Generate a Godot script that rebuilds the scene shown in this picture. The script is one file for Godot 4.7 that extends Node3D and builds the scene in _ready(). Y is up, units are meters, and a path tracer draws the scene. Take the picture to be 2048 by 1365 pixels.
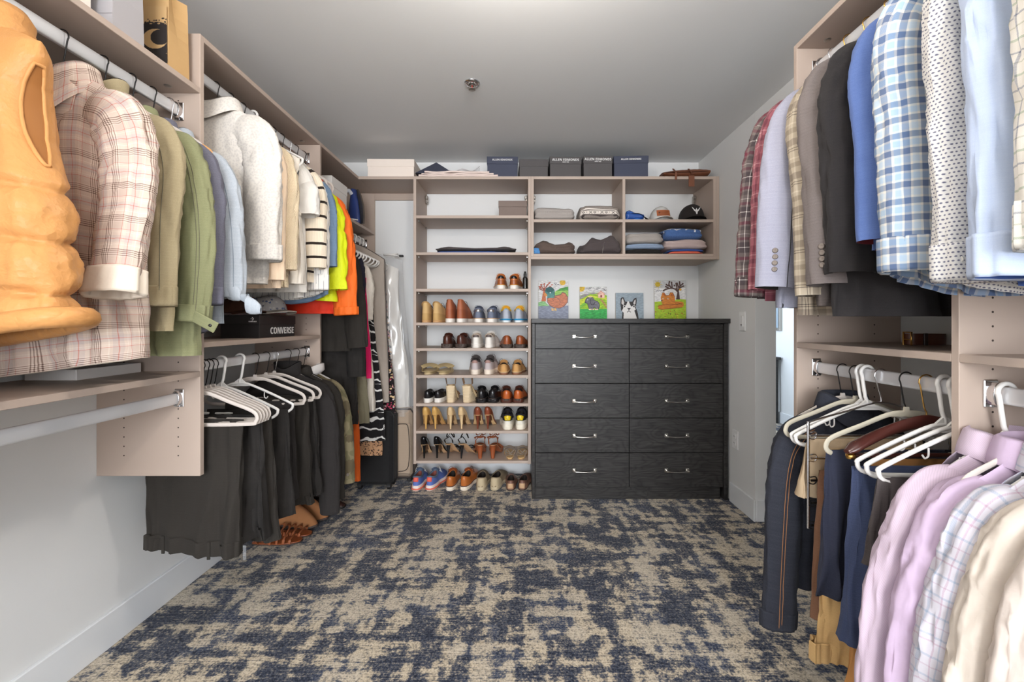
extends Node3D

# ---------------------------------------------------------------- geometry collector
class Geo:
	var v := PackedVector3Array()
	var n := PackedVector3Array()
	var t := PackedVector2Array()
	var ix := PackedInt32Array()
	var xf := Transform3D()

	func grid(rows: Array, closed := false, u0 := 0.0, v0 := 0.0) -> Geo:
		var R := rows.size()
		var C: int = rows[0].size()
		var W := C + 1 if closed else C
		var pos := PackedVector3Array()
		pos.resize(R * W)
		for r in R:
			var row: PackedVector3Array = rows[r]
			for c in W:
				pos[r * W + c] = row[c % C]
		var uu := PackedFloat32Array()
		uu.resize(W)
		var mid := (R / 2) * W
		uu[0] = u0
		for c in range(1, W):
			uu[c] = uu[c - 1] + pos[mid + c].distance_to(pos[mid + c - 1])
		var nn := PackedVector3Array()
		nn.resize(R * W)
		var base := v.size()
		var k := ix.size()
		ix.resize(k + (R - 1) * (W - 1) * 6)
		for r in R - 1:
			for c in W - 1:
				var i := r * W + c
				var a := pos[i]
				var b := pos[i + 1]
				var d := pos[i + W]
				var e := pos[i + W + 1]
				var m := (e - a).cross(b - d)
				nn[i] += m
				nn[i + 1] += m
				nn[i + W] += m
				nn[i + W + 1] += m
				ix[k] = base + i
				ix[k + 1] = base + i + 1
				ix[k + 2] = base + i + W
				ix[k + 3] = base + i + 1
				ix[k + 4] = base + i + W + 1
				ix[k + 5] = base + i + W
				k += 6
		if closed:
			for r in R:
				var s := nn[r * W] + nn[r * W + W - 1]
				nn[r * W] = s
				nn[r * W + W - 1] = s
		for e in [0, R - 1]:
			var same := true
			for c in range(1, W):
				if pos[e * W + c].distance_squared_to(pos[e * W]) > 1e-10:
					same = false
					break
			if same:
				var s := Vector3()
				for c in W:
					s += nn[e * W + c]
				for c in W:
					nn[e * W + c] = s
		var vv := v0
		for r in R:
			if r > 0:
				var dl := 0.0
				for q in 4:
					var c := q * (W - 1) / 4
					dl += pos[r * W + c].distance_to(pos[(r - 1) * W + c])
				vv += dl / 4.0
			for c in W:
				v.append(xf * pos[r * W + c])
				n.append((xf.basis * nn[r * W + c]).normalized())
				t.append(Vector2(uu[c], vv))
		return self

	func fan(ring: PackedVector3Array, up: Vector3) -> Geo:
		var base := v.size()
		var c := Vector3()
		for p in ring:
			c += p
		c /= ring.size()
		var all := PackedVector3Array([c])
		all.append_array(ring)
		for p in all:
			v.append(xf * p)
			n.append((xf.basis * up).normalized())
			t.append(Vector2(p.x, p.z + p.y))
		for i in ring.size():
			var j := (i + 1) % ring.size()
			var m := (ring[j] - c).cross(ring[i] - c)
			if m.dot(up) > 0:
				ix.append_array([base, base + 1 + i, base + 1 + j])
			else:
				ix.append_array([base, base + 1 + j, base + 1 + i])
		return self

	func quad(a: Vector3, b: Vector3, c: Vector3, d: Vector3, out: Vector3) -> void:
		var base := v.size()
		var m := (c - a).cross(b - a)
		var flip := m.dot(out) < 0
		var nn := (xf.basis * (-m if flip else m)).normalized()
		for p in [a, b, c, d]:
			v.append(xf * p)
			n.append(nn)
		var w := a.distance_to(b)
		var h := a.distance_to(d)
		t.append_array([Vector2(0, h), Vector2(w, h), Vector2(w, 0), Vector2(0, 0)])
		if flip:
			ix.append_array([base, base + 2, base + 1, base, base + 3, base + 2])
		else:
			ix.append_array([base, base + 1, base + 2, base, base + 2, base + 3])

	func tri(a: Vector3, b: Vector3, c: Vector3, out: Vector3) -> void:
		var base := v.size()
		var m := (c - a).cross(b - a)
		var flip := m.dot(out) < 0
		var nn := (xf.basis * (-m if flip else m)).normalized()
		for p in [a, b, c]:
			v.append(xf * p)
			n.append(nn)
			t.append(Vector2(p.x, p.y))
		ix.append_array([base, base + 2, base + 1] if flip else [base, base + 1, base + 2])

	# a box with chamfered edges
	func box(c: Vector3, s: Vector3, b := 0.001) -> Geo:
		var h := s / 2.0
		b = minf(b, minf(h.x, minf(h.y, h.z)) * 0.8)
		var P := func(x: float, y: float, z: float, ax: int) -> Vector3:
			var q := Vector3(x * h.x, y * h.y, z * h.z)
			for k in 3:
				if k != ax:
					q[k] -= signf(q[k]) * b
			return c + q
		for ax in 3:
			var i := (ax + 1) % 3
			var j := (ax + 2) % 3
			for s1 in [-1.0, 1.0]:
				var q := []
				for w in [[-1.0, -1.0], [1.0, -1.0], [1.0, 1.0], [-1.0, 1.0]]:
					var e := Vector3()
					e[ax] = s1
					e[i] = w[0]
					e[j] = w[1]
					q.append(P.call(e.x, e.y, e.z, ax))
				var o := Vector3()
				o[ax] = s1
				quad(q[0], q[1], q[2], q[3], o)
				for s2 in [-1.0, 1.0]:
					var ea := Vector3()
					ea[ax] = s1
					ea[i] = s2
					ea[j] = -1.0
					var eb := ea
					eb[j] = 1.0
					var o2 := Vector3()
					o2[ax] = s1
					o2[i] = s2
					quad(P.call(ea.x, ea.y, ea.z, ax), P.call(eb.x, eb.y, eb.z, ax), P.call(eb.x, eb.y, eb.z, i), P.call(ea.x, ea.y, ea.z, i), o2)
		for x in [-1.0, 1.0]:
			for y in [-1.0, 1.0]:
				for z in [-1.0, 1.0]:
					tri(P.call(x, y, z, 0), P.call(x, y, z, 1), P.call(x, y, z, 2), Vector3(x, y, z))
		return self

	# box given by its corners
	func slab(x0: float, x1: float, y0: float, y1: float, z0: float, z1: float, b := 0.001) -> Geo:
		return box(Vector3(x0 + x1, y0 + y1, z0 + z1) / 2.0, Vector3(absf(x1 - x0), absf(y1 - y0), absf(z1 - z0)), b)

	# a round bar along a path; r is one radius or one for each point
	func tube(path: Array, r, sides := 8, caps := true, flat := 1.0) -> Geo:
		var rows := []
		var m := path.size()
		var prev := Vector3()
		for i in m:
			var a: Vector3 = path[maxi(i - 1, 0)]
			var b: Vector3 = path[mini(i + 1, m - 1)]
			var d := (b - a).normalized()
			var u: Vector3
			if i == 0:
				u = d.cross(Vector3(0, 0, 1) if absf(d.z) < 0.8 else Vector3(1, 0, 0)).normalized()
			else:
				u = (prev - d * prev.dot(d)).normalized()
			prev = u
			var w := d.cross(u)
			var rr: float = r[i] if r is Array else r
			var row := PackedVector3Array()
			for k in sides:
				var an := TAU * k / sides
				row.append(path[i] + u * (cos(an) * rr) + w * (sin(an) * rr * flat))
			rows.append(row)
		grid(rows, true)
		if caps:
			fan(rows[0], path[0] - path[1])
			fan(rows[m - 1], path[m - 1] - path[m - 2])
		return self

	# pts: (radius, height) pairs, turned round the y axis at c
	func lathe(pts: Array, c := Vector3(), sides := 20, sx := 1.0, sz := 1.0) -> Geo:
		var rows := []
		for p in pts:
			var row := PackedVector3Array()
			for k in sides:
				var an := TAU * k / sides
				row.append(c + Vector3(cos(an) * p[0] * sx, p[1], sin(an) * p[0] * sz))
			rows.append(row)
		return grid(rows, true)

	# a polygon in x and y drawn out from z0 to z1
	func prism(pts: PackedVector2Array, z0: float, z1: float) -> Geo:
		var tris := Geometry2D.triangulate_polygon(pts)
		for zz in [[z0, -1.0], [z1, 1.0]]:
			for i in range(0, tris.size(), 3):
				var a := pts[tris[i]]
				var b := pts[tris[i + 1]]
				var c := pts[tris[i + 2]]
				var sg: float = zz[1] * signf(z1 - z0)
				tri(Vector3(a.x, a.y, zz[0]), Vector3(b.x, b.y, zz[0]), Vector3(c.x, c.y, zz[0]), Vector3(0, 0, sg))
		var cw := Geometry2D.is_polygon_clockwise(pts)
		for i in pts.size():
			var a := pts[i]
			var b := pts[(i + 1) % pts.size()]
			var o := Vector2((b - a).y, -(b - a).x) * (-1.0 if cw else 1.0)
			quad(Vector3(a.x, a.y, z0), Vector3(b.x, b.y, z0), Vector3(b.x, b.y, z1), Vector3(a.x, a.y, z1), Vector3(o.x, o.y, 0))
		return self

	func mesh() -> ArrayMesh:
		var a := []
		a.resize(Mesh.ARRAY_MAX)
		a[Mesh.ARRAY_VERTEX] = v
		a[Mesh.ARRAY_NORMAL] = n
		a[Mesh.ARRAY_TEX_UV] = t
		a[Mesh.ARRAY_INDEX] = ix
		var m := ArrayMesh.new()
		m.add_surface_from_arrays(Mesh.PRIMITIVE_TRIANGLES, a)
		return m

# ---------------------------------------------------------------- nodes
func thing(called: String, label: String, category: String, at := Vector3(), group := "") -> Node3D:
	var o := Node3D.new()
	o.name = called
	add_child(o, true)
	o.position = at
	return tag(o, label, category, group)

func tag(o: Node3D, label: String, category: String, group := "") -> Node3D:
	o.set_meta("label", label)
	o.set_meta("category", category)
	if group:
		o.set_meta("group", group)
	return o

func part(parent: Node3D, called: String, g: Geo, m: Material, label := "") -> MeshInstance3D:
	var o := MeshInstance3D.new()
	o.name = called
	o.mesh = g.mesh()
	o.material_override = m
	if label:
		o.set_meta("label", label)
	parent.add_child(o, true)
	return o

func solo(called: String, label: String, category: String, g: Geo, m: Material, at := Vector3(), group := "") -> MeshInstance3D:
	var o := part(self, called, g, m)
	o.position = at
	tag(o, label, category, group)
	return o

func struct(called: String, g: Geo, m: Material, parent: Node3D = self) -> MeshInstance3D:
	var o := part(parent, called, g, m)
	if parent == self:
		o.set_meta("kind", "structure")
	return o

func stuff(o: Node3D) -> void:
	o.set_meta("kind", "stuff")

func V(x: float, y: float, z: float) -> Vector3:
	return Vector3(x, y, z)

# smooth path through points
func curve(pts: Array, steps := 6) -> Array:
	var out := []
	for i in pts.size() - 1:
		var p0: Vector3 = pts[maxi(i - 1, 0)]
		var p1: Vector3 = pts[i]
		var p2: Vector3 = pts[i + 1]
		var p3: Vector3 = pts[mini(i + 2, pts.size() - 1)]
		for s in steps:
			out.append(p1.cubic_interpolate(p2, p0, p3, float(s) / steps))
	out.append(pts[-1])
	return out

# ---------------------------------------------------------------- materials
var M := {}
var weave: ImageTexture
var crinkle: ImageTexture
var wrinkle: FastNoiseLite

func col(r: int, g: int, b: int) -> Color:
	return Color(r / 255.0, g / 255.0, b / 255.0)

func mat(c: Color, rough := 0.6, metal := 0.0, spec := 0.5) -> StandardMaterial3D:
	var m := StandardMaterial3D.new()
	m.albedo_color = c
	m.roughness = rough
	m.metallic = metal
	m.metallic_specular = spec
	return m

# woven cloth: colour, an optional picture that repeats every «tile» metres; short repeats carry the weave as relief, long ones fine creases
func cloth(c: Color, tex: Texture2D = null, tile := 0.3, relief := 0.35, rough := 0.9, sheen := 0.12) -> StandardMaterial3D:
	var m := mat(c, rough, 0.0, 0.3)
	if tex:
		m.albedo_texture = tex
	m.uv1_scale = Vector3(1.0 / tile, 1.0 / tile, 1)
	if relief > 0.0:
		m.normal_enabled = true
		m.normal_texture = weave if tile < 0.065 else crinkle
		m.normal_scale = relief * (0.5 if tile < 0.065 else 1.4)
	if sheen > 0.0:
		m.rim_enabled = true
		m.rim = sheen
		m.rim_tint = 0.8
	return m

func picture(w: int, h: int, f: Callable) -> ImageTexture:
	var im := Image.create(w, h, false, Image.FORMAT_RGB8)
	for y in h:
		for x in w:
			im.set_pixel(x, y, f.call(x, y))
	return ImageTexture.create_from_image(im)

func noise(freq: float, sd: int, oct := 4, kind := FastNoiseLite.TYPE_SIMPLEX_SMOOTH) -> FastNoiseLite:
	var f := FastNoiseLite.new()
	f.noise_type = kind
	f.seed = sd
	f.frequency = freq
	f.fractal_type = FastNoiseLite.FRACTAL_FBM
	f.fractal_octaves = oct
	return f

# speckled yarn
func melange(a: Color, b: Color, sd: int, streak := 1.0) -> ImageTexture:
	var rng := RandomNumberGenerator.new()
	rng.seed = sd
	var w := 96
	var im := Image.create(w, w, false, Image.FORMAT_RGB8)
	for y in w:
		var ro := rng.randf() * 0.35
		for x in w:
			im.set_pixel(x, y, a.lerp(b, clampf(rng.randf() * 0.75 + ro * streak, 0, 1)))
	return ImageTexture.create_from_image(im)

# a woven check: bands are [from, to, colour] in 0..1 of the repeat, both ways
func plaid(base: Color, bands: Array, px := 128, bands2: Array = []) -> ImageTexture:
	var one := func(bs: Array) -> PackedColorArray:
		var a := PackedColorArray()
		a.resize(px)
		a.fill(base)
		for b in bs:
			for i in range(int(b[0] * px), int(b[1] * px)):
				a[i] = b[2]
		return a
	var wp: PackedColorArray = one.call(bands)
	var wf: PackedColorArray = one.call(bands2 if bands2 else bands)
	var im := Image.create(px, px, false, Image.FORMAT_RGB8)
	for y in px:
		for x in px:
			im.set_pixel(x, y, wp[x].lerp(wf[y], 0.62 if (x + y) % 4 < 2 else 0.38))
	return ImageTexture.create_from_image(im)

# ---- flat drawing for painted canvases and prints
func oval(im: Image, cx: float, cy: float, rx: float, ry: float, c: Color) -> void:
	for y in range(maxi(0, int(cy - ry)), mini(im.get_height(), int(cy + ry) + 1)):
		var k := 1.0 - pow((y - cy) / ry, 2)
		if k > 0:
			var w := rx * sqrt(k)
			im.fill_rect(Rect2i(int(cx - w), y, maxi(1, int(2 * w)), 1), c)

func poly(im: Image, p: Array, c: Color) -> void:
	var y0 := 1e9
	var y1 := -1e9
	for i in range(1, p.size(), 2):
		y0 = minf(y0, p[i])
		y1 = maxf(y1, p[i])
	var m := p.size() / 2
	for y in range(maxi(0, int(y0)), mini(im.get_height() - 1, int(y1)) + 1):
		var xs := []
		for i in m:
			var ay: float = p[2 * i + 1]
			var j := (i + 1) % m
			var by: float = p[2 * j + 1]
			if (ay <= y) != (by <= y):
				xs.append(p[2 * i] + (y - ay) / (by - ay) * (p[2 * j] - p[2 * i]))
		xs.sort()
		for i in range(0, xs.size() - 1, 2):
			im.fill_rect(Rect2i(int(xs[i]), y, maxi(1, int(xs[i + 1]) - int(xs[i]) + 1), 1), c)

func stroke(im: Image, p: Array, w: float, c: Color) -> void:
	for i in range(0, p.size() - 2, 2):
		var a := Vector2(p[i], p[i + 1])
		var b := Vector2(p[i + 2], p[i + 3])
		var n := int(a.distance_to(b)) + 1
		for k in n + 1:
			var q := a.lerp(b, float(k) / n)
			oval(im, q.x, q.y, w, w, c)

# brush marks
func dabs(im: Image, amount: float, sd: int) -> void:
	var f := noise(0.06, sd, 3)
	for y in im.get_height():
		for x in im.get_width():
			var k := 1.0 + amount * f.get_noise_2d(x * 0.6, y * 2.2)
			var c := im.get_pixel(x, y)
			im.set_pixel(x, y, Color(minf(c.r * k, 1), minf(c.g * k, 1), minf(c.b * k, 1)))

# ================================================================ the scene
const WL := -1.451      # inner face of the wall behind the women's rods
const WR := 1.352       # inner face of the wall with the doorway
const WB := -3.386      # inner face of the far wall
const WF := 3.9         # inner face of the wall behind the camera
const CEIL := 2.355
const TOP := 2.134      # top of all closet units
const TH := 0.019       # board thickness
const FL := -1.095      # front edges of the units along WL
const FR := 0.982       # front edges of the units along WR
const RODL := -1.165
const RODR := 1.05

func _ready() -> void:
	# camera: level, one-point view, lens shifted
	var cam := Camera3D.new()
	cam.name = "camera"
	cam.projection = Camera3D.PROJECTION_FRUSTUM
	cam.near = 0.05
	cam.far = 60.0
	cam.size = 0.05 * 1365.0 / 894.0
	cam.frustum_offset = Vector2(-16.0, -37.5) / 894.0 * 0.05
	cam.position = Vector3(0, 1.144, 0)
	add_child(cam)
	cam.current = true
	# environment
	var we := WorldEnvironment.new()
	we.name = "environment"
	var e := Environment.new()
	e.background_mode = Environment.BG_COLOR
	e.background_color = Color(0.02, 0.02, 0.02)
	e.tonemap_mode = Environment.TONE_MAPPER_LINEAR
	e.tonemap_exposure = 1.1
	e.sdfgi_enabled = true
	e.ssao_enabled = true
	e.ssil_enabled = true
	we.environment = e
	add_child(we)
	# lamps: two globe lamps under the ceiling, daylight behind the camera and in the room next door
	omni("globe_light", Vector3(0.0, 2.125, -1.15), 0.05, Color(1.0, 0.965, 0.925), 0.5)
	omni("globe_light", Vector3(0.0, 2.125, 1.6), 0.05, Color(1.0, 0.97, 0.93), 0.75)
	area("window_light", Vector3(1.53, 1.45, -4.9), Vector2(1.4, 1.4), Vector3(1, 0, 0), Color(0.9, 0.95, 1.0), 2.0)
	area("window_light", Vector3(-0.1, 1.35, WF - 0.06), Vector2(2.3, 1.8), Vector3(0, 0, -1), Color(0.975, 0.985, 1.0), 18.0)

	make_materials()
	make_fabrics()
	build_room()
	build_units()
	build_dresser()
	build_back_shelf_things()
	build_shoes()
	build_left_clothes()
	build_right_clothes()
	build_small_things()

func omni(called: String, at: Vector3, size: float, c: Color, energy: float) -> void:
	var l := OmniLight3D.new()
	l.name = called
	l.light_size = size
	l.light_color = c
	l.light_energy = energy
	l.shadow_enabled = true
	l.omni_range = 12.0
	l.omni_attenuation = 2.0
	l.position = at
	add_child(l, true)

func area(called: String, at: Vector3, size: Vector2, towards: Vector3, c: Color, energy: float) -> void:
	var l := AreaLight3D.new()
	l.name = called
	l.area_size = size
	l.light_color = c
	l.light_energy = energy
	l.shadow_enabled = true
	l.area_range = 12.0
	l.area_attenuation = 2.0
	add_child(l, true)
	l.look_at_from_position(at, at + towards, Vector3(0, 0, 1) if absf(towards.y) > 0.9 else Vector3.UP)

func make_materials() -> void:
	# a fine plain weave as relief, 64 threads to the repeat
	var wi := Image.create(128, 128, false, Image.FORMAT_RGB8)
	for y in 128:
		for x in 128:
			var a := sin(x * TAU / 4.0)
			var b := sin(y * TAU / 4.0)
			var h := 0.5 + 0.25 * (a if (y / 4 + x / 4) % 2 == 0 else b)
			wi.set_pixel(x, y, Color(h, h, h))
	wi.bump_map_to_normal_map(2.4)
	weave = ImageTexture.create_from_image(wi)
	wrinkle = noise(1.0, 7, 3)
	var ca := noise(0.011, 21, 4)
	ca.fractal_type = FastNoiseLite.FRACTAL_RIDGED
	var ci := ca.get_seamless_image(384, 384)
	ci.convert(Image.FORMAT_RGB8)
	ci.bump_map_to_normal_map(2.2)
	crinkle = ImageTexture.create_from_image(ci)

	M.wall = mat(col(229, 229, 228), 0.75, 0, 0.3)
	M.ceiling = mat(col(236, 237, 237), 0.85, 0, 0.2)
	M.trim = mat(col(232, 234, 236), 0.45)
	M.taupe = mat(col(184, 166, 153), 0.5, 0, 0.4)
	M.hole = mat(col(60, 50, 45), 0.9)
	M.chrome = mat(col(225, 225, 228), 0.12, 1.0)
	M.nickel = mat(col(226, 222, 214), 0.16, 1.0)
	M.rod = mat(col(226, 226, 228), 0.35, 0.45)
	M.steel = mat(col(170, 165, 158), 0.3, 0.9)
	M.black_wire = mat(col(34, 32, 32), 0.35, 0.6)
	M.gold = mat(col(214, 170, 96), 0.25, 1.0)
	M.plastic = mat(col(232, 229, 225), 0.4)
	M.switch = mat(col(240, 240, 240), 0.35)
	M.black = mat(col(28, 27, 27), 0.5)
	M.lamp = mat(col(250, 248, 240), 0.5)
	M.lamp.emission_enabled = true
	M.lamp.emission = Color(1, 0.96, 0.9)
	M.lamp.emission_energy_multiplier = 3.0
	M.daylight = mat(col(240, 246, 255), 0.5)
	M.daylight.emission_enabled = true
	M.daylight.emission = Color(0.86, 0.93, 1.0)
	M.daylight.emission_energy_multiplier = 2.0
	M.velvet = cloth(col(206, 196, 188), null, 0.05, 0.2, 0.75, 0.4)
	M.velvet_olive = cloth(col(190, 182, 164), null, 0.05, 0.2, 0.75, 0.4)
	# charcoal stained oak: long grain with cathedral figures
	var warp := noise(0.006, 31, 3)
	var fine := noise(0.05, 32, 2)
	var wood := picture(640, 320, func(x, y):
		var w: float = warp.get_noise_2d(x * 0.55, y * 1.5)
		var r: float = y * 0.055 + w * 9.0
		var g := pow(absf(sin(r * 1.7)), 0.6)
		var p: float = fine.get_noise_2d(x * 0.16, y * 5.5)
		var l := 0.14 + 0.07 * g + 0.08 * p
		return Color(l * 1.0, l * 0.965, l * 0.945))
	M.oak = mat(Color(1, 1, 1), 0.42, 0, 0.45)
	M.oak.albedo_texture = wood
	M.oak.uv1_scale = Vector3(1.0 / 1.15, 1.0 / 0.575, 1)
	M.oak2 = M.oak.duplicate()
	M.oak2.uv1_offset = Vector3(0.37, 0.61, 0)
	M.oak3 = M.oak.duplicate()
	M.oak3.uv1_offset = Vector3(0.71, 0.23, 0)
	M.carpet = mat(Color(1, 1, 1), 0.95, 0, 0.15)
	M.carpet.albedo_texture = carpet_picture()
	M.carpet.uv1_scale = Vector3(1.0 / 3.0, 1.0 / 3.6, 1)
	var pile := noise(0.35, 91, 2)
	var pm := Image.create(256, 256, false, Image.FORMAT_RGB8)
	var rng := RandomNumberGenerator.new()
	rng.seed = 4
	for y in 256:
		for x in 256:
			var h := clampf(0.5 + 0.5 * pile.get_noise_2d(x, y) + rng.randf_range(-0.25, 0.25), 0, 1)
			pm.set_pixel(x, y, Color(h, h, h))
	M.carpet.detail_enabled = true
	M.carpet.detail_blend_mode = BaseMaterial3D.BLEND_MODE_MUL
	var dm: Image = pm.duplicate()
	for y in 256:
		for x in 256:
			var h := 0.84 + 0.16 * pm.get_pixel(x, y).r
			dm.set_pixel(x, y, Color(h, h, h))
	M.carpet.detail_albedo = ImageTexture.create_from_image(dm)
	M.carpet.detail_uv_layer = BaseMaterial3D.DETAIL_UV_2
	M.carpet.uv2_scale = Vector3(1.0 / 0.5, 1.0 / 0.5, 1)
	pm.bump_map_to_normal_map(5.0)
	M.carpet.rim_enabled = true
	M.carpet.rim = 0.25
	M.carpet.rim_tint = 0.7

# distressed navy and sand pattern, woven streaks along both ways
func carpet_picture() -> ImageTexture:
	var W := 1280
	var H := 1536
	var big := noise(0.016, 11, 5).get_image(W, H)
	var st := noise(0.03, 12, 3)
	var along := st.get_image(W, 190)
	along.resize(W, H, Image.INTERPOLATE_CUBIC)
	st.seed = 13
	var across := st.get_image(150, H)
	across.resize(W, H, Image.INTERPOLATE_CUBIC)
	var thin := noise(0.3, 14, 2).get_image(W / 14, H)
	thin.resize(W, H, Image.INTERPOLATE_BILINEAR)
	var grit := noise(0.16, 15, 3).get_image(W, H)
	var blot := noise(0.05, 18, 4).get_image(W, H)
	var tone := noise(0.006, 16, 3).get_image(W, H)
	var white := noise(0.83, 19, 1, FastNoiseLite.TYPE_VALUE).get_image(W, H)
	var D := []
	for im in [big, along, across, thin, grit, blot, tone, white]:
		im.convert(Image.FORMAT_L8)
		D.append(im.get_data())
	var a: PackedByteArray = D[0]
	var b: PackedByteArray = D[1]
	var c: PackedByteArray = D[2]
	var d: PackedByteArray = D[3]
	var g: PackedByteArray = D[4]
	var h: PackedByteArray = D[5]
	var k: PackedByteArray = D[6]
	var w: PackedByteArray = D[7]
	# colour ramp from ink navy to pale sand, in two casts
	var ramp := PackedByteArray()
	for cast in 2:
		var pts := [[0, 33, 38, 52], [40, 50, 57, 76], [75, 80, 86, 103], [105, 112, 110, 111], [128, 146, 138, 128], [150, 188, 173, 152], [185, 220, 204, 178], [255, 240, 227, 205]]
		if cast == 1:
			pts = [[0, 36, 43, 62], [40, 56, 66, 90], [75, 90, 98, 118], [105, 120, 119, 122], [128, 150, 144, 136], [150, 188, 175, 157], [185, 216, 202, 180], [255, 234, 222, 203]]
		for i in 256:
			for s in pts.size() - 1:
				if i >= pts[s][0] and i <= pts[s + 1][0]:
					var f: float = float(i - pts[s][0]) / (pts[s + 1][0] - pts[s][0])
					ramp.append_array([int(lerpf(pts[s][1], pts[s + 1][1], f)), int(lerpf(pts[s][2], pts[s + 1][2], f)), int(lerpf(pts[s][3], pts[s + 1][3], f))])
					break
	var out := PackedByteArray()
	out.resize(W * H * 3)
	var o := 0
	for i in W * H:
		var q := (a[i] - 128) * 1.6 + (b[i] - 128) * 1.25 + (c[i] - 128) * 1.15 + (h[i] - 128) * 0.95 + (k[i] - 128) * 0.7 + 9.0
		# every tone breaks up into grit, flecks and weft lines
		q *= 0.92
		var fl := (g[i] - 128) * 0.75 + (d[i] - 128) * 0.75 + (w[i] - 128) * 0.8
		var p := clampi(int(128.0 + 90.0 * q / (66.0 + absf(q)) + fl * 0.6), 0, 255)
		var r := (p + (256 if k[i] + (g[i] >> 3) > 158 else 0)) * 3
		out[o] = ramp[r]
		out[o + 1] = ramp[r + 1]
		out[o + 2] = ramp[r + 2]
		o += 3
	return ImageTexture.create_from_image(Image.create_from_data(W, H, false, Image.FORMAT_RGB8, out))

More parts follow.
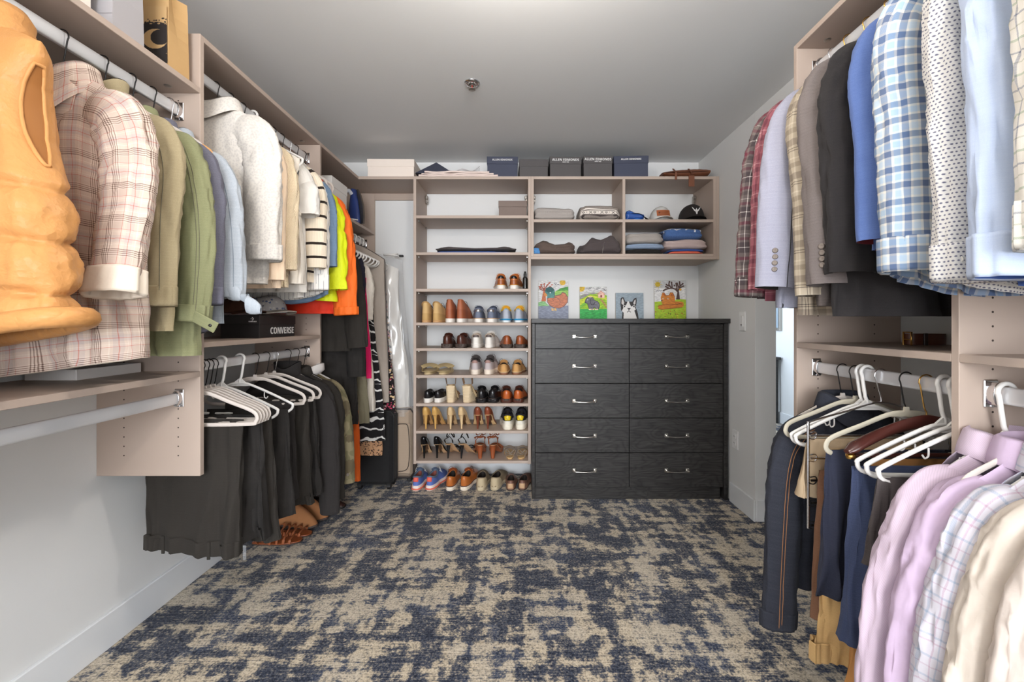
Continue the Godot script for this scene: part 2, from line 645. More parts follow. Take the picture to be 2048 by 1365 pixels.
# ---------------------------------------------------------------- room
func build_room() -> void:
	# carpet: one sheet with thickness, its texture laid in metres
	var g := Geo.new()
	var nx := 24
	var nz := 40
	var rows := []
	for r in nz + 1:
		var row := PackedVector3Array()
		for c in nx + 1:
			row.append(V(lerpf(-1.6, 3.1, float(c) / nx), 0, lerpf(WF + 0.15, -6.7, float(r) / nz)))
		rows.append(row)
	g.grid(rows)
	var t2 := PackedVector2Array()
	for i in g.v.size():
		g.t[i] = Vector2(g.v[i].x + 1.7, g.v[i].z + 7.0)
	g.slab(-1.6, 3.1, -0.1, -0.004, WF + 0.15, -6.7)
	for i in g.t.size():
		t2.append(g.t[i])
	var a := []
	a.resize(Mesh.ARRAY_MAX)
	a[Mesh.ARRAY_VERTEX] = g.v
	a[Mesh.ARRAY_NORMAL] = g.n
	a[Mesh.ARRAY_TEX_UV] = g.t
	a[Mesh.ARRAY_TEX_UV2] = t2
	a[Mesh.ARRAY_INDEX] = g.ix
	var am := ArrayMesh.new()
	am.add_surface_from_arrays(Mesh.PRIMITIVE_TRIANGLES, a)
	var fl := MeshInstance3D.new()
	fl.name = "floor"
	fl.mesh = am
	fl.material_override = M.carpet
	fl.set_meta("kind", "structure")
	fl.set_meta("label", "navy and sand distressed pattern carpet")
	add_child(fl)

	struct("ceiling", Geo.new().slab(-1.6, 3.1, CEIL, CEIL + 0.1, WF + 0.15, -6.7), M.ceiling)
	struct("wall_left", Geo.new().slab(WL - 0.12, WL, 0, CEIL, WF + 0.12, WB - 0.12), M.wall)
	struct("wall_back", Geo.new().slab(WL, WR, 0, CEIL, WB, WB - 0.12), M.wall)
	struct("wall_front", Geo.new().slab(WL, 2.98, 0, CEIL, WF, WF + 0.12), M.wall)
	# the wall with the doorway, in its two lengths and the head above
	struct("wall_right", Geo.new().slab(WR, WR + 0.12, 0, CEIL, -2.57, WB - 0.12), M.wall)
	struct("wall_right", Geo.new().slab(WR, WR + 0.12, 0, CEIL, WF, -1.62), M.wall)
	struct("wall_right", Geo.new().slab(WR, WR + 0.12, 2.2, CEIL, -1.62, -2.57), M.wall)
	struct("wall_hall", Geo.new().slab(2.96, 3.08, 0, CEIL, WF, -6.6), M.wall)
	struct("wall_hall", Geo.new().slab(WR, 3.08, 0, CEIL, -6.5, -6.62), M.wall)
	struct("wall_hall", Geo.new().slab(WR + 0.0, WR + 0.12, 0, CEIL, WB - 0.12, -6.5), M.wall)
	var bh := 0.125
	var bt := 0.014
	struct("baseboard_left", Geo.new().slab(WL, WL + bt, 0, bh, WF, WB, 0.003), M.trim)
	struct("baseboard_back", Geo.new().slab(WL + bt, WR - bt, 0, bh, WB + bt, WB, 0.003), M.trim)
	struct("baseboard_right", Geo.new().slab(WR - bt, WR, 0, bh, -2.57 + bt, -2.86, 0.003), M.trim)
	struct("baseboard_doorway", Geo.new().slab(WR, WR + 0.12, 0, bh, -2.57, -2.57 + bt, 0.003), M.trim)
	struct("baseboard_right", Geo.new().slab(WR - bt, WR, 0, bh, WF, -1.62, 0.003), M.trim)
	struct("baseboard_hall", Geo.new().slab(2.96 - bt, 2.96, 0, bh, WF, -6.5, 0.003), M.trim)
	struct("baseboard_hall", Geo.new().slab(WR + 0.12, 2.94, 0, bh, -6.5 + bt, -6.5, 0.003), M.trim)
	# windows out of view, one behind the camera and one in the next room
	for w in [[-0.1, 1.35, WF, 2.3, 1.8], [WR + 0.12, 1.45, -4.9, 1.4, 1.4]]:
		var o := Node3D.new()
		o.name = "window_1" if w[0] < 1 else "window_2"
		if w[0] > 1:
			o.rotation.y = -PI / 2
		o.set_meta("kind", "structure")
		add_child(o)
		o.position = V(w[0], w[1], w[2])
		part(o, "pane", Geo.new().box(V(0, 0, -0.012), V(w[3], w[4], 0.01)), M.daylight)
		var f := Geo.new()
		for s in [-1, 1]:
			f.box(V(s * (w[3] / 2 + 0.03), 0, -0.015), V(0.06, w[4] + 0.12, 0.03), 0.003)
			f.box(V(0, s * (w[4] / 2 + 0.03), -0.015), V(w[3], 0.06, 0.03), 0.003)
		part(o, "window_frame", f, M.trim)
	# the two globe lamps
	for at in [V(0.0, CEIL, -1.15), V(0.0, CEIL, 1.6)]:
		var o := thing("ceiling_light", "small globe lamp on a short stem %s" % ("above the middle of the carpet" if at.z < 0 else "behind the camera"), "ceiling lamp", at)
		part(o, "canopy", Geo.new().lathe([[0.0, 0.0], [0.05, 0.0], [0.05, -0.008], [0.02, -0.02], [0.006, -0.024], [0.006, -0.18], [0.024, -0.182], [0.026, -0.192]], V(0, 0, 0), 24), M.nickel)
		var pr := []
		for k in 13:
			var an := PI * (0.14 + 0.86 * k / 12.0)
			pr.append([sin(an) * 0.054, -0.23 + cos(an) * 0.054])
		part(o, "bulb", Geo.new().lathe(pr, V(0, 0, 0), 24), M.lamp)
	# fire sprinkler
	var sp := thing("ceiling_sprinkler", "small chrome fire sprinkler on the ceiling", "sprinkler", V(-0.242, CEIL, -2.256))
	part(sp, "flange", Geo.new().lathe([[0.0, -0.001], [0.039, -0.001], [0.04, -0.004], [0.034, -0.009], [0.02, -0.011], [0.017, -0.004], [0.0, -0.004]], V(0, 0, 0), 28), M.chrome)
	var fr := Geo.new()
	fr.tube([V(0, 0, 0), V(0, -0.016, 0)], 0.009, 12)
	for s in [-1, 1]:
		fr.tube(curve([V(s * 0.006, -0.012, 0), V(s * 0.012, -0.022, 0), V(s * 0.003, -0.036, 0)], 5), 0.0022, 6)
	part(sp, "frame", fr, M.steel)
	part(sp, "bulb", Geo.new().tube([V(0, -0.014, 0), V(0, -0.034, 0)], 0.0022, 8), mat(col(190, 60, 50), 0.2))
	var df := Geo.new().lathe([[0.0, -0.0365], [0.017, -0.0365], [0.0175, -0.038], [0.0, -0.038]], V(0, 0, 0), 20)
	part(sp, "deflector", df, M.steel)
	# wall plates beside the dresser
	var sw := thing("light_switch", "white rocker light switch on the wall above the dresser's end", "light switch", V(WR, 1.15, -2.71))
	part(sw, "plate", Geo.new().box(V(-0.0035, 0, 0), V(0.007, 0.118, 0.074), 0.003), M.switch)
	part(sw, "rocker", Geo.new().box(V(-0.008, 0, 0), V(0.006, 0.068, 0.034), 0.002), M.switch)
	part(sw, "indicator", Geo.new().box(V(-0.0115, -0.022, 0), V(0.002, 0.006, 0.012), 0.0005), M.black)
	var ou := thing("wall_outlet", "white duplex power outlet low on the wall by the dresser", "outlet", V(WR, 0.41, -2.8))
	part(ou, "plate", Geo.new().box(V(-0.0035, 0, 0), V(0.007, 0.118, 0.074), 0.003), M.switch)
	for s in [-1, 1]:
		var fc := part(ou, "socket", Geo.new().box(V(-0.008, s * 0.02, 0), V(0.004, 0.03, 0.034), 0.0015), M.switch)
		var sl := Geo.new()
		for q in [-1, 1]:
			sl.box(V(-0.0101, s * 0.02, q * 0.006), V(0.0008, 0.009, 0.002), 0.0002)
		part(fc, "slots", sl, M.black)
	# what shows through the doorway
	var dk := thing("console_table", "dark narrow table seen through the doorway", "table", V(2.73, 0, -5.68))
	part(dk, "table_top", Geo.new().box(V(0, 0.735, 0), V(0.42, 0.03, 1.3), 0.003), M.oak)
	for sx in [-0.18, 0.18]:
		for sz in [-0.6, 0.6]:
			part(dk, "leg", Geo.new().box(V(sx, 0.3625, sz), V(0.035, 0.725, 0.035), 0.002), M.oak)
	var pf := thing("picture_frame", "grey metal frame hung on the hall wall through the doorway", "frame", V(2.96, 1.4, -5.46))
	var pg := Geo.new()
	for s in [-1, 1]:
		pg.box(V(-0.015, 0, s * 0.4), V(0.03, 0.7, 0.03), 0.002)
		pg.box(V(-0.015, s * 0.335, 0), V(0.03, 0.03, 0.77), 0.002)
	part(pf, "frame", pg, M.steel)
	part(pf, "print", Geo.new().box(V(-0.006, 0, 0), V(0.008, 0.64, 0.77), 0.001), mat(col(150, 165, 178), 0.6))

# ---------------------------------------------------------------- closet units
# shelf-pin holes in two columns on both faces of an upright board standing across z
func pin_holes(o: Node3D, xs: Array, z: float, y0: float, y1: float) -> void:
	var g := Geo.new()
	for x in xs:
		var y := y0
		while y < y1:
			for s in [-1, 1]:
				g.tube([V(x, y, z + s * (TH / 2 + 0.0003)), V(x, y, z + s * (TH / 2 - 0.003))], 0.0027, 6)
			y += 0.032
	stuff(part(o, "peg_holes", g, M.hole))

func rod(o: Node3D, x: float, y: float, z0: float, z1: float) -> void:
	# oval rail with fine ribs, carried by a cup at each end
	var g := Geo.new()
	var rows := []
	for z in [z0, z1]:
		var row := PackedVector3Array()
		for k in 40:
			var a := TAU * k / 40
			var rr := 1.0 + (0.018 if k % 2 == 0 else 0.0)
			row.append(V(x + 0.0085 * signf(cos(a)) * pow(absf(cos(a)), 0.6) * rr, y + 0.019 * signf(sin(a)) * pow(absf(sin(a)), 0.8) * rr, z))
		rows.append(row)
	g.grid(rows, true)
	var r := part(o, "closet_rod", g, M.rod)
	for e in [z0, z1]:
		var s := signf((z0 + z1) / 2 - e)
		var c := Geo.new()
		c.box(V(x, y, e + s * 0.0025), V(0.032, 0.062, 0.005), 0.002)
		var cup := []
		for q in [[0.0135, 0.026, 0.0], [0.0135, 0.026, 0.02], [0.0105, 0.0225, 0.02]]:
			var row := PackedVector3Array()
			for k in 20:
				var a := TAU * k / 20
				row.append(V(x + q[0] * cos(a), y + q[1] * sin(a), e + s * q[2]))
			cup.append(row)
		c.grid(cup, true)
		c.tube([V(x, y - 0.028, e + s * 0.004), V(x, y - 0.028, e + s * 0.007)], 0.003, 8)
		part(r, "rod_socket", c, M.chrome)

# upright boards and shelves along a side wall; x0 the wall, x1 the front edge
func side_unit(called: String, label: String, x0: float, x1: float, zs: Array, boards: Array, rods: Array, rodx: float, bottom := 0.617) -> Node3D:
	var o := thing(called, label, "closet unit")
	for z in zs:
		part(o, "side_panel", Geo.new().slab(x0, x1, bottom, TOP, z - TH / 2, z + TH / 2, 0.0012), M.taupe)
		var w := x1 - x0
		pin_holes(o, [x1 - signf(w) * 0.075, x0 + signf(w) * 0.095], z, bottom + 0.07, TOP - 0.08)
	for b in boards:
		part(o, b[3] if b.size() > 3 else "shelf", Geo.new().slab(x0, x1, b[0] - TH, b[0], b[1], b[2], 0.0012), M.taupe)
		# cam fittings under the board
		var g := Geo.new()
		for z in [b[1] - 0.05, b[2] + 0.05]:
			for x in [x0 + (x1 - x0) * 0.3, x0 + (x1 - x0) * 0.8]:
				g.lathe([[0.0, -0.002], [0.011, -0.002], [0.012, 0.0005]], V(x, b[0] - TH, z), 12)
		part(o, "cam_fitting", g, M.steel)
	for r in rods:
		rod(o, rodx, r[0], r[1], r[2])
	return o

func build_units() -> void:
	var h := TH / 2
	side_unit("closet_unit", "taupe hanging unit with two rods behind the orange puffer vest", WL, FL, [-0.63], [[1.947, -0.63 - h, -1.54 + h], [0.976, -0.63 - h, -1.54 + h]], [[1.865, -0.63 - h, -1.54 + h], [0.885, -0.63 - h, -1.54 + h]], RODL)
	side_unit("closet_unit", "taupe double-rod closet unit with the black shoe box on its shelf", WL, FL, [-1.54, -2.455], [[TOP, -1.54 - h, -2.455 + h, "top_board"], [1.075, -1.54 - h, -2.455 + h]], [[2.04, -1.54 - h, -2.455 + h], [0.985, -1.54 - h, -2.455 + h]], RODL)
	var c := side_unit("closet_unit", "taupe long-hang corner unit with the steam iron on its shelf", WL, FL, [], [[TOP, -2.455 - h, WB + 0.002, "top_board"], [1.82, -2.455 - h, WB + 0.022]], [[1.735, -2.455 - h, WB + 0.022]], RODL)
	part(c, "end_panel", Geo.new().slab(WL, FL, 0.617, TOP - TH, WB + 0.002, WB + 0.021), M.taupe)
	var k := thing("corner_shelf", "taupe bridging shelf in the corner under the white box", "shelf")
	part(k, "board", Geo.new().slab(FL, -0.722, TOP - TH, TOP, -3.03, WB + 0.002), M.taupe)
	part(k, "cleat", Geo.new().slab(FL, -0.722, TOP - TH - 0.05, TOP - TH, WB + 0.002, WB + 0.02), M.taupe)
	# across from it
	side_unit("closet_unit", "taupe double-rod closet unit with the coiled belt on its shelf", WR, FR, [-1.595], [[TOP, -1.009 - h, -1.595 + h, "top_board"], [1.073, -1.009 - h, -1.595 + h]], [[2.04, -1.009 - h, -1.595 + h], [0.985, -1.009 - h, -1.595 + h]], RODR)
	side_unit("closet_unit", "taupe closet unit holding the white and lilac dress shirts", WR, FR, [-1.009, -0.1], [[TOP, -0.1 - h, -1.009 + h, "top_board"], [1.073, -0.1 - h, -1.009 + h]], [[2.04, -0.1 - h, -1.009 + h], [0.985, -0.1 - h, -1.009 + h]], RODR)
	# shoe shelves on the far wall
	var z0 := -3.03
	var z1 := WB + 0.002
	var s := thing("shoe_shelf_unit", "tall taupe shoe shelf unit beside the dark dresser", "shelf unit")
	for x in [-0.7135, 0.0645]:
		part(s, "side_panel", Geo.new().slab(x - 0.0095, x + 0.0095, 0.182, TOP, z0, z1), M.taupe)
	for y in [TOP, 1.869, 1.619, 1.371, 1.142, 0.968, 0.785, 0.593, 0.408, 0.205]:
		part(s, "top_board" if y == TOP else "shelf", Geo.new().slab(-0.704, 0.055, y - TH, y, z0, z1), M.taupe)
	var hg := Geo.new()
	for y in [1.35, 1.12, 0.95, 0.765, 0.573, 1.6, 1.85]:
		for sx in [[-0.704, 1.0], [0.055, -1.0]]:
			for z in [-3.09, -3.33]:
				hg.box(V(sx[0] + sx[1] * 0.006, y - 0.006, z), V(0.012, 0.014, 0.016), 0.003)
	part(s, "shelf_clip", hg, M.steel)
	hang_bracket(s, -0.704, 1)
	hang_bracket(s, 0.055, -1)
	# open cubbies over the dresser
	var u := thing("wall_cubby", "taupe open wall cabinet of four cubbies above the dresser", "wall cabinet")
	part(u, "side_panel", Geo.new().slab(0.0745, 0.0935, 1.59, TOP, z0, z1), M.taupe)
	part(u, "divider", Geo.new().slab(0.695, 0.714, 1.609, TOP - TH, z0, z1), M.taupe)
	part(u, "side_panel", Geo.new().slab(1.31, 1.329, 1.59, TOP, z0, z1), M.taupe)
	part(u, "filler", Geo.new().slab(1.3295, WR - 0.001, 1.571, TOP, z0, z0 - 0.02), M.taupe)
	part(u, "top_board", Geo.new().slab(0.0935, 1.31, TOP - TH, TOP, z0, z1), M.taupe)
	part(u, "shelf", Geo.new().slab(0.0935, 0.695, 1.823, 1.842, z0, z1), M.taupe)
	part(u, "shelf", Geo.new().slab(0.714, 1.31, 1.823, 1.842, z0, z1), M.taupe)
	part(u, "bottom_board", Geo.new().slab(0.0935, 1.31, 1.59, 1.609, z0, z1), M.taupe)
	part(u, "base_board", Geo.new().slab(0.0745, 1.329, 1.571, 1.5898, z0, z1), M.taupe)
	hang_bracket(u, 0.0935, 1)
	hang_bracket(u, 1.31, -1)

func hang_bracket(o: Node3D, x: float, s: int) -> void:
	var g := Geo.new()
	g.box(V(x + s * 0.008, TOP - 0.075, -3.345), V(0.016, 0.06, 0.035), 0.003)
	g.box(V(x + s * 0.012, TOP - 0.065, -3.322), V(0.02, 0.022, 0.02), 0.003)
	g.tube([V(x + s * 0.016, TOP - 0.09, -3.315), V(x + s * 0.016, TOP - 0.09, -3.335)], 0.006, 8)
	part(o, "hanging_bracket", g, M.steel)

func build_dresser() -> void:
	var zf := -2.885
	var d := thing("dresser", "charcoal oak dresser of ten drawers under the four paintings", "dresser", V(0.71, 0, -3.13))
	var B := func(x0, x1, y0, y1, za, zb, b := 0.0015) -> Geo:
		return Geo.new().slab(x0 - 0.71, x1 - 0.71, y0, y1, za + 3.13, zb + 3.13, b)
	part(d, "side_panel", B.call(0.078, 0.097, 0.0, 1.137, zf - 0.004, -3.366), M.oak2)
	part(d, "side_panel", B.call(1.312, 1.338, 0.0, 1.137, zf + 0.012, -3.366), M.oak2)
	part(d, "back_panel", B.call(0.097, 1.312, 0.08, 1.137, -3.35, -3.366), M.oak)
	part(d, "carcass", B.call(0.097, 1.312, 0.09, 1.137, zf - 0.03, -3.35), M.black)
	part(d, "top", B.call(0.074, 1.3505, 1.138, 1.167, zf + 0.02, -3.37, 0.002), M.oak)
	part(d, "toe_kick", B.call(0.097, 1.295, 0.0, 0.078, zf - 0.006, zf - 0.026), M.oak2)
	var rows := [[0.975, 1.131], [0.751, 0.971], [0.527, 0.747], [0.303, 0.523], [0.079, 0.299]]
	var k := 0
	for x in [[0.0985, 0.7035], [0.7065, 1.3105]]:
		for r in rows:
			var dr := part(d, "drawer", B.call(x[0], x[1], r[0], r[1], zf, zf - 0.02), [M.oak, M.oak3, M.oak2][k % 3])
			k += 1
			var cx: float = (x[0] + x[1]) / 2 - 0.71 + (0.015 if k <= 5 else 0.003)
			var cy: float = (r[0] + r[1]) / 2
			var z := zf + 3.13
			var g := Geo.new()
			for s in [-1, 1]:
				g.box(V(cx + s * 0.068, cy, z + 0.0045), V(0.024, 0.026, 0.009), 0.003)
				g.tube([V(cx + s * 0.066, cy, z + 0.004), V(cx + s * 0.066, cy - 0.002, z + 0.026)], 0.006, 8)
				g.box(V(cx + s * 0.066, cy - 0.002, z + 0.026), V(0.016, 0.013, 0.012), 0.003)
			g.tube(curve([V(cx - 0.066, cy - 0.002, z + 0.027), V(cx - 0.02, cy - 0.005, z + 0.03), V(cx + 0.02, cy - 0.005, z + 0.03), V(cx + 0.066, cy - 0.002, z + 0.027)], 4), 0.0042, 8)
			part(dr, "handle", g, M.nickel)

# ---------------------------------------------------------------- hangers
# Every hanger hangs over its rod: s is +1 for the rods on the left wall, -1 for those on the right (which way the aisle lies).
func hanger(kind: String, x: float, rody: float, z: float, s: float, label: String, yaw := 0.0, group := "", wire: Material = null) -> Node3D:
	var neck := -0.085 if kind != "tubular" else -0.09
	var k0 := 0.74 if label.contains(" inside ") else 1.0   # shorter shoulders where a garment covers them
	var o := thing("clothes_hanger" if kind != "wooden" else "wooden_hanger", label, "hanger", V(x, rody, z), group)
	o.rotation.y = yaw
	var top := 0.0215
	var body: Material = M.velvet
	if kind == "tubular":
		body = M.plastic
	elif kind == "wooden":
		body = M.mahogany
	elif kind == "olive":
		body = M.velvet_olive
	elif kind == "pine":
		body = M.pine
	elif kind == "grey":
		body = M.velvet_grey
	var w := wire
	if w == null:
		w = M.gold if kind == "wooden" else (M.chrome if kind == "pine" else M.black_wire)
	# hook: over the rod, open towards the wall
	var hp := []
	var r := 0.0018 if kind != "tubular" else 0.005
	var hr := 0.019
	for k in 11:
		var a := deg_to_rad(lerpf(205, -35, k / 10.0))
		hp.append(V(s * cos(a) * hr, top - hr + r + sin(a) * (hr if sin(a) > 0 else hr * 1.0), 0))
	hp.append(V(s * 0.006, neck + 0.024, 0))
	hp.append(V(0, neck + 0.012, 0))
	hp.append(V(0, neck - 0.004, 0))
	hp = curve(hp, 2)
	if kind == "tubular":
		# hook, arms and bar in one moulding
		var g := Geo.new()
		g.tube(hp, r, 10)
		part(o, "hook", g, body)
		var fr := Geo.new()
		var arms := [V(-0.168, neck - 0.128, 0), V(-0.205, neck - 0.118, 0), V(-0.216, neck - 0.1, 0), V(-0.2, neck - 0.084, 0), V(-0.06, neck - 0.018, 0), V(0, neck - 0.004, 0), V(0.06, neck - 0.018, 0), V(0.2, neck - 0.084, 0), V(0.216, neck - 0.1, 0), V(0.205, neck - 0.118, 0), V(0.168, neck - 0.128, 0)]
		arms.append(V(0, neck - 0.13, 0))
		arms.append(arms[0])
		for i in arms.size():
			arms[i].x *= k0
		fr.tube(curve(arms, 5), 0.0054, 8)
		part(o, "frame", fr, body)
		var nb := Geo.new()
		nb.prism(PackedVector2Array([Vector2(-0.04, neck - 0.016), Vector2(0.04, neck - 0.016), Vector2(0.006, neck + 0.014), Vector2(-0.006, neck + 0.014)]), -0.003, 0.003)
		for q in [-1, 1]:
			nb.tube(curve([V(q * 0.1, neck - 0.043, 0), V(q * 0.1, neck - 0.062, 0), V(q * 0.108, neck - 0.068, 0), V(q * 0.114, neck - 0.06, 0)], 4), 0.0022, 6)
		part(o, "strap_hooks", nb, body)
		return o
	part(o, "hook", Geo.new().tube(hp, r, 8), w)
	if kind == "chrome":
		return o
	var g := Geo.new()
	if kind == "wooden" or kind == "pine":
		# broad contoured shoulders
		var rows := []
		for k in 25:
			var u := lerpf(-1, 1, k / 24.0)
			var au := absf(u)
			var y := neck - 0.012 - 0.075 * pow(au, 1.5)
			var hh := 0.017 - 0.004 * au
			var th := (0.007 + 0.014 * smoothstep(0.25, 0.95, au)) * (1.0 if kind == "wooden" else 0.5)
			if k == 0 or k == 24:
				hh *= 0.4
				th *= 0.5
			var row := PackedVector3Array()
			for q in 14:
				var a := TAU * q / 14
				row.append(V(u * 0.215 * k0, y + sin(a) * hh, cos(a) * th + 0.012 * au * au))
			rows.append(row)
		g.grid(rows, true)
		g.fan(rows[0], V(-1, 0, 0))
		g.fan(rows[24], V(1, 0, 0))
		part(o, "shoulder_bar", g, body)
		if kind == "wooden" and k0 == 1.0:
			part(o, "trouser_bar", Geo.new().tube([V(-0.19, neck - 0.098, 0.006), V(0.19, neck - 0.098, 0.006)], 0.006, 10), body)
			var gc := Geo.new()
			for q in [-1, 1]:
				gc.tube(curve([V(q * 0.19, neck - 0.1, 0.006), V(q * 0.196, neck - 0.085, 0.008), V(q * 0.19, neck - 0.062, 0.01)], 4), 0.0022, 6)
				gc.lathe([[0.0, -0.008], [0.011, -0.006], [0.012, 0.004], [0.0, 0.007]], V(q * 0.2, neck - 0.1, 0.006), 10)
			part(o, "brass_clip", gc, M.gold)
		return o
	# slim flocked: a thin flat loop
	var path := [V(-0.19, neck - 0.115, 0), V(-0.212, neck - 0.107, 0), V(-0.218, neck - 0.09, 0), V(-0.2, neck - 0.068, 0), V(-0.12, neck - 0.036, 0), V(-0.05, neck - 0.008, 0), V(0, neck - 0.002, 0), V(0.05, neck - 0.008, 0), V(0.12, neck - 0.036, 0), V(0.2, neck - 0.068, 0), V(0.218, neck - 0.09, 0), V(0.212, neck - 0.107, 0), V(0.19, neck - 0.115, 0), V(0, neck - 0.118, 0), V(-0.19, neck - 0.115, 0)]
	for i in path.size():
		path[i].x *= k0
	g.tube(curve(path, 4), 0.007, 8, true, 0.42)
	part(o, "shoulder_loop", g, body)
	var st := Geo.new()
	st.prism(PackedVector2Array([Vector2(-0.05, neck - 0.012), Vector2(0.05, neck - 0.012), Vector2(0.008, neck + 0.001), Vector2(0.0055, neck + 0.014), Vector2(-0.0055, neck + 0.014), Vector2(-0.008, neck + 0.001)]), -0.0028, 0.0028)
	part(o, "neck", st, body)
	return o

# ---------------------------------------------------------------- clothes
# A garment hung from a rod. Keys (metres): x, z the hook; s which way the aisle lies; top the neck point; hem; sw shoulder half-width;
# hw hem half-width; th half thickness; drop shoulder slope; tilt how much lower the wall side of the hem hangs; amp fold depth;
# cuff height of the sleeve end (0 none); sx how far the cuff stands out from the rod; sz how far it swings towards the camera.
func garment(called: String, label: String, category: String, p: Dictionary, m: Material, group := "") -> Node3D:
	var s: float = p.s
	var top: float = p.top
	var hem: float = p.hem
	var o := thing(called, label, category, V(p.x, hem, p.z), group)
	o.rotation.y = p.get("yaw", 0.0)
	var H := top - hem
	var sw: float = p.get("sw", 0.2)
	var hw: float = p.get("hw", sw + 0.015)
	var th: float = p.get("th", 0.035)
	var drop: float = p.get("drop", 0.075)
	if p.get("cuff", 0.0) > 0.0:
		sw *= 0.86
		drop *= 1.15
		if s > 0:
			p.sx = p.get("sx", 0.245) - (0.045 if p.z > -2.45 else 0.03)
			hw -= 0.02
	var tilt: float = p.get("tilt", 0.0)
	var amp: float = p.get("amp", 0.012)
	var sd: float = p.get("seed", 1) * 13.7
	var tail: float = p.get("tail", 0.0)
	var nr: float = p.get("neck", 0.07)
	var nd: float = p.get("scoop", 0.03)
	var puff: float = p.get("puff", 0.0)
	var pitch: float = p.get("pitch", 0.1)
	var wav: float = p.get("waves", 5.0)
	var N := 84
	var R := int(p.get("rows", 40))
	var hole: float = p.get("armhole", 0.0)
	var rows := []
	for r in R + 1:
		var t := float(r) / R
		var e := t
		var w := lerpf(hw, sw, smoothstep(0.0, 1.0, t))
		if hole > 0.0 and t > 0.5:
			w -= hole * sin(clampf((t - 0.5) / 0.44, 0, 1) * PI)
		var d := th * sqrt(maxf(0.0, 1.0 - pow(t, 5.0))) + 0.011 * t
		d *= lerpf(0.8, 1.0, smoothstep(0.0, 0.35, t))
		var row := PackedVector3Array()
		for k in N:
			var a := TAU * k / N
			var ca := cos(a)
			var sa := sin(a)
			var x := w * signf(ca) * pow(absf(ca), 0.8)
			var z := d * signf(sa) * pow(absf(sa), 0.75)
			var q := clampf(absf(x) / sw, 0, 1.2)
			var ysh := H - drop * pow(q, 1.35)
			if absf(x) < nr:
				ysh -= (nd if sa > 0 else nd * 0.3) * (1.0 - pow(absf(x) / nr, 2.0))
			var yh := -tilt * (0.5 - x / (2.0 * hw)) + tail * pow(clampf(absf(x) / hw, 0, 1), 2.0)
			var y := lerpf(yh, ysh, e)
			# folds hang down from the shoulders and deepen to the hem
			var fa := amp * (1.0 - 0.75 * t) * (0.4 + 0.6 * absf(sa))
			var f := sin(x / hw * wav + sd + wrinkle.get_noise_2d(sd, y * 1.6) * 2.6 + (1.7 if sa < 0 else 0.0))
			f += 1.3 - 4.2 * absf(wrinkle.get_noise_3d(x * 7.0 + sd, y * 1.5, sa * 1.2))
			f += 0.8 * wrinkle.get_noise_3d(x * 9.0 + sd, y * 2.6, sa * 1.4)
			f += 0.5 - 1.6 * absf(wrinkle.get_noise_3d(x * 16.0 - sd + y * 6.0, y * 8.0, sa * 2.0))
			z += fa * f
			x += s * amp * 0.5 * wrinkle.get_noise_2d(y * 5.0 + sd, sa * 1.5)
			if puff > 0.0:
				var b := pow(absf(sin(PI * (y + x * 0.15 * s + 0.03) / pitch)), 0.45) - 0.65
				b += 0.35 * wrinkle.get_noise_3d(x * 12.0 + sd, y * 14.0, sa * 2.0)
				b -= 0.7 * maxf(0.0, 0.35 - absf(sin(PI * (y + x * 0.15 * s + 0.03) / pitch))) * absf(sin(x * 150.0 + sd * y))
				b *= 1.0 if hole <= 0.0 else 1.0 - 0.85 * smoothstep(0.42, 0.55, t)
				z += signf(sa) * puff * b * minf(1.0, absf(sa) * 2.0) * (1.0 - pow(t, 6.0))
				x += signf(ca) * puff * b * absf(ca) * (1.0 - pow(t, 6.0))
			row.append(V(s * x, y, z))
		rows.append(row)
	var g := Geo.new()
	g.grid(rows, true)
	var body := part(o, p.get("body", "body"), g, m)
	if hole > 0.0:
		# armholes: a dark gap between front and back with a bound edge
		for side in [0, N / 2]:
			var st := []
			var ea := []
			var eb := []
			for r in range(int(R * 0.56), int(R * 0.93), 1):
				var u := (float(r) / R - 0.56) / 0.37
				var wd: float = 0.15 + p.get("gap", 4.0) * pow(sin(PI * clampf(u, 0.0, 1.0)), 0.6)
				var row := PackedVector3Array()
				for c in 9:
					var kk: float = side + wd * (c / 4.0 - 1.0)
					var i0 := int(floor(kk))
					var q: Vector3 = rows[r][posmod(i0, N)].lerp(rows[r][posmod(i0 + 1, N)], kk - i0)
					row.append(q + V(signf(q.x) * 0.002, 0, signf(q.z) * 0.002))
				st.append(row)
				ea.append(row[0])
				eb.append(row[8])
			part(o, "armhole", Geo.new().grid(st), p.get("hole_mat", M.black))
			eb.reverse()
			ea.append_array(eb)
			ea.append(ea[0])
			part(o, "armhole_binding", Geo.new().tube(ea, p.get("binding", 0.005), 8), m)
	# a folded hem shows the cloth's thickness
	var hemg := Geo.new()
	var inn := PackedVector3Array()
	var inn2 := PackedVector3Array()
	for q in rows[0]:
		var c: Vector3 = q
		inn.append(V(c.x * 0.985, c.y + 0.001, c.z * 0.9))
		inn2.append(V(c.x * 0.95, c.y + 0.02, c.z * 0.6))
	hemg.grid([rows[0], inn, inn2], true)
	part(o, "lining" if p.has("lining") else "hem", hemg, p.get("lining", m))
	# sleeves
	if p.get("cuff", 0.0) > 0.0:
		for side in [1, -1]:
			sleeve(o, p, m, side, sw, H, drop, hem)
	if p.has("collar"):
		collar(o, p, p.get("collar_mat", m), H, nr)
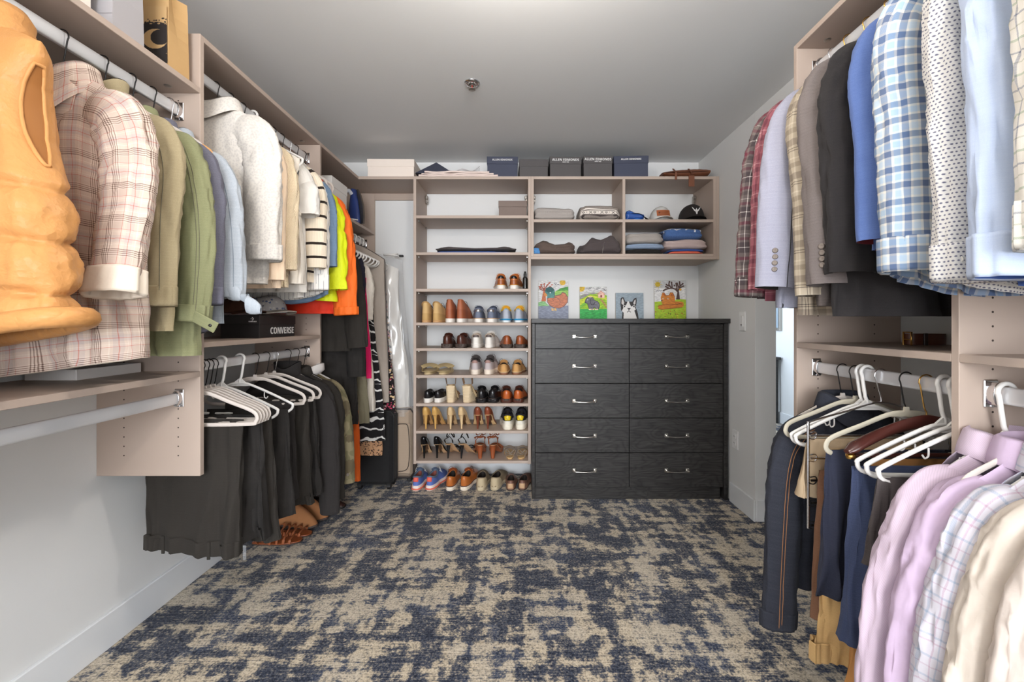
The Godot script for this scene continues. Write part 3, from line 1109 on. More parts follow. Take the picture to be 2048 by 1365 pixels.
	if p.has("placket"):
		# button band down the camera side of the front
		var pk := Geo.new()
		var pr := []
		var bt := Geo.new()
		var x0: float = p.placket
		for r in 20:
			var t := lerpf(0.02, 0.93, r / 19.0)
			var f := t * R
			var i := int(f)
			var row := PackedVector3Array()
			for dx in [-0.017, -0.014, 0.0, 0.014, 0.017]:
				var q := on_face(rows[i], rows[mini(i + 1, R)], f - i, s * (x0 + dx))
				q.z += 0.0032 if absf(dx) < 0.016 else -0.003
				row.append(q)
			pr.append(row)
			if r % 3 == 1:
				var q := on_face(rows[i], rows[mini(i + 1, R)], f - i, s * x0)
				bt.xf = Transform3D(Basis(Vector3.RIGHT, PI / 2), q + V(0, 0, 0.004))
				bt.lathe([[0.0, 0.0025], [0.0045, 0.0025], [0.0058, 0.0012], [0.0058, -0.002]], Vector3(), 10)
		pk.grid(pr)
		var pl := part(o, "placket", pk, m)
		part(pl, "button", bt, p.get("button_mat", M.button_pale))
	if p.has("zip"):
		var zp := []
		for b in p.zip:
			var f := clampf(b[1] / H, 0, 0.98) * R
			var i := int(f)
			zp.append(on_face(rows[i], rows[mini(i + 1, R)], f - i, s * b[0]) + V(0, 0, 0.003))
		part(o, "zip", Geo.new().tube(curve(zp, 6), 0.0032, 6), M.black)
	if p.has("pocket"):
		# patch pocket on the camera side: [x, height, width, depth]
		for b in ([p.pocket] if not p.pocket[0] is Array else p.pocket):
			var pr := []
			for r in 7:
				var row := PackedVector3Array()
				for c in 7:
					var x: float = s * (b[0] + b[2] * (c / 6.0 - 0.5))
					var f := clampf((b[1] + b[3] * (r / 6.0 - 0.5)) / H, 0, 0.98) * R
					var i := int(f)
					var q := on_face(rows[i], rows[mini(i + 1, R)], f - i, x)
					q.z += 0.0035 if r > 0 and r < 6 and c > 0 and c < 6 else -0.001
					row.append(q)
				pr.append(row)
			part(o, "pocket", Geo.new().grid(pr), m)
	return o

# the point of a garment's camera side at across-position x, between two rings of it
func on_face(lo: PackedVector3Array, hi: PackedVector3Array, f: float, x: float) -> Vector3:
	var out := Vector3()
	for w in [[lo, 1.0 - f], [hi, f]]:
		var ring: PackedVector3Array = w[0]
		var n := ring.size() / 2
		var best := ring[n / 2]
		for i in n:
			var a := ring[i]
			var b := ring[i + 1]
			if (a.x - x) * (b.x - x) <= 0 and absf(a.x - b.x) > 1e-6:
				best = a.lerp(b, (x - a.x) / (b.x - a.x))
				break
		out += best * w[1]
	return out

func sleeve(o: Node3D, p: Dictionary, m: Material, side: int, sw: float, H: float, drop: float, hem: float) -> void:
	var s: float = p.s * side
	var cy: float = p.cuff - hem
	var r0: float = p.get("sr", 0.072)
	var r1: float = p.get("cr", 0.048)
	var flat: float = p.get("flat", 0.62)
	var sx: float = p.get("sx", sw + 0.035)
	var sz: float = p.get("sz", 0.03)
	if side < 0:
		sx = minf(sx, 0.225)
		sz = 0.0
		cy += 0.02
	var sd: float = p.get("seed", 1) * 7.3 + side
	var ysh := H - drop * 0.93
	var pts := [V(sw - 0.085, ysh - 0.035, 0), V(sw - 0.03, ysh - 0.06, 0.1 * sz), V(lerpf(sw, sx, 0.22), ysh - 0.15, 0.35 * sz), V(lerpf(sw, sx, 0.72) + p.get("bow", 0.0), lerpf(ysh, cy, 0.58), 0.8 * sz), V(sx, cy, sz + (p.get("kick", 0.0) if side > 0 else 0.0))]
	var path := curve(pts, 9)
	var n := path.size()
	var N := 40
	var rows := []
	for i in n:
		var t := float(i) / (n - 1)
		var tan: Vector3 = (path[mini(i + 1, n - 1)] - path[maxi(i - 1, 0)]).normalized()
		var ax := tan.cross(V(0, 0, 1)).normalized()
		var zz := ax.cross(tan).normalized()
		var rr := lerpf(r0, r1, pow(t, 0.9)) * (0.85 + 0.15 * smoothstep(0, 0.2, t))
		if side < 0:
			rr *= 0.75
		var row := PackedVector3Array()
		for k in N:
			var a := TAU * k / N
			var dx := cos(a) * rr
			var dz := sin(a) * rr * flat
			var y: float = path[i].y
			var wr := wrinkle.get_noise_3d(cos(a) * 1.3 + sd, y * 3.0 + sin(a) * 0.8, sin(a) * 1.3) * 1.1
			wr += 0.8 - 2.6 * absf(wrinkle.get_noise_3d(cos(a) * 1.1 + sd + y * 5.0, y * 7.0 - sin(a) * 1.0, sin(a) * 1.1))
			wr += 0.35 - 1.3 * absf(wrinkle.get_noise_3d(cos(a) * 2.2 - y * 8.0 + sd, y * 12.0 - cos(a) * 1.6, sin(a) * 2.2))
			var puff: float = p.get("puff", 0.0)
			if puff > 0:
				wr += 2.0 * (pow(absf(sin(PI * y / p.get("pitch", 0.1))), 0.5) - 0.6)
			var k2: float = 1.0 + wr * p.get("crease", 0.12) * smoothstep(0.03, 0.3, t)
			var q: Vector3 = path[i] + ax * dx * k2 + zz * dz * k2
			row.append(V(s * q.x, q.y, q.z))
		rows.append(row)
	var g := Geo.new()
	g.grid(rows, true)
	# the open end turns in
	var last: PackedVector3Array = rows[n - 1]
	var c0 := Vector3()
	for q in last:
		c0 += q / float(N)
	var dd: Vector3 = path[n - 5] - path[n - 1]
	dd.x *= s
	var i1 := PackedVector3Array()
	var i2 := PackedVector3Array()
	for q in last:
		i1.append(c0 + (q - c0) * 0.93)
		i2.append(c0 + (q - c0) * 0.78 + dd)
	var sl := part(o, "sleeve", g, p.get("sleeve_mat", m))
	var gi := Geo.new()
	gi.grid([last, i1, i2], true)
	part(sl, "sleeve_lining", gi, p.get("lining", m))
	if side > 0 and p.get("band", 0.0) > 0.0:
		# a cuff round the end, a little proud
		var bh: float = p.band
		var cr := []
		var dn: Vector3 = path[n - 1] - path[n - 3]
		dn = V(s * dn.x, dn.y, dn.z).normalized()
		var fl: float = maxf(p.get("flare", 1.1), 1.1) if p.get("flare", 1.1) > 1.0 else p.flare
		var fo: float = p.get("cone", 0.0)
		for q in [[0.9, bh], [fl - fo, bh], [fl - fo + 0.01, bh * 0.9], [fl - fo * 0.4, bh * 0.45], [fl, 0.004], [fl - 0.03, -0.004], [0.95, 0.0], [0.88, 0.03]]:
			var row := PackedVector3Array()
			for v in last:
				var d := v - c0
				row.append(c0 + V(d.x * q[0], d.y * q[0], d.z * q[0]) - dn * q[1])
			cr.append(row)
		var cu := part(sl, "cuff", Geo.new().grid(cr, true), p.get("band_mat", p.get("sleeve_mat", m)))
	if side > 0 and p.has("seam"):
		# [degrees round from the aisle side, material]
		for sm in p.seam:
			var line := []
			var idx := int(N * sm[0] / 360.0)
			for i in range(4, n):
				var row: PackedVector3Array = rows[i]
				var cc := Vector3()
				for v in row:
					cc += v / float(N)
				line.append(row[idx] + (row[idx] - cc).normalized() * 0.0004)
			part(sl, "seam", Geo.new().tube(line, sm[2] if sm.size() > 2 else 0.0011, 5), sm[1])
	if side > 0 and p.has("buttons"):
		# [count, spacing, up, round the sleeve in degrees from the camera side towards the aisle]
		var b: Array = p.buttons
		for k in b[0]:
			var y: float = cy + b[2] + k * b[1]
			var best := Vector3()
			var bn := Vector3()
			var bd := 1e9
			for i in n - 1:
				var row: PackedVector3Array = rows[i]
				var idx := int(N * (b[3] / 360.0)) % N
				var q := row[idx]
				if absf(q.y - y) < bd:
					bd = absf(q.y - y)
					var cc := Vector3()
					for v in row:
						cc += v / float(N)
					bn = (q - cc)
					bn.y = 0
					bn = bn.normalized()
					best = V(q.x, y, q.z)
			var bg := Geo.new()
			var up := bn
			var rt := V(0, 1, 0).cross(up).normalized()
			bg.xf = Transform3D(Basis(rt, up, rt.cross(up)), best + bn * 0.002)
			bg.lathe([[0.0, 0.0035], [0.004, 0.0032], [0.0062, 0.0042], [0.0078, 0.0025], [0.0078, -0.003]], Vector3(), 14)
			part(sl, "button", bg, p.get("button_mat", M.button_grey))

# turned-down or stand collar round the hanger's neck
func collar(o: Node3D, p: Dictionary, m: Material, H: float, nr: float) -> void:
	var kind: String = p.collar
	var a0 := nr * 0.92
	var b0 := nr * 0.62
	var prof := []   # scale out, height, how much the front point drops
	match kind:
		"shirt": prof = [[0.98, -0.025, 0.0], [0.95, 0.012, 0.0], [0.98, 0.026, 0.0], [1.14, 0.02, 0.2], [1.3, -0.012, 0.8], [1.36, -0.03, 1.0], [1.26, -0.03, 1.0]]
		"stand": prof = [[1.04, -0.03, 0.0], [1.0, 0.01, 0.0], [1.04, 0.045, 0.0], [0.98, 0.05, 0.0], [0.93, 0.01, 0.0]]
		"puffy": prof = [[1.3, -0.06, 0.0], [1.62, -0.04, 0.0], [1.68, -0.015, 0.0], [1.5, 0.004, 0.0], [1.55, 0.02, 0.0], [1.35, 0.04, 0.0], [1.1, 0.036, 0.0], [1.0, -0.02, 0.0]]
		"blazer": prof = [[0.98, -0.03, 0.0], [0.96, 0.012, 0.0], [1.0, 0.026, 0.0], [1.16, 0.018, 0.5], [1.34, -0.03, 2.6], [1.38, -0.05, 3.4], [1.28, -0.05, 3.4]]
		"round": prof = [[1.12, -0.03, 0.3], [1.16, -0.01, 0.3], [1.08, 0.004, 0.3], [1.0, -0.014, 0.3]]
		"hood": prof = [[1.1, -0.05, 0.3], [1.4, -0.02, 0.5], [1.75, 0.0, 0.2], [1.7, 0.035, 0.0], [1.35, 0.03, 0.0], [1.1, -0.01, 0.3]]
	var rows := []
	for q in prof:
		var row := PackedVector3Array()
		for k in 32:
			var a := TAU * k / 32
			var fr := pow(maxf(0.0, sin(a)), 3.0)
			row.append(V(cos(a) * a0 * q[0], H - 0.012 + q[1] - 0.032 * fr - 0.022 * q[2] * fr, sin(a) * b0 * q[0] + 0.006 * q[2] * fr))
		rows.append(row)
	part(o, "hood" if kind == "hood" else "collar", Geo.new().grid(rows, true), m)

# trousers or a skirt folded over a hanger's bar: a doubled hanging cloth
func draped(called: String, label: String, category: String, p: Dictionary, m: Material, group := "") -> Node3D:
	var s: float = p.s
	var hem: float = p.hem
	var o := thing(called, label, category, V(p.x, hem, p.z), group)
	o.rotation.y = p.get("yaw", 0.0)
	var H: float = p.top - hem
	var cx: float = p.get("cx", 0.0)
	var w0: float = p.get("w0", 0.17)
	var w1: float = p.get("w1", 0.18)
	var th: float = p.get("th", 0.03)
	var amp: float = p.get("amp", 0.014) * 1.25
	var sd: float = p.get("seed", 1) * 11.3
	var tilt: float = p.get("tilt", 0.0)
	var wav: float = p.get("waves", 6.0)
	var rows := []
	var R := 26
	for r in R + 1:
		var t := float(r) / R
		var w := lerpf(w1, w0, pow(t, 0.8))
		var d := (th * (1.0 - 0.45 * t)) * sqrt(maxf(0.02, 1.0 - pow(t, 8.0)))
		var row := PackedVector3Array()
		for k in 90:
			var a := TAU * k / 90
			var x := w * signf(cos(a)) * pow(absf(cos(a)), 0.7)
			var sa := sin(a)
			var z := d * signf(sa) * pow(absf(sa), 0.6)
			var y := lerpf(-tilt * (0.5 - x / (2 * w1)), H, t)
			var fa := amp * (1.0 - 0.8 * pow(t, 1.5))
			var f := 0.9 - 1.9 * absf(sin(x / w1 * wav * 0.8 + sd + (2.0 if sa < 0 else 0.0) + wrinkle.get_noise_2d(sd + x * 2.0, y * 1.6) * 1.8)) + 0.8 - 3.0 * absf(wrinkle.get_noise_3d(x * 9.0 + sd, y * 0.9, sa))
			f += 0.35 * wrinkle.get_noise_3d(x * 30.0 + sd, y * 10.0, sa)
			z += fa * f * minf(1.0, absf(sa) + 0.3)
			x += amp * 0.6 * wrinkle.get_noise_2d(y * 4.0 + sd, sa * 2.0 + 5.0)
			row.append(V(s * (x + cx), y, z))
		rows.append(row)
	var g := Geo.new()
	g.grid(rows, true)
	g.fan(rows[R], Vector3.UP)
	part(o, p.get("body", "legs"), g, m)
	var hi := Geo.new()
	var i1 := PackedVector3Array()
	var i2 := PackedVector3Array()
	var c0 := V(s * cx, 0, 0)
	for q in rows[0]:
		var c: Vector3 = q
		i1.append(c0 + (c - c0) * 0.96)
		i2.append(c0 + (c - c0) * 0.9 + V(0, 0.04, 0))
	hi.grid([rows[0], i1, i2], true)
	part(o, "turn_up", hi, m)
	if p.get("waist", false):
		var br := []
		for q in [[1.0, 0.05], [1.05, 0.048], [1.06, 0.0], [1.0, -0.006]]:
			var row := PackedVector3Array()
			for v in rows[0]:
				var c: Vector3 = v - c0
				row.append(c0 + V(c.x * (1.0 + (q[0] - 1.0) * 0.4), c.y + q[1], c.z * q[0] + signf(c.z) * (q[0] - 1.0) * 0.06))
			br.append(row)
		var wb := part(o, "waistband", Geo.new().grid(br, true), p.get("band_mat", m))
		var lp := Geo.new()
		for dx in [-0.6, 0.45]:
			var q := on_face(rows[0], rows[1], 0.0, s * (cx + w1 * dx))
			lp.box(q + V(0, 0.018, 0.007), V(0.011, 0.062, 0.005), 0.001)
		part(wb, "belt_loop", lp, p.get("band_mat", m))
	return o

# ---------------------------------------------------------------- fabrics
func make_fabrics() -> void:
	M.mahogany = mat(col(70, 30, 24), 0.18)
	M.mahogany.clearcoat_enabled = true
	M.mahogany.clearcoat = 0.6
	M.pine = mat(col(222, 168, 108), 0.4)
	M.velvet_grey = cloth(col(178, 172, 166), null, 0.05, 0.2, 0.75, 0.4)
	M.button_grey = mat(col(120, 110, 102), 0.3)
	M.button_pale = mat(col(236, 230, 218), 0.3)
	M.button_dark = mat(col(40, 38, 38), 0.3)
	M.white = cloth(col(230, 225, 218))
	M.orange_nylon = cloth(col(198, 142, 86), null, 0.26, 1.0, 0.42, 0.12)
	M.seam_dark = mat(col(104, 100, 84), 0.9)
	M.seam_black = mat(col(30, 28, 28), 0.9)
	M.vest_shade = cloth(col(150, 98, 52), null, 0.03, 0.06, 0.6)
	M.cream_lining = cloth(col(226, 213, 196))
	M.seam_pale = mat(col(140, 150, 162), 0.9)
	M.tan_check = cloth(Color(0.92, 0.92, 0.92), plaid(col(226, 206, 190), [[0.02, 0.045, col(86, 62, 54)], [0.08, 0.1, col(96, 72, 62)], [0.135, 0.155, col(86, 62, 54)], [0.19, 0.21, col(96, 72, 62)], [0.24, 0.44, col(208, 186, 172)], [0.44, 0.455, col(196, 92, 84)], [0.52, 0.54, col(240, 226, 212)], [0.62, 0.82, col(202, 186, 180)], [0.71, 0.725, col(196, 104, 92)], [0.88, 0.9, col(242, 230, 216)]], 160), 0.085, 0.3)
	M.khaki = cloth(Color(1, 1, 1), melange(col(156, 142, 112), col(176, 162, 130), 3), 0.06)
	M.olive = cloth(Color(1, 1, 1), melange(col(126, 128, 94), col(148, 149, 113), 4), 0.06)
	M.slate = cloth(Color(1, 1, 1), melange(col(92, 92, 106), col(122, 121, 134), 5), 0.06)
	M.pale_denim = cloth(Color(0.93, 0.93, 0.93), melange(col(168, 178, 190), col(206, 211, 217), 6), 0.06)
	M.mid_denim = cloth(Color(1, 1, 1), melange(col(104, 130, 160), col(138, 160, 186), 7), 0.06)
	M.dark_denim = cloth(Color(1, 1, 1), melange(col(36, 40, 50), col(60, 64, 74), 8), 0.05)
	M.ecru = cloth(Color(1, 1, 1), melange(col(226, 217, 203), col(238, 230, 219), 9), 0.06)
	# eyelet embroidery
	var eye := noise(0.11, 41, 2, FastNoiseLite.TYPE_CELLULAR)
	M.eyelet = cloth(Color(0.93, 0.93, 0.93), picture(128, 128, func(x, y):
		var k: float = eye.get_noise_2d(x, y)
		var c := 0.865 if k < -0.62 else 0.91
		return Color(c, c * 0.97, c * 0.935)), 0.14, 0.3)
	M.peach = cloth(col(244, 218, 190))
	# cable and rib knits, as relief
	M.cable = cloth(col(240, 220, 188), null, 0.05, 0.0)
	relief(M.cable, picture(64, 64, func(x, y):
		var r: float = absf(sin((x + 3.0 * sin(y * TAU / 16.0)) * TAU / 16.0))
		return Color(r, r, r)), 0.16)
	M.rib = cloth(col(238, 224, 200), null, 0.03, 0.0)
	relief(M.rib, picture(32, 32, func(x, y):
		var r: float = absf(sin(x * TAU / 16.0)) * (0.85 + 0.15 * sin(y * TAU / 8.0))
		return Color(r, r, r)), 0.25)
	M.striped_knit = cloth(Color(1, 1, 1), picture(32, 128, func(x, y):
		var rb := 0.92 + 0.08 * absf(sin(x * TAU / 8.0))
		return Color(0.2, 0.17, 0.15) if y > 100 and y < 124 else Color(0.95 * rb, 0.89 * rb, 0.8 * rb)), 0.062, 0.5)
	M.pinstripe = cloth(Color(1, 1, 1), picture(64, 64, func(x, y): return Color(0.3, 0.3, 0.34) if x % 32 < 2 else Color(0.95, 0.935, 0.91)), 0.045, 0.2)
	M.lime = cloth(col(220, 228, 34), null, 0.2, 0.5, 0.5, 0.15)
	M.orange = cloth(col(242, 112, 42), null, 0.25, 0.4, 0.6, 0.15)
	M.red = cloth(col(232, 60, 36), null, 0.25, 0.4, 0.6, 0.15)
	M.black_cloth = cloth(Color(1, 1, 1), melange(col(36, 34, 33), col(51, 48, 46), 10), 0.05, 0.35, 0.9, 0.03)
	M.black_twill = cloth(Color(1, 1, 1), melange(col(42, 39, 36), col(56, 52, 48), 11), 0.04, 0.35, 0.9, 0.03)
	M.soft_black = cloth(Color(1, 1, 1), melange(col(40, 37, 37), col(54, 51, 50), 12), 0.05, 0.5, 0.95, 0.06)
	M.ink = cloth(col(42, 42, 54))
	M.olive_drab = cloth(col(118, 112, 92))
	M.fuchsia = cloth(col(226, 38, 102))
	M.navy = cloth(Color(1, 1, 1), melange(col(42, 45, 60), col(58, 61, 78), 13), 0.05)
	M.royal = cloth(Color(1, 1, 1), melange(col(56, 64, 90), col(74, 84, 114), 14), 0.05)
	M.coral = cloth(col(238, 132, 84))
	M.rust = cloth(col(206, 92, 34))
	M.garment_bag = cloth(col(168, 156, 145), null, 0.4, 0.5, 0.6, 0.1)
	M.bag_edge = mat(col(80, 72, 68), 0.5)
	M.film = mat(Color(0.96, 0.97, 0.98, 0.16), 0.12)
	M.film.transparency = BaseMaterial3D.TRANSPARENCY_ALPHA
	# prints
	var camo_n := noise(0.03, 51, 3)
	M.camo = cloth(Color(1, 1, 1), picture(96, 96, func(x, y):
		var k: float = camo_n.get_noise_2d(x, y)
		var l: float = camo_n.get_noise_2d(x + 500, y)
		return col(96, 86, 66) if k > 0.12 else (col(128, 118, 92) if l > 0.0 else col(110, 104, 78))), 0.3)
	M.floral_black = cloth(Color(1, 1, 1), flowers(col(40, 34, 36), [col(226, 150, 160), col(214, 196, 190), col(190, 60, 90), col(232, 200, 150)], 61, 150, 5), 0.2)
	M.floral_white = cloth(Color(1, 1, 1), flowers(col(232, 222, 214), [col(214, 120, 130), col(60, 96, 84), col(214, 158, 90), col(50, 46, 56), col(232, 170, 190)], 62, 190, 6), 0.22)
	M.floral_red = cloth(Color(1, 1, 1), flowers(col(46, 36, 30), [col(222, 52, 36), col(240, 110, 60), col(60, 70, 40)], 63, 70, 9), 0.2)
	M.leopard = cloth(Color(1, 1, 1), flowers(col(206, 160, 122), [col(52, 40, 34), col(90, 60, 44)], 64, 150, 4), 0.16)
	M.zebra = cloth(Color(1, 1, 1), picture(96, 96, func(x, y):
		var k: float = sin(y * 0.2 + 3.0 * camo_n.get_noise_2d(x * 0.5, y * 0.5))
		return col(226, 224, 220) if k > 0.75 else col(34, 32, 34)), 0.2)
	M.sequin = mat(Color(1, 1, 1), 0.25, 0.4)
	M.sequin.albedo_texture = flowers(col(38, 38, 50), [col(240, 240, 246), col(90, 90, 112), col(20, 20, 28)], 65, 120, 3)
	M.sequin.uv1_scale = Vector3(8, 8, 1)
	# right-hand side
	M.dark_plaid = cloth(Color(1, 1, 1), plaid(col(112, 102, 98), [[0.0, 0.3, col(66, 58, 60)], [0.14, 0.16, col(224, 218, 210)], [0.42, 0.5, col(104, 48, 60)], [0.56, 0.66, col(80, 72, 70)], [0.76, 0.78, col(216, 208, 200)], [0.86, 0.94, col(98, 56, 64)]], 128), 0.12, 0.3)
	M.maroon_plaid = cloth(Color(1, 1, 1), plaid(col(146, 88, 96), [[0.0, 0.22, col(112, 60, 70)], [0.3, 0.33, col(204, 160, 160)], [0.45, 0.6, col(98, 54, 64)], [0.72, 0.75, col(190, 150, 152)]], 128), 0.1, 0.3)
	M.lavender_grey = cloth(Color(1, 1, 1), melange(col(140, 140, 156), col(166, 166, 180), 15), 0.05, 0.5)
	M.beige_plaid = cloth(Color(0.94, 0.94, 0.94), plaid(col(186, 172, 152), [[0.0, 0.2, col(126, 114, 102)], [0.27, 0.29, col(74, 66, 62)], [0.34, 0.36, col(74, 66, 62)], [0.55, 0.6, col(216, 204, 184)], [0.7, 0.84, col(140, 128, 112)]], 128), 0.1, 0.3)
	M.taupe_suit = cloth(Color(1, 1, 1), melange(col(98, 90, 88), col(120, 111, 108), 16), 0.05, 0.4)
	M.black_suit = cloth(Color(1, 1, 1), melange(col(36, 34, 35), col(50, 47, 47), 17), 0.05, 0.4)
	M.burgundy = cloth(col(120, 48, 52), null, 0.3, 0.2, 0.5)
	M.blue_sleeve = cloth(Color(1, 1, 1), melange(col(80, 102, 156), col(98, 120, 174), 18), 0.05)
	M.gingham = cloth(Color(0.93, 0.93, 0.93), plaid(col(232, 226, 216), [[0.0, 0.18, col(96, 116, 152)], [0.25, 0.43, col(176, 202, 226)], [0.5, 0.68, col(104, 118, 148)], [0.75, 0.93, col(196, 212, 226)]], 128), 0.07, 0.25)
	M.dotted = cloth(Color(0.95, 0.95, 0.95), picture(64, 64, func(x, y):
		var i: int = y / 8
		var xx: int = (x + (4 if i % 2 else 0)) % 8
		var dx := (xx - 4) / 2.4
		var dy: float = (y % 8 - 4) / 1.7
		return col(108, 108, 128) if dx * dx + dy * dy < 1.0 else col(226, 223, 219)), 0.062, 0.15)
	M.sky_shirt = cloth(Color(0.95, 0.95, 0.95), melange(col(184, 198, 226), col(200, 212, 234), 19), 0.04)
	M.cobalt = cloth(col(74, 102, 172))
	M.green_check = cloth(Color(0.95, 0.95, 0.95), plaid(col(236, 230, 220), [[0.1, 0.16, col(160, 176, 150)], [0.45, 0.5, col(130, 134, 150)], [0.75, 0.8, col(180, 180, 160)]], 96), 0.06, 0.25)
	M.lilac = cloth(Color(1, 1, 1), picture(48, 48, func(x, y):
		var d := 0.95 if (x + y) % 6 < 2 else 1.0
		return Color(0.82 * d, 0.745 * d, 0.81 * d)), 0.035, 0.3)
	M.lilac_deep = cloth(col(196, 174, 198))
	M.pale_check = cloth(Color(0.92, 0.92, 0.92), plaid(col(226, 222, 232), [[0.05, 0.1, col(178, 190, 214)], [0.2, 0.24, col(206, 176, 196)], [0.55, 0.6, col(176, 190, 214)], [0.8, 0.83, col(206, 182, 200)]], 96), 0.07, 0.25)
	M.ivory = cloth(col(218, 206, 194))
	M.off_white = cloth(col(216, 203, 194))
	M.grey_knit = cloth(Color(1, 1, 1), melange(col(104, 98, 98), col(140, 132, 130), 20), 0.04, 0.6)
	M.brown_trouser = cloth(Color(1, 1, 1), melange(col(112, 80, 62), col(134, 98, 76), 21), 0.05)
	M.camel = cloth(Color(1, 1, 1), melange(col(206, 166, 110), col(222, 184, 128), 22), 0.05)
	M.caramel = cloth(col(192, 138, 84))
	M.sand = cloth(col(182, 160, 132))
	M.raw_denim = cloth(Color(1, 1, 1), melange(col(36, 38, 46), col(62, 64, 73), 23), 0.04, 0.5, 0.9, 0.05)
	M.thread = mat(col(150, 104, 66), 0.8)
	M.heather = cloth(Color(1, 1, 1), melange(col(150, 142, 136), col(182, 174, 168), 25), 0.05, 0.5)
	M.brown_knit = cloth(Color(1, 1, 1), melange(col(86, 72, 66), col(110, 94, 86), 26), 0.05, 0.6)
	M.hoodie_char = cloth(Color(1, 1, 1), melange(col(72, 64, 64), col(92, 83, 82), 27), 0.05, 0.5)
	M.chambray = cloth(Color(1, 1, 1), melange(col(128, 146, 172), col(160, 176, 198), 28), 0.05)
	M.coral_knit = cloth(col(240, 120, 96))
	M.blush_knit = cloth(Color(1, 1, 1), melange(col(188, 166, 162), col(208, 188, 182), 29), 0.05, 0.5)
	M.nordic = cloth(Color(1, 1, 1), nordic_picture(), 0.155, 0.4)
	M.blue_fleece = cloth(Color(1, 1, 1), letter_picture(), 0.32, 0.3)
	M.cap_print = cloth(Color(1, 1, 1), flowers(col(186, 182, 180), [col(80, 96, 140), col(110, 110, 124), col(200, 196, 192)], 72, 70, 5), 0.15)
	M.grey_jersey = cloth(col(206, 200, 196))
	M.charcoal = cloth(Color(1, 1, 1), melange(col(66, 60, 60), col(88, 81, 80), 24), 0.04)

func relief(m: StandardMaterial3D, tex: Texture2D, cm: float) -> void:
	m.heightmap_enabled = true
	m.heightmap_texture = tex
	m.heightmap_scale = cm

# grey wool with a white band of crosses and diamonds
func nordic_picture() -> ImageTexture:
	var rng := RandomNumberGenerator.new()
	rng.seed = 30
	var im := Image.create(128, 128, false, Image.FORMAT_RGB8)
	for y in 128:
		for x in 128:
			var f := rng.randf_range(0.88, 1.06)
			im.set_pixel(x, y, Color(0.58 * f, 0.54 * f, 0.51 * f))
	im.fill_rect(Rect2i(0, 66, 128, 5), col(232, 222, 212))
	im.fill_rect(Rect2i(0, 78, 128, 26), col(232, 222, 212))
	im.fill_rect(Rect2i(0, 108, 128, 6), col(70, 62, 60))
	for i in 2:
		var x := i * 64
		var k := col(62, 56, 54)
		stroke(im, [x + 4, 82, x + 20, 100], 1.6, k)
		stroke(im, [x + 20, 82, x + 4, 100], 1.6, k)
		stroke(im, [x + 28, 91, x + 36, 83, x + 44, 91, x + 36, 99, x + 28, 91], 1.6, k)
		oval(im, x + 36, 91, 2, 2, k)
		oval(im, x + 54, 91, 3, 3, k)
	return ImageTexture.create_from_image(im)

func letter_picture() -> ImageTexture:
	var rng := RandomNumberGenerator.new()
	rng.seed = 33
	var im := Image.create(160, 160, false, Image.FORMAT_RGB8)
	for y in 160:
		for x in 160:
			var f := rng.randf_range(0.9, 1.08)
			im.set_pixel(x, y, Color(0.32 * f, 0.44 * f, 0.65 * f))
	var w := col(232, 232, 236)
	for q in [[8, 128, 14, 116, 26, 112, 38, 118, 40, 130], [58, 110, 60, 126], [74, 110, 82, 112, 80, 124], [100, 112, 116, 124], [122, 114, 136, 128, 150, 120]]:
		stroke(im, q, 3.2, w)
	return ImageTexture.create_from_image(im)

func flowers(base: Color, cs: Array, sd: int, count: int, r: float) -> ImageTexture:
	var rng := RandomNumberGenerator.new()
	rng.seed = sd
	var im := Image.create(192, 192, false, Image.FORMAT_RGB8)
	im.fill(base)
	for i in count:
		var c: Color = cs[rng.randi() % cs.size()]
		var x := rng.randf() * 192
		var y := rng.randf() * 192
		var rr := r * rng.randf_range(0.6, 1.4)
		for k in 5:
			oval(im, x + cos(k * TAU / 5) * rr * 0.6, y + sin(k * TAU / 5) * rr * 0.6, rr * 0.55, rr * 0.55, c)
		oval(im, x, y, rr * 0.3, rr * 0.3, c.lightened(0.4))
	return ImageTexture.create_from_image(im)

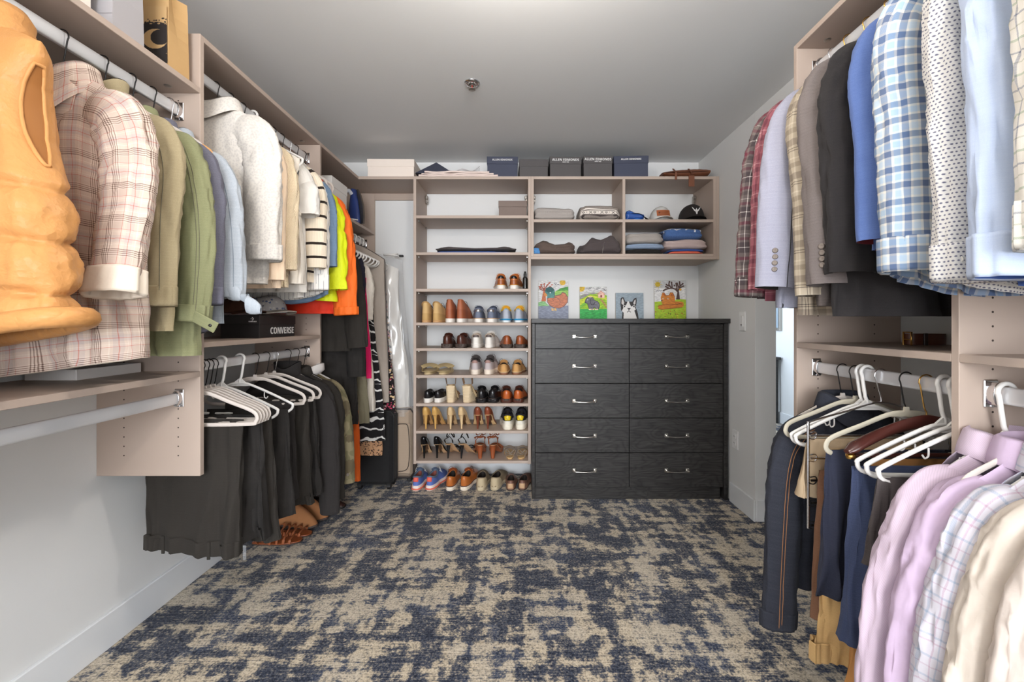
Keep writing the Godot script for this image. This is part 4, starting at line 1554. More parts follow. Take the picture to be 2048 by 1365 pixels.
# ---------------------------------------------------------------- the women's side
func build_left_clothes() -> void:
	var L := {"s": 1.0, "x": RODL}
	var near := "coats on the rod over the bare shelf"
	var G := func(d: Dictionary) -> Dictionary:
		var q := L.duplicate()
		q.merge(d, true)
		return q
	# --- upper rod of the first bay
	var vest := garment("puffer_vest", "orange quilted puffer vest hanging first on its rod", "vest", G.call({"z": -0.97, "top": 1.79, "hem": 1.16, "yaw": -0.3, "sw": 0.2, "hw": 0.265, "th": 0.07, "amp": 0.007, "puff": 0.021, "pitch": 0.105, "armhole": 0.04, "gap": 1.9, "binding": 0.0038, "hole_mat": M.vest_shade, "collar": "puffy", "neck": 0.075, "tilt": 0.075, "seed": 3, "rows": 90, "pocket": [0.015, 0.18, 0.15, 0.21], "zip": [[0.075, 0.29], [0.085, 0.22], [0.1, 0.15], [0.13, 0.09]]}), M.orange_nylon)
	vest_trim(vest)
	hanger("velvet", RODL, 1.865, -0.97, 1, "slim pale hanger with black hook inside the orange vest", -0.3)
	var bl := garment("blazer", "tan and rose checked blazer with a turned-up cream cuff", "blazer", G.call({"z": -1.135, "top": 1.785, "hem": 1.055, "sw": 0.215, "hw": 0.235, "th": 0.042, "amp": 0.012, "cuff": 1.21, "sx": 0.262, "sz": 0.06, "cr": 0.052, "sr": 0.078, "collar": "blazer", "tilt": 0.06, "seed": 5, "band": 0.06, "band_mat": M.cream_lining, "flare": 1.24, "cone": 0.12, "kick": 0.035, "lining": M.cream_lining, "neck": 0.08}), M.tan_check)
	lapel(bl, M.tan_check, 0.73, -0.03)
	hanger("velvet", RODL, 1.865, -1.135, 1, "slim pale hanger with black hook inside the checked blazer")
	garment("jacket", "khaki cotton field jacket with a white shank button on the back tab", "jacket", G.call({"z": -1.245, "top": 1.78, "hem": 1.12, "sw": 0.21, "hw": 0.225, "th": 0.036, "cuff": 1.19, "sx": 0.245, "sz": 0.05, "cr": 0.04, "collar": "stand", "seam": [[118, M.seam_dark, 0.0008]], "seed": 7, "band": 0.05, "flare": 1.04}), M.khaki)
	back_tab(V(RODL + 0.06, 1.725, -1.245 + 0.034))
	hanger("velvet", RODL, 1.865, -1.245, 1, "slim pale hanger with black hook inside the khaki jacket")
	var gj := garment("jacket", "light olive green cotton jacket with rolled tab sleeves", "jacket", G.call({"z": -1.335, "top": 1.775, "hem": 1.045, "sw": 0.21, "hw": 0.225, "th": 0.033, "cuff": 1.15, "sx": 0.25, "sz": 0.03, "cr": 0.045, "collar": "shirt", "seam": [[122, M.seam_dark, 0.0008], [130, M.seam_dark, 0.0008]], "seed": 9, "band": 0.045, "flare": 1.1, "bow": 0.015, "pocket": [[0.1, 0.2, 0.11, 0.14], [-0.08, 0.2, 0.11, 0.14]]}), M.olive)
	var tb := Geo.new()
	tb.xf = Transform3D(Basis(Vector3(0, 0, 1), -0.5), V(0.262, 0.1, 0.055))
	tb.box(Vector3(), V(0.075, 0.032, 0.006), 0.002)
	var tab := part(gj, "sleeve_tab", tb, M.olive)
	var ey := Geo.new()
	ey.xf = Transform3D(Basis(Vector3.RIGHT, PI / 2), V(0.28, 0.09, 0.06))
	ey.lathe([[0.0, 0.001], [0.004, 0.001], [0.005, -0.002]], Vector3(), 10)
	part(tab, "snap", ey, M.button_dark)
	hanger("velvet", RODL, 1.865, -1.335, 1, "slim pale hanger with black hook inside the olive jacket")
	garment("denim_shirt", "slate grey denim shirt between the olive jacket and the pale denim", "shirt", G.call({"z": -1.41, "top": 1.772, "hem": 1.09, "sw": 0.205, "hw": 0.215, "th": 0.028, "cuff": 1.2, "sx": 0.25, "sz": 0.035, "cr": 0.042, "collar": "shirt", "seed": 11, "band": 0.05, "pocket": [0.09, 0.5, 0.1, 0.11], "placket": -0.02, "button_mat": M.button_dark, "tail": 0.03}), M.slate)
	hanger("velvet", RODL, 1.865, -1.41, 1, "slim pale hanger with black hook inside the slate denim shirt")
	var pd := garment("denim_jacket", "pale blue denim jacket with knotted cuffs beside the taupe panel edge", "jacket", G.call({"z": -1.482, "top": 1.772, "hem": 1.14, "sw": 0.205, "hw": 0.21, "th": 0.03, "cuff": 1.225, "sx": 0.262, "sz": 0.02, "cr": 0.045, "collar": "shirt", "seam": [[128, M.seam_pale]], "seed": 13, "pocket": [0.09, 0.42, 0.1, 0.1]}), M.pale_denim)
	var kn := Geo.new()
	for q in [[0.25, 0.02], [0.31, -0.02]]:
		var bow := []
		for k in 9:
			var u := k / 8.0
			var row := PackedVector3Array()
			for c in 12:
				var a := TAU * c / 12
				var rr := 0.024 * sin(PI * clampf(u, 0.06, 0.94)) + 0.006
				row.append(V(0.262 + (q[0] - 0.28) * 2.0 * u + 0.01 * sin(u * 9.0), 0.085 + q[1] * 2.2 * u + sin(a) * rr, 0.035 + cos(a) * rr * 0.5))
			bow.append(row)
		kn.grid(bow, true)
	part(pd, "knotted_cuff", kn, M.pale_denim)
	hanger("pine", RODL, 1.865, -1.482, 1, "blond wooden hanger with chrome hook inside the pale denim jacket")

	# --- upper rod of the second bay
	var r2 := 2.04
	var top2 := 1.955
	garment("jacket", "white eyelet-embroidered button jacket with frayed pockets", "jacket", G.call({"z": -1.705, "top": 1.985, "hem": 1.29, "sw": 0.215, "hw": 0.225, "th": 0.042, "cuff": 1.375, "sx": 0.255, "sz": 0.04, "cr": 0.06, "sr": 0.08, "collar": "shirt", "neck": 0.085, "seed": 15, "band": 0.055, "flare": 1.06, "placket": -0.03, "pocket": [0.1, 0.36, 0.11, 0.12]}), M.eyelet)
	hanger("velvet", RODL, r2, -1.705, 1, "slim pale hanger with black hook inside the embroidered white jacket")
	garment("cardigan", "sheer peach cardigan behind the embroidered white jacket", "cardigan", G.call({"z": -1.79, "top": top2, "hem": 1.28, "sw": 0.2, "hw": 0.225, "th": 0.03, "cuff": 1.31, "sx": 0.235, "sz": 0.02, "cr": 0.04, "seed": 17, "amp": 0.016}), M.peach)
	hanger("velvet", RODL, r2, -1.79, 1, "slim pale hanger with black hook inside the peach cardigan")
	garment("sweater", "cream cable-knit sweater with a ribbed hem", "sweater", G.call({"z": -1.87, "top": top2 - 0.01, "hem": 1.29, "sw": 0.21, "hw": 0.215, "th": 0.034, "cuff": 1.36, "sx": 0.24, "sz": 0.02, "cr": 0.042, "collar": "round", "seed": 19}), M.cable)
	hanger("grey", RODL, r2, -1.87, 1, "grey velvet hanger with black hook inside the cable-knit sweater")
	garment("blouse", "ivory sleeveless blouse with a ruffled scoop neck", "blouse", G.call({"z": -1.95, "top": top2 - 0.02, "hem": 1.31, "sw": 0.2, "hw": 0.225, "th": 0.03, "scoop": 0.14, "neck": 0.1, "amp": 0.016, "seed": 21, "armhole": 0.02, "collar": "round"}), M.ecru)
	hanger("tubular", RODL, r2, -1.95, 1, "white plastic hanger holding the ruffled ivory blouse")
	garment("blouse", "plain white short-sleeved blouse beside the striped sweater", "blouse", G.call({"z": -2.03, "top": top2 - 0.02, "hem": 1.28, "sw": 0.205, "hw": 0.22, "th": 0.028, "cuff": 1.62, "sx": 0.25, "cr": 0.06, "seed": 23}), M.white)
	hanger("velvet", RODL, r2, -2.03, 1, "slim pale hanger with black hook inside the plain white blouse")
	garment("sweater", "cream rib-knit sweater with dark brown stripes", "sweater", G.call({"z": -2.1, "top": top2 - 0.025, "hem": 1.33, "sw": 0.22, "hw": 0.22, "th": 0.035, "cuff": 1.395, "sx": 0.258, "sz": 0.03, "cr": 0.052, "sr": 0.08, "collar": "round", "seed": 25, "band": 0.06, "band_mat": M.rib, "flare": 0.92, "crease": 0.06}), M.striped_knit)
	hanger("grey", RODL, r2, -2.1, 1, "grey velvet hanger with black hook inside the brown-striped sweater")
	garment("shirt", "white shirt with thin dark pinstripes and loose cuffs", "shirt", G.call({"z": -2.175, "top": top2 - 0.03, "hem": 1.25, "sw": 0.205, "hw": 0.225, "th": 0.028, "cuff": 1.3, "sx": 0.25, "sz": 0.05, "cr": 0.045, "collar": "shirt", "seed": 27, "band": 0.07, "flare": 1.1, "tail": 0.04}), M.pinstripe)
	hanger("velvet", RODL, r2, -2.175, 1, "slim pale hanger with black hook inside the pinstriped shirt")
	garment("denim_shirt", "washed blue denim shirt beside the lime puffer jacket", "shirt", G.call({"z": -2.245, "top": top2 - 0.03, "hem": 1.235, "sw": 0.205, "hw": 0.225, "th": 0.028, "cuff": 1.42, "sx": 0.25, "sz": 0.02, "cr": 0.045, "collar": "shirt", "seed": 29, "tail": 0.05}), M.mid_denim)
	hanger("pine", RODL, r2, -2.245, 1, "blond wooden hanger with chrome hook inside the blue denim shirt")
	garment("puffer_jacket", "lime yellow quilted puffer jacket", "jacket", G.call({"z": -2.315, "top": top2 - 0.06, "hem": 1.25, "sw": 0.2, "hw": 0.235, "th": 0.042, "puff": 0.01, "pitch": 0.12, "cuff": 1.31, "sx": 0.258, "sz": 0.015, "cr": 0.06, "sr": 0.075, "amp": 0.004, "seed": 31, "rows": 44, "tilt": -0.03}), M.lime)
	hanger("velvet", RODL, r2, -2.315, 1, "slim pale hanger with black hook inside the lime puffer jacket")
	garment("rain_jacket", "red-orange hooded rain jacket with lighter orange sleeves", "jacket", G.call({"z": -2.395, "top": top2 - 0.07, "hem": 1.19, "sw": 0.215, "hw": 0.245, "th": 0.045, "cuff": 1.185, "sx": 0.285, "sz": 0.02, "cr": 0.055, "sr": 0.08, "collar": "hood", "collar_mat": M.red, "seed": 33, "lining": M.red, "band": 0.04, "sleeve_mat": M.orange}), M.red)
	hanger("velvet", RODL, r2, -2.395, 1, "slim pale hanger with black hook inside the orange rain jacket")
	# --- lower rod of the second bay: hangers with dark trousers
	var r3 := 0.985
	for k in 5:
		hanger("velvet", RODL + 0.02, r3, -1.575 - 0.024 * k, 1, ["beige velvet hanger nearest the panel edge in the cluster of five", "second beige velvet hanger of the cluster by the panel edge", "middle beige velvet hanger of the cluster by the panel edge", "fourth beige velvet hanger of the cluster by the panel edge", "last beige velvet hanger of the cluster, next to the white ones"][k], -0.02 * k)
	draped("trousers", "black trousers with a belt-looped waistband, hung lowest by the wall", "trousers", G.call({"z": -1.6, "top": 0.797, "hem": 0.315, "w0": 0.175, "w1": 0.16, "th": 0.03, "cx": 0.0, "tilt": -0.03, "waist": true, "seed": 41, "amp": 0.01}), M.black_twill)
	draped("trousers", "black pleated trousers on the last beige hanger of the cluster", "trousers", G.call({"z": -1.675, "top": 0.797, "hem": 0.335, "w0": 0.175, "w1": 0.2, "th": 0.028, "seed": 43, "amp": 0.018, "waves": 9.0, "cx": 0.02}), M.black_cloth)
	hanger("tubular", RODL, r3, -1.745, 1, "white plastic hanger holding jeans, beside the beige cluster", 0.03)
	draped("trousers", "black jeans on the white plastic hanger beside the beige cluster", "trousers", G.call({"z": -1.745, "top": 0.782, "hem": 0.3, "w0": 0.165, "w1": 0.2, "th": 0.028, "seed": 45, "amp": 0.014, "cx": 0.03}), M.black_twill)
	hanger("tubular", RODL, r3, -1.86, 1, "white plastic hanger with strap hooks, second from the beige cluster", 0.03)
	draped("trousers", "faded black trousers on the second white plastic hanger", "trousers", G.call({"z": -1.86, "top": 0.782, "hem": 0.345, "w0": 0.165, "w1": 0.2, "th": 0.028, "seed": 47, "amp": 0.014, "cx": 0.03}), M.black_cloth)
	for k in 3:
		hanger("velvet", RODL, r3, [-1.965, -2.05, -2.12][k], 1, ["cream slim hanger with black hook holding leggings", "cream slim hanger with black hook behind the one with the leggings", "cream slim hanger with a chrome hook in the row of black trousers"][k], 0.0, "", M.chrome if k == 2 else null)
	draped("leggings", "black leggings with a white care label on the slim hanger", "leggings", G.call({"z": -1.965, "top": 0.797, "hem": 0.36, "w0": 0.15, "w1": 0.16, "th": 0.026, "seed": 49, "amp": 0.014, "cx": 0.02}), M.soft_black)
	draped("trousers", "black flared trousers on the slim hanger behind the leggings", "trousers", G.call({"z": -2.05, "top": 0.797, "hem": 0.31, "w0": 0.16, "w1": 0.185, "th": 0.028, "seed": 51, "amp": 0.016, "cx": 0.03}), M.black_twill)
	draped("trousers", "dark corduroy trousers on the chrome-hooked hanger", "trousers", G.call({"z": -2.12, "top": 0.797, "hem": 0.325, "w0": 0.16, "w1": 0.19, "th": 0.028, "seed": 53, "amp": 0.018, "cx": 0.03, "waves": 9.0}), M.black_cloth)
	part(find_child("leggings", false, false), "care_label", Geo.new().box(V(0.06, 0.405, 0.034), V(0.05, 0.036, 0.002), 0.0005), M.white, "white care label")
	garment("sweatshirt", "black funnel-neck sweatshirt with ribbed cuffs", "sweatshirt", G.call({"z": -2.24, "top": 0.91, "hem": 0.31, "sw": 0.215, "hw": 0.215, "th": 0.04, "cuff": 0.2, "sx": 0.27, "sz": 0.03, "cr": 0.045, "sr": 0.075, "collar": "stand", "seed": 55, "band": 0.06, "flare": 0.82}), M.soft_black)
	hanger("velvet", RODL, r3, -2.24, 1, "cream slim hanger inside the black funnel-neck sweatshirt")
	garment("jacket", "black zip jacket behind the funnel-neck sweatshirt", "jacket", G.call({"z": -2.325, "top": 0.905, "hem": 0.33, "sw": 0.215, "hw": 0.215, "th": 0.03, "cuff": 0.24, "sx": 0.262, "cr": 0.042, "collar": "shirt", "seed": 57}), M.black_twill)
	hanger("grey", RODL, r3, -2.325, 1, "grey slim hanger inside the black zip jacket")
	garment("camouflage_jacket", "camouflage field jacket with a pale grey hood", "jacket", G.call({"z": -2.4, "top": 0.9, "hem": 0.38, "sw": 0.215, "hw": 0.215, "th": 0.03, "cuff": 0.29, "sx": 0.285, "cr": 0.042, "sz": 0.02, "collar": "hood", "collar_mat": M.grey_jersey, "seed": 59, "buttons": [1, 0.03, 0.05, 125]}), M.camo)
	hanger("grey", RODL, r3, -2.4, 1, "grey slim hanger inside the camouflage jacket")

	# --- long rod of the corner bay
	var r4 := 1.735
	var t4 := 1.65
	var long := [
		["jacket", "black satin blazer hung beneath the orange sleeve", "jacket", {"z": -2.55, "top": t4, "hem": 0.98, "sw": 0.205, "hw": 0.22, "th": 0.036, "cuff": 1.0, "sx": 0.275, "sz": 0.02, "cr": 0.055, "collar": "blazer", "seed": 71}, "black_twill"],
		["dress", "long black jersey dress beside the satin blazer", "dress", {"z": -2.615, "top": t4, "hem": 0.55, "sw": 0.195, "hw": 0.24, "th": 0.034, "amp": 0.02, "cuff": 0.83, "sx": 0.25, "cr": 0.05, "seed": 73}, "black_cloth"],
		["cardigan", "navy cardigan with sequinned sleeve edges", "cardigan", {"z": -2.71, "top": t4, "hem": 0.83, "sw": 0.2, "hw": 0.22, "th": 0.028, "cuff": 1.06, "sx": 0.215, "cr": 0.04, "seed": 75, "band": 0.26, "band_mat": M.sequin}, "ink"],
		["skirt", "olive drab pencil skirt hanging behind the black dress", "skirt", {"z": -2.76, "top": 1.2, "hem": 0.52, "sw": 0.18, "hw": 0.235, "th": 0.026, "drop": 0.01, "scoop": 0.0, "seed": 77}, "olive_drab"],
		["top", "fuchsia pink sleeveless top showing below the black sleeve", "top", {"z": -2.83, "top": 1.5, "hem": 0.79, "sw": 0.19, "hw": 0.228, "th": 0.026, "seed": 79}, "fuchsia"],
		["dress", "cream wool shift dress behind the fuchsia top", "dress", {"z": -2.9, "top": 1.6, "hem": 0.57, "sw": 0.19, "hw": 0.245, "th": 0.03, "amp": 0.012, "cuff": 1.16, "sx": 0.205, "cr": 0.04, "seed": 81}, "ecru"],
		["dress", "black and white zebra-striped dress above the black suitcase", "dress", {"z": -2.965, "top": 1.5, "hem": 0.36, "sw": 0.18, "hw": 0.27, "th": 0.026, "amp": 0.012, "seed": 83, "tilt": 0.02}, "zebra"],
		["dress", "leopard-print dress hem showing under the zebra-striped dress", "dress", {"z": -3.005, "top": 1.5, "hem": 0.25, "sw": 0.17, "hw": 0.24, "th": 0.02, "amp": 0.01, "seed": 84}, "leopard"],
		["skirt", "rust orange skirt showing low behind the camouflage sleeve", "skirt", {"z": -2.665, "top": 1.3, "hem": 0.2, "sw": 0.17, "hw": 0.215, "th": 0.02, "drop": 0.01, "scoop": 0.0, "amp": 0.01, "seed": 86}, "rust"]]
	for d in long:
		garment(d[0], d[1], d[2], G.call(d[3]), M[d[4]])
		hanger("tubular" if d[3].z < -2.6 else "velvet", RODL, r4, d[3].z, 1, "%s hanger under the %s" % ["white plastic" if d[3].z < -2.6 else "slim pale", d[1].split(" hung")[0].split(" showing")[0].split(" beside")[0].split(" behind")[0].split(" above")[0].split(" hanging")[0]])
	# garment bag: a flat stiff sheath with piped edge
	var gb := garment("garment_bag", "taupe zipped garment bag in the corner", "garment bag", G.call({"z": -3.05, "top": 1.69, "hem": 0.6, "sw": 0.24, "hw": 0.27, "th": 0.035, "drop": 0.12, "scoop": 0.0, "amp": 0.012, "seed": 85, "waves": 3.0}), M.garment_bag)
	var pipe := []
	for k in 30:
		var t := k / 29.0
		var y := lerpf(0.02, 0.95, t)
		pipe.append(V(lerpf(0.27, 0.243, smoothstep(0.0, 1.0, y / 1.09)), y, 0.002))
	for k in 8:
		var u := 0.24 - k * 0.03
		pipe.append(V(u, 1.09 - 0.12 * pow(u / 0.24, 1.35) + 0.003, 0.002))
	part(gb, "piping", Geo.new().tube(pipe, 0.0035, 6), M.bag_edge)
	hanger("tubular", RODL, r4, -3.05, 1, "white plastic hanger carrying the taupe garment bag")
	garment("dress", "black floral dress with a pink-flowered flounce by the garment bag", "dress", G.call({"z": -3.13, "top": 1.5, "hem": 0.5, "sw": 0.19, "hw": 0.3, "th": 0.032, "amp": 0.015, "seed": 87}), M.floral_black)
	hanger("tubular", RODL, r4, -3.13, 1, "white plastic hanger above the black floral dress")
	garment("dress", "white and pink floral dress beneath a clear dry-cleaning bag", "dress", G.call({"z": -3.2, "top": 1.6, "hem": 0.82, "sw": 0.2, "hw": 0.25, "th": 0.03, "amp": 0.014, "seed": 89}), M.floral_white)
	var wg := garment("dress", "white gown in the dry-cleaning bag by the back wall", "gown", G.call({"z": -3.28, "top": 1.61, "hem": 0.5, "x": RODL + 0.05, "sw": 0.22, "hw": 0.31, "th": 0.03, "amp": 0.02, "seed": 91, "waves": 8.0}), M.white)
	hanger("tubular", RODL, r4, -3.28, 1, "white plastic hanger above the bagged white gown")
	hanger("tubular", RODL, r4, -3.215, 1, "white plastic hanger above the white and pink floral dress")
	var fb := garment("dry_cleaning_bag", "clear plastic dry-cleaning bag draped over the dresses in the corner", "plastic bag", G.call({"z": -3.25, "top": 1.655, "hem": 0.47, "x": RODL + 0.06, "sw": 0.25, "hw": 0.335, "th": 0.082, "drop": 0.06, "amp": 0.012, "seed": 93, "waves": 9.0, "scoop": 0.0}), M.film)
	# coil of white cord on top of the bag
	var coil := Geo.new()
	var cp := []
	for k in 90:
		var a := k * 0.42
		cp.append(V(cos(a) * (0.05 + 0.008 * sin(k * 0.9)), 0.006 + 0.006 * sin(k * 0.37) + k * 0.0002, sin(a) * 0.03))
	coil.tube(cp, 0.003, 6)
	var cd := thing("power_cord", "coiled white power cord resting on the bagged dress", "cord", V(-0.935, 1.618, -3.25))
	part(cd, "coil", coil, M.plastic)
	part(cd, "plug", Geo.new().box(V(0.075, 0.006, 0.01), V(0.03, 0.016, 0.02), 0.003), M.black)

# collar stand, armhole piping, pocket zip and hem roll of the puffer vest
func vest_trim(o: Node3D) -> void:
	var hem := Geo.new()
	var ring := []
	for k in 41:
		var a := TAU * k / 40 + PI
		var x := 0.262 * signf(cos(a)) * pow(absf(cos(a)), 0.8)
		ring.append(V(x * 1.13, -0.075 * (0.5 - x / 0.54) - 0.004, 0.07 * signf(sin(a)) * pow(absf(sin(a)), 0.75)))
	hem.tube(ring, 0.021, 10)
	part(o, "hem_roll", hem, M.orange_nylon)

# notched lapel on the camera side of a jacket
func lapel(o: Node3D, m: Material, H: float, cx: float) -> void:
	for s in [-1, 1]:
		var rows := []
		for r in 10:
			var t := r / 9.0
			var row := PackedVector3Array()
			var w := lerpf(0.075, 0.008, t) * (1.0 if t > 0.25 else 0.75 + t)
			for c in 5:
				var u := c / 4.0
				row.append(V(cx + s * (lerpf(0.07, 0.004, t) + w * (u - 0.2)), H - 0.05 - 0.3 * t, 0.047 + 0.006 * sin(PI * u) - 0.006 * u * (1.0 - t) + 0.004 * t))
			rows.append(row)
		part(o, "lapel", Geo.new().grid(rows), m)

func back_tab(at: Vector3) -> void:
	var j: Node3D = null
	for c in get_children():
		if c.has_meta("label") and str(c.get_meta("label")).begins_with("khaki cotton"):
			j = c
	var g := Geo.new()
	g.box(at - j.position, V(0.13, 0.034, 0.006), 0.002)
	var t := part(j, "back_tab", g, M.khaki)
	var b := Geo.new()
	b.xf = Transform3D(Basis(Vector3.RIGHT, PI / 2), at - j.position + V(-0.035, 0, 0.004))
	b.lathe([[0.0, 0.003], [0.009, 0.003], [0.0105, 0.001], [0.0105, -0.002]], Vector3(), 14)
	part(t, "button", b, M.button_pale, "white shank button")

# ---------------------------------------------------------------- the men's side
func build_right_clothes() -> void:
	var L := {"s": -1.0, "x": RODR}
	var G := func(d: Dictionary) -> Dictionary:
		var q := L.duplicate()
		q.merge(d, true)
		return q
	var r1 := 2.04
	var t1 := 1.955
	var up := [
		["flannel_shirt", "grey and burgundy plaid flannel shirt at the doorway end of the rod", "shirt", {"z": -1.555, "hem": 1.225, "sw": 0.22, "hw": 0.23, "th": 0.03, "cuff": 1.235, "sx": 0.252, "sz": 0.01, "cr": 0.05, "sr": 0.07, "collar": "shirt", "seed": 101, "band": 0.06, "flare": 1.04}, "dark_plaid", "velvet"],
		["flannel_shirt", "maroon plaid flannel shirt between the grey plaid one and the pale blazer", "shirt", {"z": -1.495, "hem": 1.215, "sw": 0.22, "hw": 0.23, "th": 0.026, "cuff": 1.25, "sx": 0.245, "sz": 0.02, "cr": 0.045, "collar": "shirt", "seed": 103}, "maroon_plaid", "velvet"],
		["blazer", "pale lavender grey blazer with four cuff buttons", "blazer", {"z": -1.425, "hem": 1.19, "sw": 0.22, "hw": 0.23, "th": 0.034, "cuff": 1.25, "sx": 0.252, "sz": 0.035, "cr": 0.062, "sr": 0.08, "drop": 0.09, "collar": "blazer", "seed": 105, "seam": [[88, M.seam_black]], "lining": M.black_cloth, "buttons": [4, 0.019, 0.055, 118], "crease": 0.06}, "lavender_grey", "wooden"],
		["blazer", "beige and brown plaid blazer", "blazer", {"z": -1.345, "hem": 1.165, "sw": 0.22, "hw": 0.215, "th": 0.034, "cuff": 1.22, "sx": 0.2, "sz": 0.06, "cr": 0.055, "sr": 0.075, "drop": 0.09, "collar": "blazer", "seed": 107, "crease": 0.06}, "beige_plaid", "wooden"],
		["blazer", "taupe grey wool blazer with four round cuff buttons", "blazer", {"z": -1.265, "hem": 1.19, "sw": 0.225, "hw": 0.21, "th": 0.036, "cuff": 1.245, "sx": 0.2, "sz": 0.055, "cr": 0.068, "sr": 0.085, "drop": 0.09, "collar": "blazer", "seed": 109, "seam": [[84, M.seam_black]], "buttons": [4, 0.0165, 0.05, 138], "crease": 0.08}, "taupe_suit", "wooden"],
		["suit_jacket", "black wool suit jacket hanging lowest beside the taupe blazer", "jacket", {"z": -1.18, "hem": 1.16, "sw": 0.225, "hw": 0.225, "th": 0.036, "cuff": 1.27, "sx": 0.2, "sz": 0.03, "cr": 0.06, "sr": 0.075, "drop": 0.09, "collar": "blazer", "seed": 111, "lining": M.black_cloth}, "black_suit", "wooden"],
		["sweater", "blue pullover with navy shoulders and burgundy trim", "sweater", {"z": -1.095, "hem": 1.32, "sw": 0.215, "hw": 0.19, "th": 0.03, "cuff": 1.335, "sx": 0.195, "sz": 0.04, "cr": 0.055, "sr": 0.075, "collar": "round", "collar_mat": M.burgundy, "seed": 113, "lining": M.burgundy, "crease": 0.04}, "blue_sleeve", "wooden"],
		["shirt", "white and blue gingham shirt", "shirt", {"z": -0.995, "hem": 1.2, "sw": 0.225, "hw": 0.215, "th": 0.038, "cuff": 1.255, "sx": 0.195, "sz": 0.03, "cr": 0.068, "sr": 0.08, "collar": "shirt", "seed": 115, "band": 0.07, "flare": 1.03, "crease": 0.07, "tail": 0.05, "amp": 0.014}, "gingham", "velvet"],
		["shirt", "white shirt with small grey dots", "shirt", {"z": -0.885, "hem": 1.2, "sw": 0.22, "hw": 0.21, "th": 0.034, "cuff": 1.225, "sx": 0.198, "sz": 0.035, "cr": 0.055, "sr": 0.07, "collar": "shirt", "seed": 117, "band": 0.065, "buttons": [1, 0.02, 0.035, 135], "button_mat": M.button_pale, "tail": 0.05, "amp": 0.014}, "dotted", "velvet"],
		["shirt", "light blue dress shirt with a buttoned barrel cuff", "shirt", {"z": -0.8, "hem": 1.2, "sw": 0.22, "hw": 0.215, "th": 0.034, "cuff": 1.222, "sx": 0.218, "sz": 0.04, "cr": 0.055, "sr": 0.07, "collar": "shirt", "seed": 119, "band": 0.07, "lining": M.cobalt, "buttons": [1, 0.02, 0.035, 135], "button_mat": M.button_pale, "tail": 0.05, "amp": 0.014}, "sky_shirt", "velvet"],
		["shirt", "cream shirt with a fine green check at the camera end of the rod", "shirt", {"z": -0.705, "hem": 1.2, "sw": 0.22, "hw": 0.22, "th": 0.034, "cuff": 1.26, "sx": 0.222, "sz": 0.02, "cr": 0.055, "collar": "shirt", "seed": 121, "band": 0.07}, "green_check", "velvet"]]
	var names := ["grey plaid flannel", "maroon plaid flannel", "pale lavender blazer", "beige plaid blazer", "taupe grey blazer", "black suit jacket", "blue pullover", "blue gingham shirt", "grey-dotted shirt", "light blue dress shirt", "green-checked shirt"]
	for i in up.size():
		var d: Array = up[i]
		d[3].top = t1
		var o := garment(d[0], d[1], d[2], G.call(d[3]), M[d[4]])
		hanger(d[5], RODR, r1, d[3].z, -1, "%s inside the %s" % ["dark wooden hanger with a gold hook" if d[5] == "wooden" else "slim hanger with a fine hook", names[i]], 0.0, "", M.gold if i > 1 and i < 8 else M.chrome)
	# --- lower rod by the doorway
	var r2 := 0.985
	garment("denim_jacket", "dark indigo denim trucker jacket with copper stitching", "jacket", G.call({"z": -1.455, "top": 0.905, "hem": 0.3, "sw": 0.205, "hw": 0.2, "th": 0.045, "cuff": 0.19, "sx": 0.238, "sz": 0.05, "cr": 0.046, "sr": 0.07, "collar": "shirt", "seed": 131, "band": 0.05, "flare": 1.06, "pocket": [0.09, 0.38, 0.12, 0.13], "seam": [[104, M.thread, 0.0012], [112, M.thread, 0.0012]], "placket": 0.02, "button_mat": M.thread, "lining": M.dark_denim}), M.raw_denim)
	hanger("velvet", RODR, r2, -1.455, -1, "slim hanger with black hook inside the indigo denim jacket")
	hanger("olive", RODR, r2, -1.4, -1, "beige velvet hanger just in front of the denim jacket", 0.0)
	hanger("tubular", RODR, r2, -1.372, -1, "white plastic hanger next to the beige velvet one by the denim jacket", 0.0)
	hanger("tubular", RODR, r2, -1.352, -1, "white plastic hanger overlapping its twin beside the chrome tiered hanger", 0.0)
	draped("trousers", "black trousers on the twin white hangers by the denim jacket", "trousers", G.call({"z": -1.362, "top": 0.782, "hem": 0.42, "w0": 0.14, "w1": 0.14, "th": 0.02, "seed": 133, "cx": -0.04}), M.black_cloth)
	# chrome tiered trouser hanger with swing arms
	var ct := thing("tiered_trouser_hanger", "chrome five-tier trouser hanger on the lower rod", "hanger", V(RODR, r2, -1.3))
	var hp := []
	for k in 11:
		var a := deg_to_rad(lerpf(205, -35, k / 10.0))
		hp.append(V(-cos(a) * 0.019, 0.004 + sin(a) * 0.019, 0))
	hp.append_array([V(-0.004, -0.045, 0), V(0, -0.06, 0), V(0, -0.075, 0)])
	part(ct, "hook", Geo.new().tube(curve(hp, 2), 0.002, 8), M.chrome)
	part(ct, "top_bar", Geo.new().tube(curve([V(0.2, -0.135, 0), V(0.1, -0.1, 0), V(0, -0.074, 0), V(-0.1, -0.1, 0), V(-0.205, -0.13, 0), V(-0.212, -0.145, 0)], 5), 0.0028, 8), M.chrome)
	part(ct, "post", Geo.new().tube([V(-0.212, -0.13, 0), V(-0.212, -0.44, 0)], 0.004, 8), M.chrome)
	part(ct, "post", Geo.new().tube([V(0.2, -0.13, 0), V(0.2, -0.44, 0)], 0.003, 8), M.chrome)
